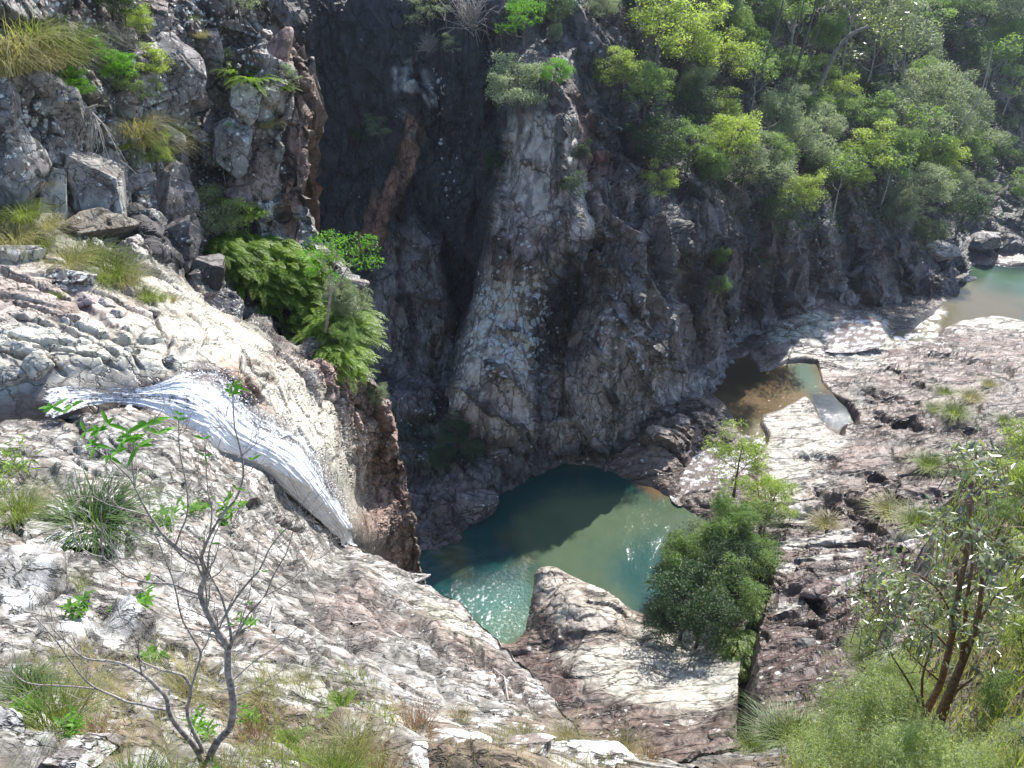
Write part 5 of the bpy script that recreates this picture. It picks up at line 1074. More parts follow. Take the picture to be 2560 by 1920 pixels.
# gum poles and limbs that stand out
def traced(S, name, label, cat, lines, mat, group=None, dY=0.0, sides=6, grow=1.0, part='trunk', base=None):
    """limbs that follow drawn lines in the vertical plane through the foot of the plant"""
    u0, v0 = base or lines[0][0][0][:2]; p, n = surf(S, u0, v0); Y0 = p[1] + dY; T = []
    for ln, w0, w1 in lines:
        P = []
        for k, q in enumerate(ln):
            Yk = Y0 + (q[2] if len(q) > 2 else 0); P.append(at_y(q[0], q[1], Yk))
        P = np.array(P) - p; t = np.linspace(0, len(P) - 1, max(4, (len(P) - 1) * 3 + 1)); k = np.clip(t.astype(int), 0, len(P) - 2); f = (t - k)[:, None]
        p0 = P[np.maximum(k - 1, 0)]; p1 = P[k]; p2 = P[k + 1]; p3 = P[np.minimum(k + 2, len(P) - 1)]
        Q = 0.5 * (2 * p1 + (p2 - p0) * f + (2 * p0 - 5 * p1 + 4 * p2 - p3) * f ** 2 + (3 * p1 - p0 - 3 * p2 + p3) * f ** 3)
        dd = depth_y(u0, v0, Y0) / FPX; T.append((Q, w0 * dd * .5, w1 * dd * .5))
    o = thing(name, p, label, cat, group); link(part, tubes_mesh(part, T, mat, sides), o); return o, T
for ln, lb in (([(1888, 215), (1905, 150), (1932, 90), (1950, 40), (1962, -20)], 'dark slender gum trunk, leftmost of the leaning poles'), ([(1970, 240), (1990, 180), (2010, 110), (2032, 40), (2045, -20)], 'tallest dark gum trunk rising beside the pale leaning limb'),
               ([(1965, 235), (1978, 150), (1995, 80), (2010, 0)], 'thin dark gum pole between the two thicker ones'), ([(1785, 60), (1795, 20), (1800, -20)], 'short dark trunk at the upper edge in the olive weeping tree'), ([(2330, 420), (2390, 330), (2440, 260), (2465, 190), (2480, 120)], 'long thin white gum trunk crossing the shaded gully'), ([(1985, 240), (2003, 190), (2030, 120), (2050, 60)], 'thin pole leaning just right of the tallest dark trunk')):
    traced(S1, 'gum_tree', lb, 'tree', [(ln, 11 if 'dark' in lb and 'thin' not in lb else 5, 3)], M_TWIG if 'white' in lb else M_BARK_D, 'leafless gum trees standing out of the wood', dY=-2.2)
traced(S1, 'leaning_gum_limb', 'thick pale leaning limb curving up through the glinting gums', 'tree limb', [([(2000, 245), (2040, 225), (2065, 180), (2095, 120), (2130, 85), (2168, 68)], 15, 8), ([(2120, 92), (2135, 80), (2145, 60)], 6, 3)], M_LIMB, dY=-3.0)

# ===== left cliff and slope: grasses, ferns, shrubs
GR = [[('blades', grass_mesh(41 + k, G_GOLD, n=420, H=.85, R=.34, w=.012, lean=.5, droop=.9))] for k in range(2)] + [[('blades', grass_mesh(44 + k, G_GRN, n=420, H=.85, R=.34, w=.012, lean=.5, droop=.9))] for k in range(2)]
GD = [[('blades', grass_mesh(46, G_DRY, n=320, H=.85, R=.3, w=.010, lean=.45, droop=.7))]]
LG = [[('blades', grass_mesh(48, leaf_mat('deep_green_grass', (0.03, 0.06, 0.02), (0.12, 0.18, 0.06), .35), n=420, H=.8, R=.26, w=.016, lean=.65, droop=.95))]]
FRN = [[('fronds', frond_mesh(51 + k, L_FERN, n=34, L=.62, leaflets=30, ll=.13, lw=.028, arch=.55))] for k in range(2)]
FRB = [[('fronds', frond_mesh(54 + k, L_FERN, n=210, L=.36, leaflets=18, ll=.20, lw=.045, arch=.6, bias=-.5, upang=.75, rootR=.42))] for k in range(2)]
def G(S, u, v, w, pr, name, label, cat='grass tuft', group='grass tufts on the rocks', drop=.34, **kw):
    crown_at(S, u, v, w, pr, name, label, cat, group, drop=drop, **kw)
for u, v, w, k, lb in (
    (40, 60, 190, 0, 'big golden grass clump in the upper corner of the left cliff'), (110, 45, 150, 2, 'greenish grass clump beside the big golden one in the corner'), (185, 60, 150, 2, 'green-gold grass clump sloping down to the shaded vines'), (30, 120, 150, 0, 'brown-gold grass clump under the corner clumps'),
    (120, 105, 150, 0, 'golden grass clump above the dark broken boulders'), (205, 105, 110, 2, 'grass clump above the bright green bush on the left cliff'), (330, 290, 110, 0, 'golden clump left on the long grassy ledge'), (385, 305, 130, 2, 'greener clump in the middle of the long grassy ledge'), (430, 340, 100, 0, 'golden clump at the lower right end of the grassy ledge'), (345, 330, 80, 0, 'low clump hugging the grassy ledge'),
    (306, 352, 44, 2, 'small tuft on the rock below the grassy ledge'), (485, 30, 36, 2, 'small upright tuft high on the dark cliff'), (490, 80, 40, 0, 'pale tuft under the small upright one'), (665, 295, 50, 0, 'pale tuft on the sunlit rib near the cliff edge'), (540, 498, 60, 0, 'pale grass tuft above the fern bank'),
    (25, 490, 100, 2, 'green clump at the frame edge under the grey slabs'), (60, 520, 90, 2, 'rounded green clump right of the one at the frame edge'), (40, 565, 110, 0, 'golden clump below the rounded green clump'), (85, 580, 100, 2, 'yellow-green clump lowest by the frame edge'), (118, 545, 70, 0, 'browned thin clump beside the tall pale slab'), (135, 440, 50, 0, 'small tuft in the crack between the big grey boulders'),
    (175, 620, 100, 0, 'golden clump at the left end of the grassy bank above the pale ledge'), (225, 610, 110, 3, 'dark green clump in the middle of the grassy bank'), (270, 650, 120, 2, 'lush clump on the grassy bank'), (315, 672, 100, 0, 'drooping golden clump at the right end of the grassy bank'), (366, 722, 62, 2, 'tuft on the ledge corner past the grassy bank'), (400, 735, 40, 2, 'small tuft on the ledge corner, lower than its larger neighbour'), (430, 745, 26, 0, 'tiny pale tuft at the brink of the dark cleft'),
    (135, 715, 36, 2, 'tiny tuft in the joint of the pale ledge'), (842, 845, 50, 2, 'yellow-green grass under the slender bright tree'), (875, 880, 46, 0, 'grass hanging under the grey bush at the wall edge')):
    G(S3, u, v, w * 1.08, GR[k], 'grass_tuft', lb)
def B3(u, v, w, pr, name, lb, cat='shrub', **kw): crown_at(S3, u, v, w, pr, name, lb, cat, 'bushes on the left cliff', **kw)
B3(275, 150, 110, proto('fe', 0, 'bri'), 'shrub', 'bright green shrub, upper one of the two beside the dead branches')
B3(320, 185, 90, proto('fe', 1, 'bri'), 'shrub', 'bright green shrub trailing down toward the cliff face')
B3(385, 185, 95, proto('fe', 2, 'yel'), 'shrub', 'olive-yellow shrub on the right of the bright green ones')
B3(345, 240, 90, proto('fe', 3, 'mid'), 'shrub', 'mid-green shrub over the grassy ledge')
B3(400, 235, 60, proto('fe', 0, 'mid'), 'shrub', 'small green shrub at the right tip of the bushy strip')
B3(212, 235, 95, proto('fe', 1, 'bri'), 'shrub', 'small light green shrub growing over the white dead branches')
B3(375, 412, 85, proto('fe', 2, 'yel'), 'shrub', 'yellow-green shrub tucked under the leaning grey boulder')
B3(330, 410, 60, proto('fe', 3, 'grey'), 'shrub', 'grey dry shrub left of the yellow-green one by the leaning boulder')
B3(572, 355, 56, proto('gu', 0, 'bri'), 'creeper', 'small leafy creeper on the dark middle of the cliff')
B3(560, 430, 80, proto('gu', 1, 'grey'), 'creeper', 'grey twining creeper under the small leafy one')
B3(610, 40, 110, proto('fe', 0, 'grey'), 'shrub', 'grey-leaved shrub at the top of the left cliff')
B3(335, 20, 130, proto('fe', 1, 'dark'), 'vine', 'dark hanging vines in the shaded hollow at the top of the left cliff', 'vine')
B3(330, 85, 100, BARE, 'vine', 'brown dangling stems below the dark hanging vines', 'vine', drop=.3)
B3(365, 60, 80, proto('fe', 2, 'yel'), 'shrub', 'dull yellow shrub right of the dangling stems')
B3(595, 140, 120, FRN[0], 'fern', 'upright yellow-green fern high on the left cliff', 'fern')
B3(650, 145, 130, FRN[1], 'fern', 'largest fern high on the cliff, its fronds combed to the right', 'fern')
B3(695, 185, 80, FRN[0], 'fern', 'fern hanging at the right edge of the high fern patch', 'fern')
B3(560, 165, 80, proto('fe', 3, 'dark'), 'shrub', 'dark twiggy shrub at the left of the high fern patch')
B3(720, 205, 60, proto('fe', 0, 'grey'), 'shrub', 'grey shrub below the high fern patch')
for u, v, w, k, lb in ((585, 545, 150, 0, 'fern at the upper end of the fern bank behind the glossy bush'), (650, 560, 150, 1, 'fern in the upper middle of the bank, fronds pointing right'), (705, 600, 160, 0, 'dense fern left of the slender bright tree'), (650, 640, 120, 1, 'shaded fern under the upper fern bank'), (740, 650, 160, 0, 'bright fern below the slender tree canopy'),
                       (785, 700, 160, 1, 'vivid fern at the foot of the slender tree'), (830, 750, 150, 0, 'fern right of the slender trunk'), (845, 815, 130, 1, 'vivid lowest fern hanging toward the wall'), (690, 680, 90, 1, 'shaded fern tongue over the dark wet boulder'), (540, 590, 90, 1, 'dark fern fringe at the left of the fern bank'), (605, 610, 110, 0, 'shaded fern under the glossy bush'), (765, 600, 120, 1, 'sunny fern behind the slender tree')):
    B3(u, v, w * 1.35, FRB[k], 'fern', lb, 'fern', rz=random.Random(u).uniform(-.5, .4))
B3(560, 560, 160, proto('fe', 1, 'glos'), 'shrub', 'glossy silvery dark bush at the left of the fern bank')
B3(610, 545, 110, proto('fe', 2, 'yel'), 'shrub', 'pale lime bush growing through the upper ferns')
B3(885, 760, 120, proto('ca', 0, 'grey'), 'shrub', 'soft grey-green bush at the outer edge of the fern bank')
B3(880, 830, 95, proto('ca', 1, 'mid'), 'shrub', 'grey-green bush hanging lowest at the wall edge')
B3(835, 660, 80, proto('fe', 3, 'grey'), 'shrub', 'dry grey bush behind the slender trunk')
B3(465, 560, 50, proto('gu', 0, 'grey'), 'shrub', 'small silver-leaved plant left of the fern bank')
B3(945, 1010, 66, proto('fe', 2, 'grey'), 'shrub', 'single pale bush clinging to the edge of the brown waterfall wall', drop=.2)
B3(640, 505, 60, FRB[0], 'fern', 'fern tip above the top of the fern bank', 'fern')
# white dead branches
rng = np.random.default_rng(9); lines = []
for k in range(13):
    a = -2.7 + k * .14 + rng.uniform(-.05, .05); L = rng.uniform(90, 175); u0, v0 = 245 - k * 2, 262 + k
    ln = [(u0, v0), (u0 + math.cos(a) * L * .4 * 1.0, v0 - math.sin(a) * L * .25), (u0 + math.cos(a) * L * .75, v0 - math.sin(a) * L * .62, -.2), (u0 + math.cos(a) * L * .95, v0 - math.sin(a) * L * .95, -.3)]
    lines.append((ln, 5, 1.5))
    for s in range(4):
        b = a + rng.uniform(-.6, .6); j = ln[1 + s % 3]; lines.append(([(j[0], j[1], -.1), (j[0] + math.cos(b) * 28, j[1] - math.sin(b) * 28, -.2), (j[0] + math.cos(b) * 50, j[1] - math.sin(b) * 56, -.25)], 2.2, 1.0))
traced(S3, 'dead_branch', 'fan of bare white dead branches lying over the grey boulder', 'branch', lines, M_TWIG, dY=-.55, sides=4, part='twigs', base=(245, 262))
# slender bright tree over the fern bank
o, T = traced(S3, 'slender_tree', 'slender bright green tree rising from the fern bank at the brink', 'tree', [([(815, 830), (820, 780), (826, 735), (822, 700), (812, 665), (800, 630)], 8, 3), ([(826, 735), (850, 705), (868, 670), (885, 640)], 5, 2), ([(822, 700), (838, 660), (842, 620)], 3.5, 2), ([(812, 665), (780, 640), (760, 620)], 3, 1.5), ([(868, 670), (905, 655), (925, 640)], 3, 1.5)], M_BARK_G, dY=-.9)
p, n = surf(S3, 815, 830); rng = np.random.default_rng(3)
cs, rs = [], []
for (u, v, r) in ((790, 610, 28), (820, 598, 30), (850, 612, 30), (880, 608, 32), (915, 625, 30), (935, 655, 22), (900, 660, 26), (770, 640, 24), (800, 650, 24), (870, 640, 24), (840, 640, 22), (830, 690, 20), (780, 680, 18), (925, 600, 20)):
    q = at_y(u, v, p[1] - .9 + rng.normal() * .3); cs.append(q - p); rs.append(r * 21.5 / FPX)
V, F, a = leaf_cloud(rng, cs, rs, 120, .085, .35, .6, .4); link('crown', mesh_np('crown', V, F, L_BRI, False, {'var': a}), o)

# ===== boulders and loose blocks
def ico(sub):
    t = (1 + 5 ** .5) / 2
    V = [(-1, t, 0), (1, t, 0), (-1, -t, 0), (1, -t, 0), (0, -1, t), (0, 1, t), (0, -1, -t), (0, 1, -t), (t, 0, -1), (t, 0, 1), (-t, 0, -1), (-t, 0, 1)]
    F = [(0, 11, 5), (0, 5, 1), (0, 1, 7), (0, 7, 10), (0, 10, 11), (1, 5, 9), (5, 11, 4), (11, 10, 2), (10, 7, 6), (7, 1, 8), (3, 9, 4), (3, 4, 2), (3, 2, 6), (3, 6, 8), (3, 8, 9), (4, 9, 5), (2, 4, 11), (6, 2, 10), (8, 6, 7), (9, 8, 1)]
    V = [tuple(unit(np.array(v, float))) for v in V]
    for _ in range(sub):
        c = {}; G2 = []
        def mid(a, b):
            k = (min(a, b), max(a, b))
            if k not in c: V.append(tuple(unit((np.array(V[a]) + np.array(V[b])) / 2))); c[k] = len(V) - 1
            return c[k]
        for a, b, d in F:
            x, y, z = mid(a, b), mid(b, d), mid(d, a); G2 += [(a, x, z), (b, y, x), (d, z, y), (x, y, z)]
        F = G2
    return np.array(V), np.array(F)
ICO = {3: ico(3), 4: ico(4)}
def boulder(S, u, v, w, h, name, label, tint, mat, sub=4, seed=1, planes=13, lich=.4, wet=0.0, sink=.35, rz=None, depth=.8, cat='boulder', group=None, dark=None, round_=.0):
    rng = np.random.default_rng(seed); V, F = ICO[sub]; p = V.copy()
    for k in range(planes):
        n = unit(rng.normal(size=3)); d = rng.uniform(.45, .75) + round_ * .15; e = np.maximum(0, p @ n - d); p = p - e[:, None] * n
    p = p / np.abs(p).max(0)
    q, nn = surf(S, u, v + h * .1); Dd = float(np.dot(q - np.array([0, 0, CAM_H]), np.array([0, cP, -sP]))); k_ = Dd / FPX
    sx, sz = w * .5 * k_, h * .5 * k_; p = p * np.array([sx, sx * depth, sz])
    a = math.radians(-14 + 28 * rng.uniform()) if rz is None else rz; p[:, [0, 2]] = p[:, [0, 2]] @ np.array([[math.cos(a), -math.sin(a)], [math.sin(a), math.cos(a)]])
    a = -PITCH * .8; p[:, [1, 2]] = p[:, [1, 2]] @ np.array([[math.cos(a), math.sin(a)], [-math.sin(a), math.cos(a)]])
    sc_ = (sx + sz) * .5; nr = unit(p); f = fbm(p / sc_ * 2.2 + seed * 7, 4, seed) * .045 * sc_; fa, g, r = facets(p + seed * 3.1, sc_ * .6, .06 * sc_, seed + 5, crack=.6); p = p + nr * (f + fa)[:, None]
    t = np.tile(np.asarray(tint, float), (len(p), 1)) * (0.85 + .35 * r + .3 * fbm(p / sc_ * 3 + 4, 4, seed + 2))[:, None] * (1 - .5 * g)[:, None]
    if dark is not None: t = t * (1 - sstep(fbm(p / sc_ * 1.4 + 9, 3, seed + 9), -.1, .2) * .5)[:, None] + np.asarray(dark) * (sstep(fbm(p / sc_ * 1.4 + 9, 3, seed + 9), -.1, .2) * .5)[:, None]
    L = lich + .3 * fbm(p / sc_ * 2, 3, seed + 3)
    o = link(name, mesh_np(name, p, F, mat, False, {'tint': np.clip(t, .01, .9), 'lichen': np.clip(L, 0, 1), 'wet': np.full(len(p), wet)}))
    o.location = q - nn * sink * min(sx, sz); return tag(o, label, cat, group)
gl = 'angular blocks of the left cliff'
for k, a in enumerate((
    (235, 420, 215, 200, 'big leaning grey boulder with a lichened face and sharp pale top edge', (.27, .26, .25), .55), (65, 400, 150, 230, 'long grey slab at the frame edge, left of the big leaning boulder', (.26, .25, .24), .6), (15, 240, 110, 150, 'dark block at the frame edge under the golden grass', (.20, .19, .19), .6),
    (345, 455, 74, 56, 'pointed small block jutting from the lower right of the leaning boulder', (.25, .23, .22), .3), (455, 410, 100, 170, 'tall grey-brown block right of the leaning boulder', (.21, .18, .17), .45), (250, 545, 220, 70, 'low tilted slab with an orange stained underside beneath the leaning boulder', (.24, .21, .17), .4),
    (155, 500, 60, 210, 'narrow pale upright slab left of the low tilted slab', (.36, .35, .32), .5), (445, 600, 110, 130, 'dark square block beside the fern bank', (.12, .11, .11), .4), (140, 205, 120, 70, 'broken grey block above the dark gap near the corner', (.27, .25, .24), .4), (180, 260, 130, 90, 'grey block behind the white dead branches', (.28, .27, .26), .4),
    (420, 340, 100, 80, 'rounded block at the end of the grassy ledge', (.30, .28, .26), .5), (400, 480, 90, 150, 'shaded block between the leaning boulder and the dark square block', (.17, .15, .15), .4), (440, 160, 110, 150, 'tilted lichened block high on the dark cliff', (.20, .18, .18), .6), (520, 110, 90, 110, 'block with a pale crest below the topmost grey shrub', (.25, .23, .23), .5),
    (590, 330, 90, 150, 'tall block with a white-speckled face near the cliff edge', (.27, .26, .26), .6), (650, 420, 100, 110, 'brownish block stacked under the sunlit rib', (.24, .18, .16), .3), (530, 300, 70, 120, 'dark block left of the white-speckled tall block', (.16, .13, .13), .3), (620, 480, 90, 80, 'small shattered brown block low on the cliff edge', (.22, .16, .14), .2),
    (700, 130, 60, 130, 'reddish flake at the very edge of the left cliff', (.22, .14, .12), .2), (600, 230, 70, 90, 'pale rib block under the high fern patch', (.34, .32, .30), .4), (40, 620, 110, 90, 'pale cracked block at the frame edge over the ledge', (.40, .37, .34), .3), (490, 220, 80, 90, 'pinkish-brown slab on the upper cliff', (.24, .19, .18), .4))):
    u, v, w, h, lb, t, L = a; boulder(S3, u, v, w * 1.35, h * 1.3, 'boulder', lb, tuple(x * 1.1 for x in t), M_LEFT, seed=100 + k, lich=L * .6, group=gl, sink=.2, sub=4 if w > 100 else 3)
gw = 'rocks lying on the ledge and in the cleft'
for k, a in enumerate((
    (572, 765, 150, 140, 'large black wet boulder wedged in the cleft below the ferns', (.085, .078, .085), .35, .75), (500, 690, 110, 150, 'dark shaded boulder at the head of the cleft', (.07, .06, .06), .2, .3), (660, 725, 100, 80, 'brown-grey boulder half hidden under the ferns', (.17, .15, .14), .4, .2), (726, 838, 110, 90, 'speckled dark boulder at the mouth of the cleft', (.13, .12, .13), .7, .3),
    (700, 790, 80, 60, 'grey rounded boulder above the speckled one', (.2, .18, .17), .5, .2), (190, 678, 150, 56, 'dark shiny slab with a white crest under the grassy bank', (.14, .13, .14), .7, .4), (160, 700, 90, 40, 'thin slab lying under the dark shiny one', (.3, .28, .27), .4, .1), (216, 735, 84, 56, 'pinkish angular block on the pale ledge', (.36, .29, .28), .1, .1),
    (262, 752, 54, 50, 'grey small block right of the pinkish one', (.36, .33, .31), .1, .1), (322, 725, 50, 56, 'rounded brown block on the rim of the ledge', (.30, .25, .24), .2, .1), (380, 772, 46, 30, 'small pale block on the rim, with a sharp shadow', (.46, .41, .37), .1, 0), (318, 868, 30, 26, 'small round grey stone in the hollow of the ledge', (.38, .36, .33), .1, 0),
    (425, 888, 44, 34, 'grey stone beside the dark joint above the waterfall', (.38, .36, .33), .1, 0), (290, 780, 40, 44, 'upright little stone in the dark joint', (.30, .27, .26), .1, 0), (95, 905, 90, 80, 'smooth rounded grey boulder at the stream edge', (.42, .40, .35), .1, 0), (30, 935, 80, 70, 'smooth rounded boulder by the frame edge next to the stream', (.40, .38, .34), .1, 0),
    (130, 870, 46, 30, 'small rounded cobble lying on the pale ledge', (.38, .36, .33), .1, 0), (790, 860, 60, 50, 'grey block under the hanging grass at the brink', (.27, .24, .22), .3, 0))):
    u, v, w, h, lb, t, L, wt = a; boulder(S3, u, v, w, h, 'boulder', lb, t, M_LEFT, seed=200 + k, lich=L, wet=wt, group=gw, sink=.3, sub=4 if w > 100 else 3, round_=.8 if ('round' in lb or 'wet' in lb) else .2)
gf = 'rocks on the near slope'
for k, a in enumerate((
    (1130, 1835, 190, 130, 'white-crusted pointed boulder at the bottom of the frame', (.42, .38, .37), .8), (1060, 1880, 130, 90, 'pale lichened rock with a mossy hollow, left of the pointed boulder', (.50, .48, .46), .7), (1480, 1890, 230, 110, 'flat dark grey rock with white lichen crust at the bottom of the frame', (.26, .24, .24), .8), (1290, 1870, 170, 90, 'brownish rock between the pointed boulder and the flat grey rock', (.36, .30, .27), .5),
    (1310, 1785, 140, 50, 'overhanging brown ledge block above the dry grass', (.33, .25, .22), .5), (400, 1690, 130, 130, 'pale triangular slab behind the sapling trunks', (.50, .48, .48), .4), (25, 1800, 120, 240, 'large grey-white boulder at the lower left corner', (.46, .45, .45), .5), (40, 1640, 110, 120, 'grey rock above the boulder of the lower left corner', (.34, .32, .33), .4),
    (190, 1870, 170, 90, 'slanting layered rock under the brown dry grass', (.40, .35, .33), .5), (1035, 1440, 70, 50, 'greenish block at the brink over the pool', (.36, .33, .29), .6),
    (170, 1300, 230, 90, 'broad whitish rock hump behind the sapling twigs', (.50, .47, .43), .5), (1430, 1790, 80, 60, 'small block at the edge of the bare pale rock', (.36, .31, .28), .4), (1745, 1860, 80, 44, 'small white-topped rock by the fallen branches', (.44, .40, .38), .5), (950, 1770, 110, 60, 'low whitish rock in the grass right of the ferns', (.46, .43, .41), .5))):
    u, v, w, h, lb, t, L = a; boulder(S4, u, v, w * 1.25, h * (.55 if v < 1800 else .8), 'rock', lb, tuple(x * .72 for x in t), M_NEAR, seed=300 + k, lich=L * .6, group=gf, sink=.3, cat='rock', sub=4, dark=(.2, .15, .13))
for k, a in enumerate(((2070, 1545, 60, 44, 'dark hollowed block on the brown rock beside the crevice', (.09, .07, .07)), (2170, 1315, 36, 30, 'black square block on the brown rock slope', (.06, .05, .05)), (2040, 1500, 130, 60, 'brown step block above the bare brown rock', (.17, .12, .11)), (2010, 1655, 60, 34, 'dark shiny stone beside the grey pipe-like root', (.12, .11, .11)), (1855, 1620, 44, 40, 'small pale block at the crevice mouth', (.25, .2, .18)),
                       (1230, 1110, 60, 60, 'grey boulder in the shaded corner left of the pool', (.15, .14, .14)), (1150, 1250, 130, 100, 'large smooth grey boulder at the shaded left shore of the pool', (.17, .155, .15)), (1640, 1110, 60, 40, 'sunlit knobbly rock at the right end of the great bulge', (.32, .26, .22)), (1690, 1060, 70, 50, 'brown knob of rock between cliff and rapid', (.30, .24, .21)), (2330, 625, 120, 50, 'pale pointed rock spur running into the far pool', (.30, .28, .27)),
                       (2450, 612, 110, 56, 'rough pale rock mass on the far bank of the river', (.26, .24, .24)), (2400, 690, 80, 30, 'flat wet slab beside the far pool', (.22, .2, .2)))):
    u, v, w, h, lb, t = a; boulder(S1 if k in (5, 6, 9, 10) else S2, u, v, w, h, 'boulder', lb, t, M_FLOOR, seed=400 + k, lich=.3, group='blocks on the gorge floor', sink=.35, sub=4 if w > 100 else 3, round_=.6)

# ===== bushes and grasses on the gorge floor
def B2(u, v, w, pr, name, lb, cat='shrub', **kw): return crown_at(S2, u, v, w * 1.2, pr, name, lb, cat, 'bush thicket beside the pool', **kw)
B2(1835, 1115, 150, proto('fe', 0, 'yel'), 'small_tree', 'bright green airy tree at the top of the poolside thicket', 'tree', drop=.7)
B2(1900, 1225, 120, proto('fe', 1, 'yel'), 'small_tree', 'leafy green tree at the right of the thicket, in front of the pale rock', 'tree', drop=.7)
B2(1735, 1250, 130, proto('ca', 0, 'grey'), 'casuarina_tree', 'wispy grey-green casuarina over the right end of the green pool', 'tree', drop=.8)
B2(1720, 1350, 140, proto('ca', 1, 'mid'), 'casuarina_tree', 'second wispy casuarina, lower and nearer the dark bush', 'tree', drop=.7)
B2(1810, 1330, 150, proto('ca', 0, 'mid'), 'casuarina_tree', 'feathery green tree in the middle of the thicket', 'tree', drop=.6)
B2(1865, 1380, 120, proto('fe', 2, 'mid'), 'shrub', 'green bush against the crevice on the right of the thicket')
B2(1770, 1440, 150, proto('ca', 1, 'dark'), 'shrub', 'dark soft bush in the middle of the thicket')
B2(1700, 1500, 190, proto('fe', 3, 'dark'), 'shrub', 'largest dark glossy bush at the water side')
B2(1740, 1545, 150, proto('fe', 0, 'dark'), 'shrub', 'dark bush at the lower edge of the thicket with silvery leaves')
B2(1650, 1545, 90, proto('fe', 1, 'dark'), 'shrub', 'low dark bush spilling onto the pool-side boulder')
B2(1825, 1510, 130, proto('fe', 2, 'mid'), 'shrub', 'fresh green bush at the lower right of the thicket')
B2(1850, 1560, 110, FRB[0], 'fern', 'yellow-green fern patch at the foot of the thicket', 'fern', rz=-1.2)
B2(1870, 1470, 90, FRB[1], 'fern', 'hanging fern above the foot of the thicket', 'fern', rz=-1.2)
B2(1680, 1430, 110, proto('ca', 0, 'dark'), 'shrub', 'dark green bush overhanging the pool beside the second casuarina')
B2(1905, 1310, 80, proto('fe', 3, 'grey'), 'shrub', 'grey leafy bush at the right edge of the thicket')
for u, v, w, k, lb in ((2385, 1028, 66, 3, 'dark green round tuft on the open brown rock'), (2335, 1015, 40, 2, 'thin tuft left of the round green one'), (2425, 985, 50, 0, 'pale dry tuft in a crack above the round green one'), (2510, 1040, 40, 2, 'small tuft near the frame edge on the brown rock'), (2360, 965, 40, 2, 'wisp of grass beside the small rock puddle'), (2470, 955, 36, 0, 'tiny dry tuft high on the brown rock'),
                       (2060, 1285, 60, 0, 'dry wispy grass on the pale rock step'), (2220, 1245, 80, 0, 'thin dry grass on the rock below the black block'), (2290, 1290, 90, 2, 'thin grass spreading at the edge of the near brush'), (2320, 1150, 70, 2, 'yellow-green grass at the start of the green bank'), (1850, 1600, 50, 2, 'bright tuft at the crevice under the thicket')):
    crown_at(S2, u, v, w * 1.1, GR[k], 'grass_tuft', lb, 'grass tuft', 'grass tufts on the open rock', drop=.3)

# ===== near slope plants
def N4(u, v, w, pr, name, lb, cat='grass tuft', group='plants of the near slope', drop=.3, **kw): return crown_at(S4, u, v, w, pr, name, lb, cat, group, drop=drop, **kw)
GN = [[('blades', grass_mesh(60, G_GRN, n=300, H=.9, R=.3, w=.011, lean=.5))], [('blades', grass_mesh(61, G_GOLD, n=300, H=.9, R=.3, w=.008, lean=.55))], [('blades', grass_mesh(62, G_DRY, n=260, H=.9, R=.28, w=.007, lean=.5))]]
for u, v, w, pr, lb in ((235, 1235, 210, LG[0], 'large dark green long-bladed clump on the left of the slope'), (40, 1255, 120, GN[0], 'yellow-green grass at the frame edge below the narrow-leaved plant'), (95, 1240, 90, GN[1], 'golden wisps right of the grass at the frame edge'), (205, 1400, 56, GN[0], 'small lime tuft alone on the white rock'), (240, 1830, 110, GN[2], 'rust-brown dry grass clump left of the sapling'), (130, 1760, 190, GN[0], 'dark green weedy grass at the lower left'), (210, 1720, 130, GN[1], 'straw grass above the rust-brown clump'),
                        (60, 1700, 130, LG[0], 'shaded long grass beside the corner boulder'), (350, 1890, 170, GN[0], 'bright low grass at the foot of the sapling'), (440, 1895, 130, GN[0], 'bright grass right at the sapling base'), (560, 1890, 130, GN[1], 'straw grass right of the sapling base'), (640, 1800, 110, GN[2], 'reddish dry grass between sapling and ferns'), (660, 1700, 90, GN[1], 'pale straw grass among dead leaves'), (900, 1800, 130, GN[1], 'tall straw grass right of the ferns'), (1040, 1790, 130, GN[2], 'tall reddish seed grass by the pointed boulder'),
                        (960, 1850, 130, GN[2], 'brown grass left of the pointed boulder'), (840, 1890, 150, GN[0], 'green grass at the bottom under the ferns'), (960, 1905, 110, GN[0], 'short green grass at the bottom before the mossy rock'), (1310, 1800, 70, GN[1], 'straw tuft in the shade of the brown ledge block'), (1420, 1815, 90, GN[1], 'dry wispy tuft above the flat grey rock'), (1540, 1815, 90, GN[0], 'green tuft on the rim above the flat grey rock'), (1560, 1840, 80, GN[1], 'straw tuft just below the green one on the rim'),
                        (1620, 1860, 70, GN[2], 'brown dry tuft by the fallen branches'), (1480, 1760, 50, GN[1], 'thin yellow weeds on the pale rock rim'), (1690, 1790, 44, GN[0], 'small green tuft on the bare rock before the brush'), (1950, 1800, 130, LG[0], 'upright reedy green clump at the start of the brush'), (2010, 1810, 130, GN[0], 'reedy light green clump in the brush'), (1880, 1835, 70, GN[0], 'lime-yellow strappy plant left of the reedy clump'), (760, 1690, 70, GN[1], 'thin straw grass under the white-veined rock'), (480, 1640, 120, GN[1], 'straw grass showing between the sapling stems'), (1150, 1760, 60, GN[1], 'sparse dry grass on the rock ridge')):
    N4(u, v, w * 1.1, pr, 'grass_clump', lb)
FN = [('fronds', frond_mesh(64, L_FERN, n=22, L=.6, leaflets=24, ll=.22, lw=.03, arch=.35, upang=1.15))]
N4(730, 1800, 120, FN, 'fern', 'upright bright green fern left of the pair in front', 'fern'); N4(845, 1765, 110, FN, 'fern', 'upright fern right of the pair in front', 'fern'); N4(780, 1830, 80, FN, 'fern', 'small fern between the pair in front', 'fern'); N4(1560, 1790, 70, FN, 'fern', 'little dark fern on the rim over the bare rock', 'fern')
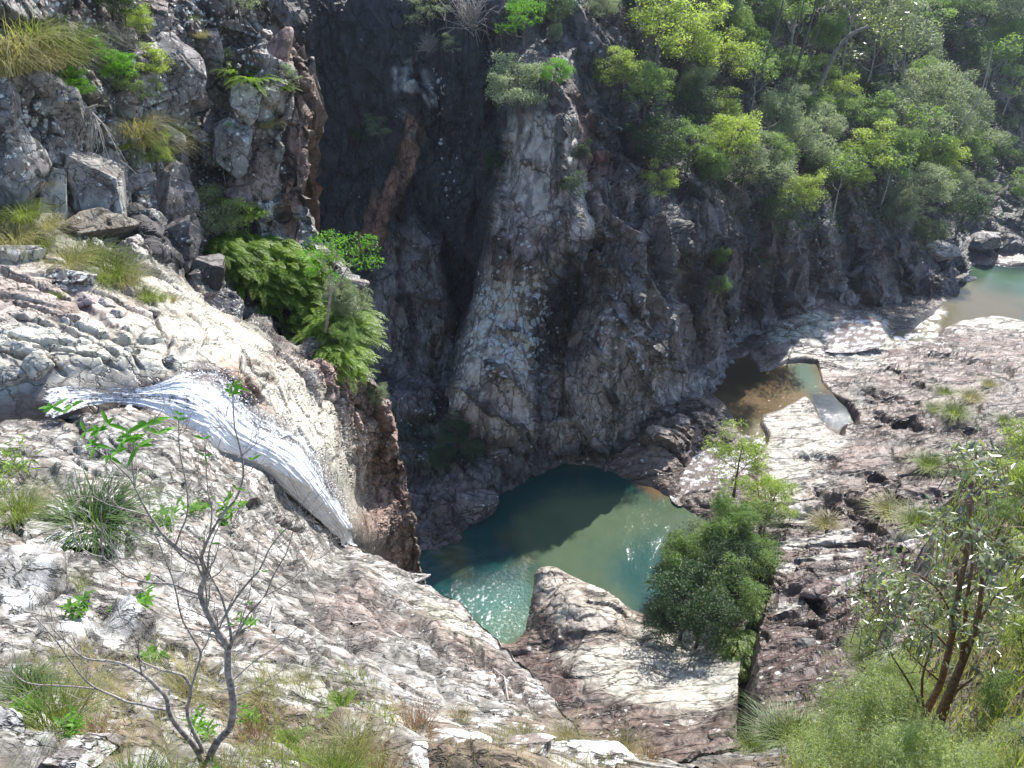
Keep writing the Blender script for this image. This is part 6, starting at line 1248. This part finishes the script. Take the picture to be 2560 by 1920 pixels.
# broad-leaved seedlings
def leafy(seed, mat, n=26, L=.26, W=.07, stems=6, H=.6, spread=.35, name='leaves', bark=None, drp=.2):
    rng = np.random.default_rng(seed); T, Vs, Fs, As = [], [], [], []; o = 0
    for s in range(stems):
        az = rng.uniform(0, 6.28); t = np.linspace(0, 1, 5); R = spread * rng.uniform(.3, 1); h = H * rng.uniform(.6, 1.1)
        P = np.stack([np.cos(az) * R * t ** 1.3, np.sin(az) * R * t ** 1.3, h * t], 1) + rng.normal(size=(5, 3)) * .015; T.append((P, .010, .004))
        m = max(3, n // stems)
        for k in range(m):
            f = rng.uniform(.55, 1) if k else 1; j = min(3, int(f * 4)); c = P[j] + (P[j + 1] - P[j]) * (f * 4 - j) if f < 1 else P[-1]
            A = unit(np.array([math.cos(k * 2.4 + s), math.sin(k * 2.4 + s), rng.uniform(-.1, .9)])); l = L * rng.uniform(.6, 1.1); B = unit(np.cross(A, np.array([0, 0, 1.])))
            q = np.array([0, .3, .6, 1.0]); wd = np.array([.15, 1, .8, .02]) * W * l / L * .5; C = c + A * (q * l)[:, None] - np.array([0, 0, 1.]) * (drp * l * q ** 2)[:, None]
            up_ = np.cross(A, B) * -1
            v = np.stack([C - B * wd[:, None] + up_ * .2 * wd[:, None], C, C + B * wd[:, None] + up_ * .2 * wd[:, None]], 1).reshape(-1, 3)
            f_ = np.array([[3 * i + a, 3 * i + a + 1, 3 * i + a + 4, 3 * i + a + 3] for i in range(3) for a in (0, 1)]); Vs.append(v); Fs.append(f_ + o); As.append(np.full(12, rng.uniform(0, 1))); o += 12
    return [('stem', tubes_mesh('stem', T, bark or M_TWIG, 4)), (name, mesh_np(name, np.concatenate(Vs), np.concatenate(Fs), mat, True, {'var': np.concatenate(As)}))]
LF = [leafy(70, L_BRI, 60, .24, .07, 9), leafy(71, L_BRI, 44, .28, .08, 7), leafy(72, L_GLOS, 80, .26, .06, 10, H=.75), leafy(73, L_FERN, 90, .2, .04, 12, H=.8)]
for u, v, w, k, nm, lb in ((215, 1475, 120, 0, 'seedling', 'bright leafy seedling on the white rock, left of the sapling limbs'), (375, 1445, 140, 1, 'seedling', 'bright leafy seedling seen behind the left sapling limb'), (330, 1480, 90, 0, 'seedling', 'small seedling between the two bright ones'), (440, 1270, 130, 0, 'seedling', 'green bush of lance leaves near the stream, behind the sapling'), (590, 1265, 120, 1, 'seedling', 'green lance-leaved plant right of the one near the stream'), (500, 1245, 100, 1, 'seedling', 'small lance-leaved plant between the two near the stream'),
                           (420, 1570, 120, 0, 'seedling', 'pale leafy seedling under the central fork of the sapling'), (530, 1750, 110, 1, 'seedling', 'yellow-leaved weed by the sapling trunk'), (630, 1760, 100, 0, 'seedling', 'pale yellow-leaved weed right of the sapling trunk'), (620, 1550, 70, 1, 'seedling', 'few bright leaves on the right of the sapling'), (180, 1800, 120, 0, 'seedling', 'green weed under the low left limb'), (60, 1110, 170, 3, 'narrow_leaved_bush', 'narrow-leaved green bush at the left frame edge by the stream'), (15, 1180, 120, 3, 'narrow_leaved_bush', 'part of a narrow-leaved bush cut by the frame edge'),
                           (930, 1290, 170, 2, 'broadleaf_plant', 'pale broad-leaved plant on the brink in front of the brown wall'), (1010, 1320, 110, 2, 'broadleaf_plant', 'broad-leaved plant with sunlit rosettes at the very brink'), (340, 1880, 90, 0, 'seedling', 'small yellow weed left of the sapling foot'), (100, 1730, 140, 0, 'seedling', 'dark green weed at the lower left beside the grey rock'), (540, 1905, 80, 1, 'seedling', 'pale-leaved weed at the foot of the fork')):
    N4(u, v, w, LF[k], nm, lb, 'bush' if 'bush' in nm else 'plant', 'leafy plants of the near slope', drop=.4)
# ----- right bank: grass sheets, silvery bush, near tree
def scatter_blades(S, poly, n, H, w, mat, seed, name, label, dry=.2, lean=.5, minv=None):
    rng = np.random.default_rng(seed); m = sdpoly(S.fu, S.fv, poly) > 0; idx = np.where(m)[0]
    Dd = np.linalg.norm(S.fp[idx] - np.array([0, 0, CAM_H]), axis=1); pr = Dd ** 1.0; idx = rng.choice(idx, n, p=pr / pr.sum())
    P0 = S.fp[idx] + rng.normal(size=(n, 3)) * [.05, .05, 0]; az = rng.uniform(0, 6.28, n); h = H * rng.uniform(.4, 1.2, n) * (0.5 + sstep(fbm(P0 * 1.1, 2, seed), -.3, .3)); ln = lean * rng.uniform(.3, 1.4, n)
    d = np.stack([np.cos(az), np.sin(az), 0 * az], 1); wv = np.stack([-np.sin(az), np.cos(az), 0 * az], 1); t = np.linspace(0, 1, 4)
    P = P0[:, None] + d[:, None] * (h * ln)[:, None, None] * (t ** 1.7)[None, :, None]; P[..., 2] += h[:, None] * (t[None] - .45 * ln[:, None] * t[None] ** 2.5) - .02
    ww = w * (1 - .93 * t ** 1.5); V = np.stack([P - wv[:, None] * ww[None, :, None] * .5, P + wv[:, None] * ww[None, :, None] * .5], 2).reshape(-1, 3)
    f = np.array([[2 * k, 2 * k + 1, 2 * k + 3, 2 * k + 2] for k in range(3)]); F = (np.arange(n)[:, None, None] * 8 + f[None]).reshape(-1, 4)
    o = link(name, mesh_np(name, V, F, mat, False, {'var': np.repeat(np.clip(.5 + .35 * fbm(P0 * 1.5, 2, seed + 1) * 2 + rng.normal(0, .15, n), 0, 1), 8)})); return tag(o, label, kind='stuff')
scatter_blades(S4, [(2340, 1180), (2440, 1120), (2560, 1060), (2760, 1000), (2760, 2060), (1960, 2060), (1990, 1840), (2120, 1760), (2240, 1620), (2310, 1470), (2350, 1300)], 17000, .24, .010, G_GRN, 80, 'grass', 'lime green grass covering the bank on the right')
scatter_blades(S4, [(2000, 1900), (2300, 1700), (2760, 1500), (2760, 2060), (1900, 2060)], 7000, .26, .010, G_GOLD, 81, 'dry_grass', 'straw-coloured grass in the lower right corner')
scatter_blades(S4, [(250, 1780), (520, 1840), (700, 1760), (880, 1720), (1100, 1850), (1350, 1800), (1500, 1830), (1660, 1870), (1500, 1960), (200, 1960)], 3600, .12, .005, G_GOLD, 82, 'dry_grass', 'short dry grass and litter along the bottom of the frame')
scatter_blades(S4, [(60, 1640), (300, 1560), (560, 1640), (700, 1640), (720, 1800), (300, 1850), (60, 1850)], 3000, .15, .006, G_GOLD, 83, 'dry_grass', 'sparse straw grass around the sapling')
scatter_blades(S4, [(600, 1700), (900, 1680), (1000, 1800), (900, 1960), (600, 1960)], 2600, .16, .007, G_GRN, 84, 'grass', 'green grass around the ferns in front')
for u, v, w, k, c, lb in ((2520, 1130, 190, 0, 'yel', 'bright lime bush mound on the right bank at the frame edge'), (2560, 1230, 170, 1, 'yel', 'lime bush below the bright mound at the frame edge'), (2385, 1185, 100, 2, 'yel', 'small lime bush where the green bank begins'), (2540, 1400, 150, 3, 'yel', 'leafy lime bush behind the near tree crown'), (2480, 1300, 120, 0, 'mid', 'mid-green bush behind the upper trunk of the near tree'), (2530, 1620, 160, 1, 'yel', 'yellow-green bush right of the near tree trunks'), (2480, 1740, 130, 2, 'mid', 'green bush at the right of the trunk foot'), (2560, 1830, 150, 3, 'grey', 'grey-green bush in the lower right corner')):
    N4(u, v, w, proto('fe', k, c), 'bank_shrub', lb, 'shrub', 'bushes of the right bank', drop=.3)
SIL = [make_tree(91, L_SILV, M_TWIG, H=.7, nb=16, spread=.52, cr=.15, per=55, size=.05, aspect=.2, flat=.9, up=.6, rise=.7, sub=5, first=.05, multi=3, r=.008), make_tree(92, L_SILV, M_TWIG, H=.8, nb=14, spread=.5, cr=.14, per=55, size=.045, aspect=.2, flat=.9, up=.6, rise=.9, sub=5, first=.05, multi=3, r=.008)]
for u, v, w, k, lb in ((2150, 1790, 270, 0, 'big silvery fine-leaved bush in front of the near tree'), (2040, 1870, 200, 1, 'silvery bush lower and left of the big one'), (2270, 1870, 240, 0, 'silvery green bush at the bottom under the near tree'), (2130, 1640, 170, 1, 'wispy grey-green bush rising before the brown rock'), (2420, 1880, 200, 1, 'fine-leaved bush at the bottom right of the trunks'), (2210, 1700, 170, 0, 'thin twiggy silvery bush left of the near tree trunks'), (2300, 1230, 120, 1, 'pale wispy bush on the rock edge above the near tree')):
    N4(u, v, w * .85, SIL[k], 'silvery_bush', lb, 'bush', 'silvery bushes of the right bank', drop=.38)
def leaf_sprays(rng, pts, per, L, W, rad, mat_name=None):
    C, A = [], []
    for p in pts:
        k = max(2, int(per * rng.uniform(.5, 1.5))); d = unit(rng.normal(size=(k, 3)) + [0, 0, .2]); C.append(p + d * rad * rng.uniform(.2, 1, (k, 1))); A.append(unit(d + rng.normal(size=(k, 3)) * .5))
    C = np.concatenate(C); A = np.concatenate(A); B = unit(np.cross(A, rng.normal(size=C.shape) * .5 + [0, 0, 1])); s = rng.uniform(.6, 1.2, len(C))
    return leafquads(C, A, B, L * s, W * s, rng.uniform(0, 1, len(C)), .04)
p4, _ = surf(S4, 2339, 1832)
TR = [([(2339, 1832), (2352, 1790), (2369, 1747), (2385, 1705), (2403, 1663), (2420, 1620), (2436, 1579), (2450, 1510), (2455, 1450)], 30, 8), ([(2310, 1790, .25), (2330, 1750, .2), (2352, 1705, .15), (2373, 1621, .1), (2386, 1557), (2398, 1473), (2415, 1389), (2424, 1304), (2428, 1220), (2436, 1175), (2440, 1130)], 20, 4),
      ([(2403, 1663), (2412, 1560), (2420, 1480), (2430, 1420), (2428, 1330)], 11, 4), ([(2386, 1557), (2350, 1480), (2300, 1440), (2260, 1430)], 7, 2), ([(2373, 1621), (2310, 1560), (2240, 1540), (2190, 1530)], 7, 2), ([(2436, 1579), (2480, 1500), (2530, 1460)], 8, 2), ([(2415, 1389), (2370, 1330), (2340, 1310)], 5, 1.5), ([(2424, 1304), (2470, 1340), (2520, 1370)], 5, 1.5),
      ([(2428, 1220), (2390, 1180), (2370, 1160)], 4, 1.5), ([(2428, 1240), (2470, 1200), (2490, 1180)], 4, 1.5), ([(2310, 1790), (2280, 1720), (2230, 1640), (2200, 1600)], 8, 2), ([(2310, 1790), (2305, 1700), (2330, 1600), (2320, 1540)], 8, 2), ([(2369, 1747), (2440, 1690), (2500, 1660)], 7, 2), ([(2352, 1705), (2290, 1650), (2250, 1600)], 6, 2)]
o, T = traced(S4, 'near_tree', 'slender near tree with twin brown trunks and glinting pale leaves on the right', 'tree', TR, M_BARK_B, sides=8)
rng = np.random.default_rng(12); pts = []
for (u, v, r, k) in ((2440, 1150, 60, 12), (2400, 1170, 55, 10), (2480, 1190, 50, 9), (2430, 1230, 60, 8), (2380, 1300, 50, 8), (2340, 1300, 50, 8), (2490, 1350, 70, 12), (2530, 1420, 60, 9), (2450, 1380, 60, 9), (2370, 1400, 60, 9), (2300, 1420, 70, 14), (2240, 1430, 60, 12), (2180, 1440, 50, 8), (2330, 1480, 60, 10), (2270, 1500, 70, 14), (2200, 1520, 60, 12), (2150, 1500, 40, 6), (2500, 1480, 60, 10), (2460, 1520, 50, 8),
                     (2240, 1580, 60, 10), (2320, 1560, 60, 10), (2190, 1590, 40, 5), (2350, 1600, 50, 7), (2440, 1600, 50, 7), (2520, 1540, 50, 7), (2500, 1650, 50, 7), (2400, 1530, 40, 6), (2290, 1620, 40, 5)):
    for _ in range(k):
        a = rng.uniform(0, 6.28); q = rng.uniform() ** .5 * r; pts.append(at_y(u + math.cos(a) * q, v + math.sin(a) * q, p4[1] + rng.normal() * .35) - p4)
V, F, a = leaf_sprays(rng, np.array(pts), 10, .085, .026, .12)
link('leaves', mesh_np('leaves', V, F, L_GLOS, False, {'var': a}), o)
tw = [(np.array([q, q + (rng.normal(size=3) * .06 - [0, 0, .05]), q + rng.normal(size=3) * .08 - [0, 0, .16]]), .0022, .004) for q in pts]
link('twigs', tubes_mesh('twigs', tw, M_BARK_B, 3), o)['kind'] = 'stuff'

# ----- bare sapling in front
SP = [([(506, 1925), (506, 1912), (526, 1885), (544, 1853), (565, 1832), (578, 1811), (584, 1760), (578, 1720), (570, 1676), (570, 1629), (560, 1600), (544, 1579), (528, 1550), (515, 1524), (504, 1497), (502, 1473), (510, 1450), (513, 1431), (502, 1393)], 30, 13),
      ([(502, 1393), (512, 1368), (523, 1342), (544, 1304), (570, 1270), (591, 1245), (608, 1191), (604, 1140), (595, 1100), (586, 1064), (582, 992), (578, 967)], 10, 2.2), ([(502, 1393), (477, 1389), (455, 1378), (439, 1363), (405, 1334), (386, 1305), (376, 1292), (355, 1255), (338, 1220), (321, 1191), (270, 1144), (236, 1122)], 11, 2.5),
      ([(505, 1412), (480, 1406), (455, 1390), (430, 1360), (415, 1345)], 7, 5), ([(570, 1629), (578, 1612), (575, 1570), (565, 1532), (553, 1490), (535, 1455), (519, 1422), (525, 1370), (540, 1330), (560, 1290)], 11, 2), ([(574, 1618), (591, 1587), (608, 1560), (624, 1532), (662, 1490), (679, 1448), (700, 1410), (717, 1380), (735, 1320), (750, 1275)], 9, 1.8),
      ([(560, 1545), (591, 1494), (624, 1452), (645, 1430), (658, 1406), (672, 1375), (692, 1347), (730, 1304), (760, 1254), (775, 1230)], 8, 1.8), ([(544, 1579), (560, 1545), (575, 1510), (590, 1480)], 6, 2),
      ([(506, 1912), (495, 1880), (477, 1853), (447, 1819), (430, 1795), (422, 1777), (418, 1752), (410, 1735), (392, 1718), (375, 1700), (354, 1684), (330, 1670), (304, 1659), (270, 1652), (236, 1650), (203, 1640), (160, 1600), (130, 1570)], 22, 3), ([(422, 1777), (400, 1772), (380, 1768), (350, 1760), (321, 1756), (290, 1742), (262, 1730), (240, 1720), (219, 1705), (200, 1685), (181, 1659), (160, 1630), (139, 1600), (101, 1557), (72, 1528)], 11, 2.2),
      ([(240, 1722), (200, 1718), (148, 1714), (100, 1712), (63, 1705), (40, 1690), (25, 1676)], 6, 2), ([(242, 1724), (220, 1745), (215, 1770)], 3, 1.5), ([(506, 1880), (500, 1860), (485, 1832), (472, 1800), (468, 1773), (475, 1745), (477, 1722), (470, 1705), (456, 1688), (430, 1680), (405, 1676), (380, 1665), (350, 1650), (347, 1625), (346, 1600)], 15, 3),
      ([(477, 1722), (490, 1680), (502, 1634), (485, 1600), (470, 1575), (456, 1549), (448, 1520), (443, 1494), (435, 1460), (425, 1430), (410, 1390), (397, 1355), (385, 1335)], 8, 2.5), ([(502, 1487), (480, 1480), (455, 1470), (435, 1461), (400, 1458), (371, 1456), (340, 1448), (308, 1435), (280, 1410), (257, 1389), (254, 1330), (253, 1262)], 9, 2.5), ([(262, 1392), (235, 1388), (207, 1372), (185, 1345), (180, 1300)], 4, 1.5),
      ([(502, 1634), (520, 1600), (530, 1570), (540, 1550)], 5, 2), ([(439, 1363), (455, 1320), (464, 1300), (470, 1260), (464, 1203), (451, 1140), (447, 1090), (447, 1047)], 6, 2), ([(376, 1292), (340, 1280), (300, 1270), (262, 1258), (230, 1240)], 5, 1.5), ([(338, 1220), (330, 1160), (335, 1110), (346, 1080)], 4, 1.5), ([(354, 1684), (348, 1650), (345, 1620), (330, 1580), (300, 1540), (290, 1500)], 5, 1.5),
      ([(523, 1342), (530, 1280), (520, 1230), (515, 1160), (512, 1100)], 5, 1.5), ([(662, 1490), (700, 1470), (740, 1440), (775, 1400), (785, 1370)], 4, 1.2), ([(604, 1140), (640, 1110), (670, 1090)], 3, 1.2), ([(584, 1700), (640, 1650), (700, 1610), (770, 1540), (790, 1500)], 4, 1.2), ([(584, 1740), (640, 1720), (700, 1680), (740, 1650)], 3.5, 1.2), ([(570, 1640), (600, 1560), (620, 1500), (640, 1400), (650, 1340)], 4, 1.3)]
rng = np.random.default_rng(21); base = list(SP)
for ln, w0, w1 in base:         # fine side twigs
    L = np.array([q[:2] for q in ln], float); m = len(L)
    for k in range(m // 2, m):
        for s in range(2):
            q = L[k]; tdir = L[k] - L[k - 1]; a = math.atan2(tdir[1], tdir[0]) + rng.choice([-1, 1]) * rng.uniform(.4, 1.0); ln2 = rng.uniform(40, 110); dz = rng.uniform(-.25, .25)
            p1 = (q[0] + math.cos(a) * ln2 * .5, q[1] + math.sin(a) * ln2 * .5, dz * .5); p2 = (q[0] + math.cos(a - .15) * ln2, q[1] + math.sin(a - .15) * ln2 - ln2 * .12, dz)
            SP.append(([(q[0], q[1]), p1, p2], max(1.3, w1 * .6), .9))
            for z in range(2):
                b = a + rng.choice([-1, 1]) * rng.uniform(.3, .8); l3 = rng.uniform(20, 50); SP.append(([p1, (p1[0] + math.cos(b) * l3, p1[1] + math.sin(b) * l3, dz)], 1.2, .8))
SP = [(a, b * .72, c * .8) for a, b, c in SP]
o, T = traced(S4, 'bare_sapling', 'nearly leafless grey sapling with a forked trunk in front', 'sapling', SP, bark_mat('sapling_bark', (.13, .10, .09), (.38, .34, .31), 40), sides=6, base=(506, 1912))
ps, _ = surf(S4, 506, 1912); Vs, Fs, As = [], [], []; off_ = 0
def blade(c, A, L, W, var):
    global off_
    A = unit(A); B = unit(np.cross(A, np.array([0.1, -.5, .8]))); N_ = np.cross(B, A); q = np.array([0, .15, .4, .7, 1.0]); wd = np.array([.1, .7, 1, .7, .02]) * W * .5
    C = c + A * (q * L)[:, None] - np.array([0, 0, 1.]) * (.18 * L * q ** 2)[:, None]
    v = np.stack([C - B * wd[:, None] + N_ * .35 * wd[:, None], C, C + B * wd[:, None] + N_ * .35 * wd[:, None]], 1).reshape(-1, 3); f = np.array([[3 * i + a, 3 * i + a + 1, 3 * i + a + 4, 3 * i + a + 3] for i in range(4) for a in (0, 1)])
    Vs.append(v); Fs.append(f + off_); As.append(np.full(15, var)); off_ += 15
for (u, v, n_, L) in ((367, 1060, 5, .12), (330, 1090, 3, .09), (395, 1085, 4, .10), (131, 1020, 5, .09), (180, 1015, 3, .09), (245, 1077, 5, .09), (270, 1060, 4, .09), (230, 1110, 4, .08), (346, 1115, 4, .10), (310, 1105, 4, .09), (582, 985, 4, .075), (578, 965, 4, .07), (447, 1050, 4, .07), (510, 1098, 3, .055), (512, 1140, 3, .05), (630, 1150, 2, .055), (236, 1122, 4, .07), (270, 1140, 3, .07), (445, 1035, 3, .06), (215, 1080, 3, .08), (290, 1130, 3, .08), (420, 1345, 2, .04), (500, 1345, 1, .045), (530, 1360, 1, .045), (560, 1290, 1, .04), (570, 1560, 1, .04), (660, 1430, 2, .04), (625, 1510, 2, .05), (705, 1330, 2, .035), (510, 1500, 1, .035), (590, 1220, 2, .05), (350, 1262, 1, .04)):
    for k in range(n_):
        a = k * 2.4 + rng.uniform(-.4, .4); c = at_y(u, v, ps[1] + rng.normal() * .06) - ps; blade(c, np.array([math.cos(a), math.sin(a) * .8, rng.uniform(-.4, .9)]), L * .85 * rng.uniform(.45, 1.3), L * .2, rng.uniform(.2, 1))
link('leaves', mesh_np('leaves', np.concatenate(Vs), np.concatenate(Fs), leaf_mat('sapling_leaf', (.05, .16, .015), (.13, .34, .03), .5), True, {'var': np.concatenate(As)}), o)
# fallen sticks
for u0, v0, pts_, w, lb in ((1640, 1830, [(1640, 1830), (1700, 1862), (1730, 1900), (1740, 1925)], 14, 'thick grey fallen branch at the bottom, left of the brush'), (1560, 1905, [(1560, 1905), (1640, 1910), (1700, 1918)], 9, 'thin pale fallen branch at the bottom edge'), (690, 1505, [(690, 1505), (686, 1545), (682, 1585)], 7, 'short white stick standing against the rock right of the sapling'), (880, 1552, [(880, 1552), (900, 1550), (920, 1546)], 8, 'pale flat stick on the dark rock of the slope'), (1240, 1650, [(1240, 1650), (1262, 1690), (1275, 1730)], 5, 'thin dry stick on the rock ridge')):
    P = []
    q0, _ = surf(S4, u0, v0)
    for q in pts_: r_, nn_ = surf(S4, *q); P.append(r_ + nn_ * .03 - q0)
    dd = np.linalg.norm(q0 - [0, 0, CAM_H]) / FPX; o = link('fallen_branch', tubes_mesh('fallen_branch', [(np.array(P), w * dd * .5, w * dd * .3)], M_TWIG, 7)); o.location = q0; tag(o, lb, 'branch', 'fallen sticks')
print('done', round(time.time() - T0, 1))

# the air in the gorge
bpy.ops.mesh.primitive_cube_add(size=1, location=(0, 150, 12)); hz = bpy.context.object; hz.name = 'haze'; hz.scale = (1100, 1000, 44)
m = bpy.data.materials.new('haze'); m.use_nodes = True; m.node_tree.nodes.clear(); o_ = m.node_tree.nodes.new('ShaderNodeOutputMaterial'); vv = m.node_tree.nodes.new('ShaderNodeVolumePrincipled')
vv.inputs['Color'].default_value = (0.72, 0.83, 1.0, 1); vv.inputs['Density'].default_value = 0.00025; vv.inputs['Anisotropy'].default_value = 0.3; m.node_tree.links.new(vv.outputs[0], o_.inputs['Volume'])
hz.data.materials.append(m); hz['kind'] = 'stuff'; hz['label'] = 'thin bluish haze in the gorge'
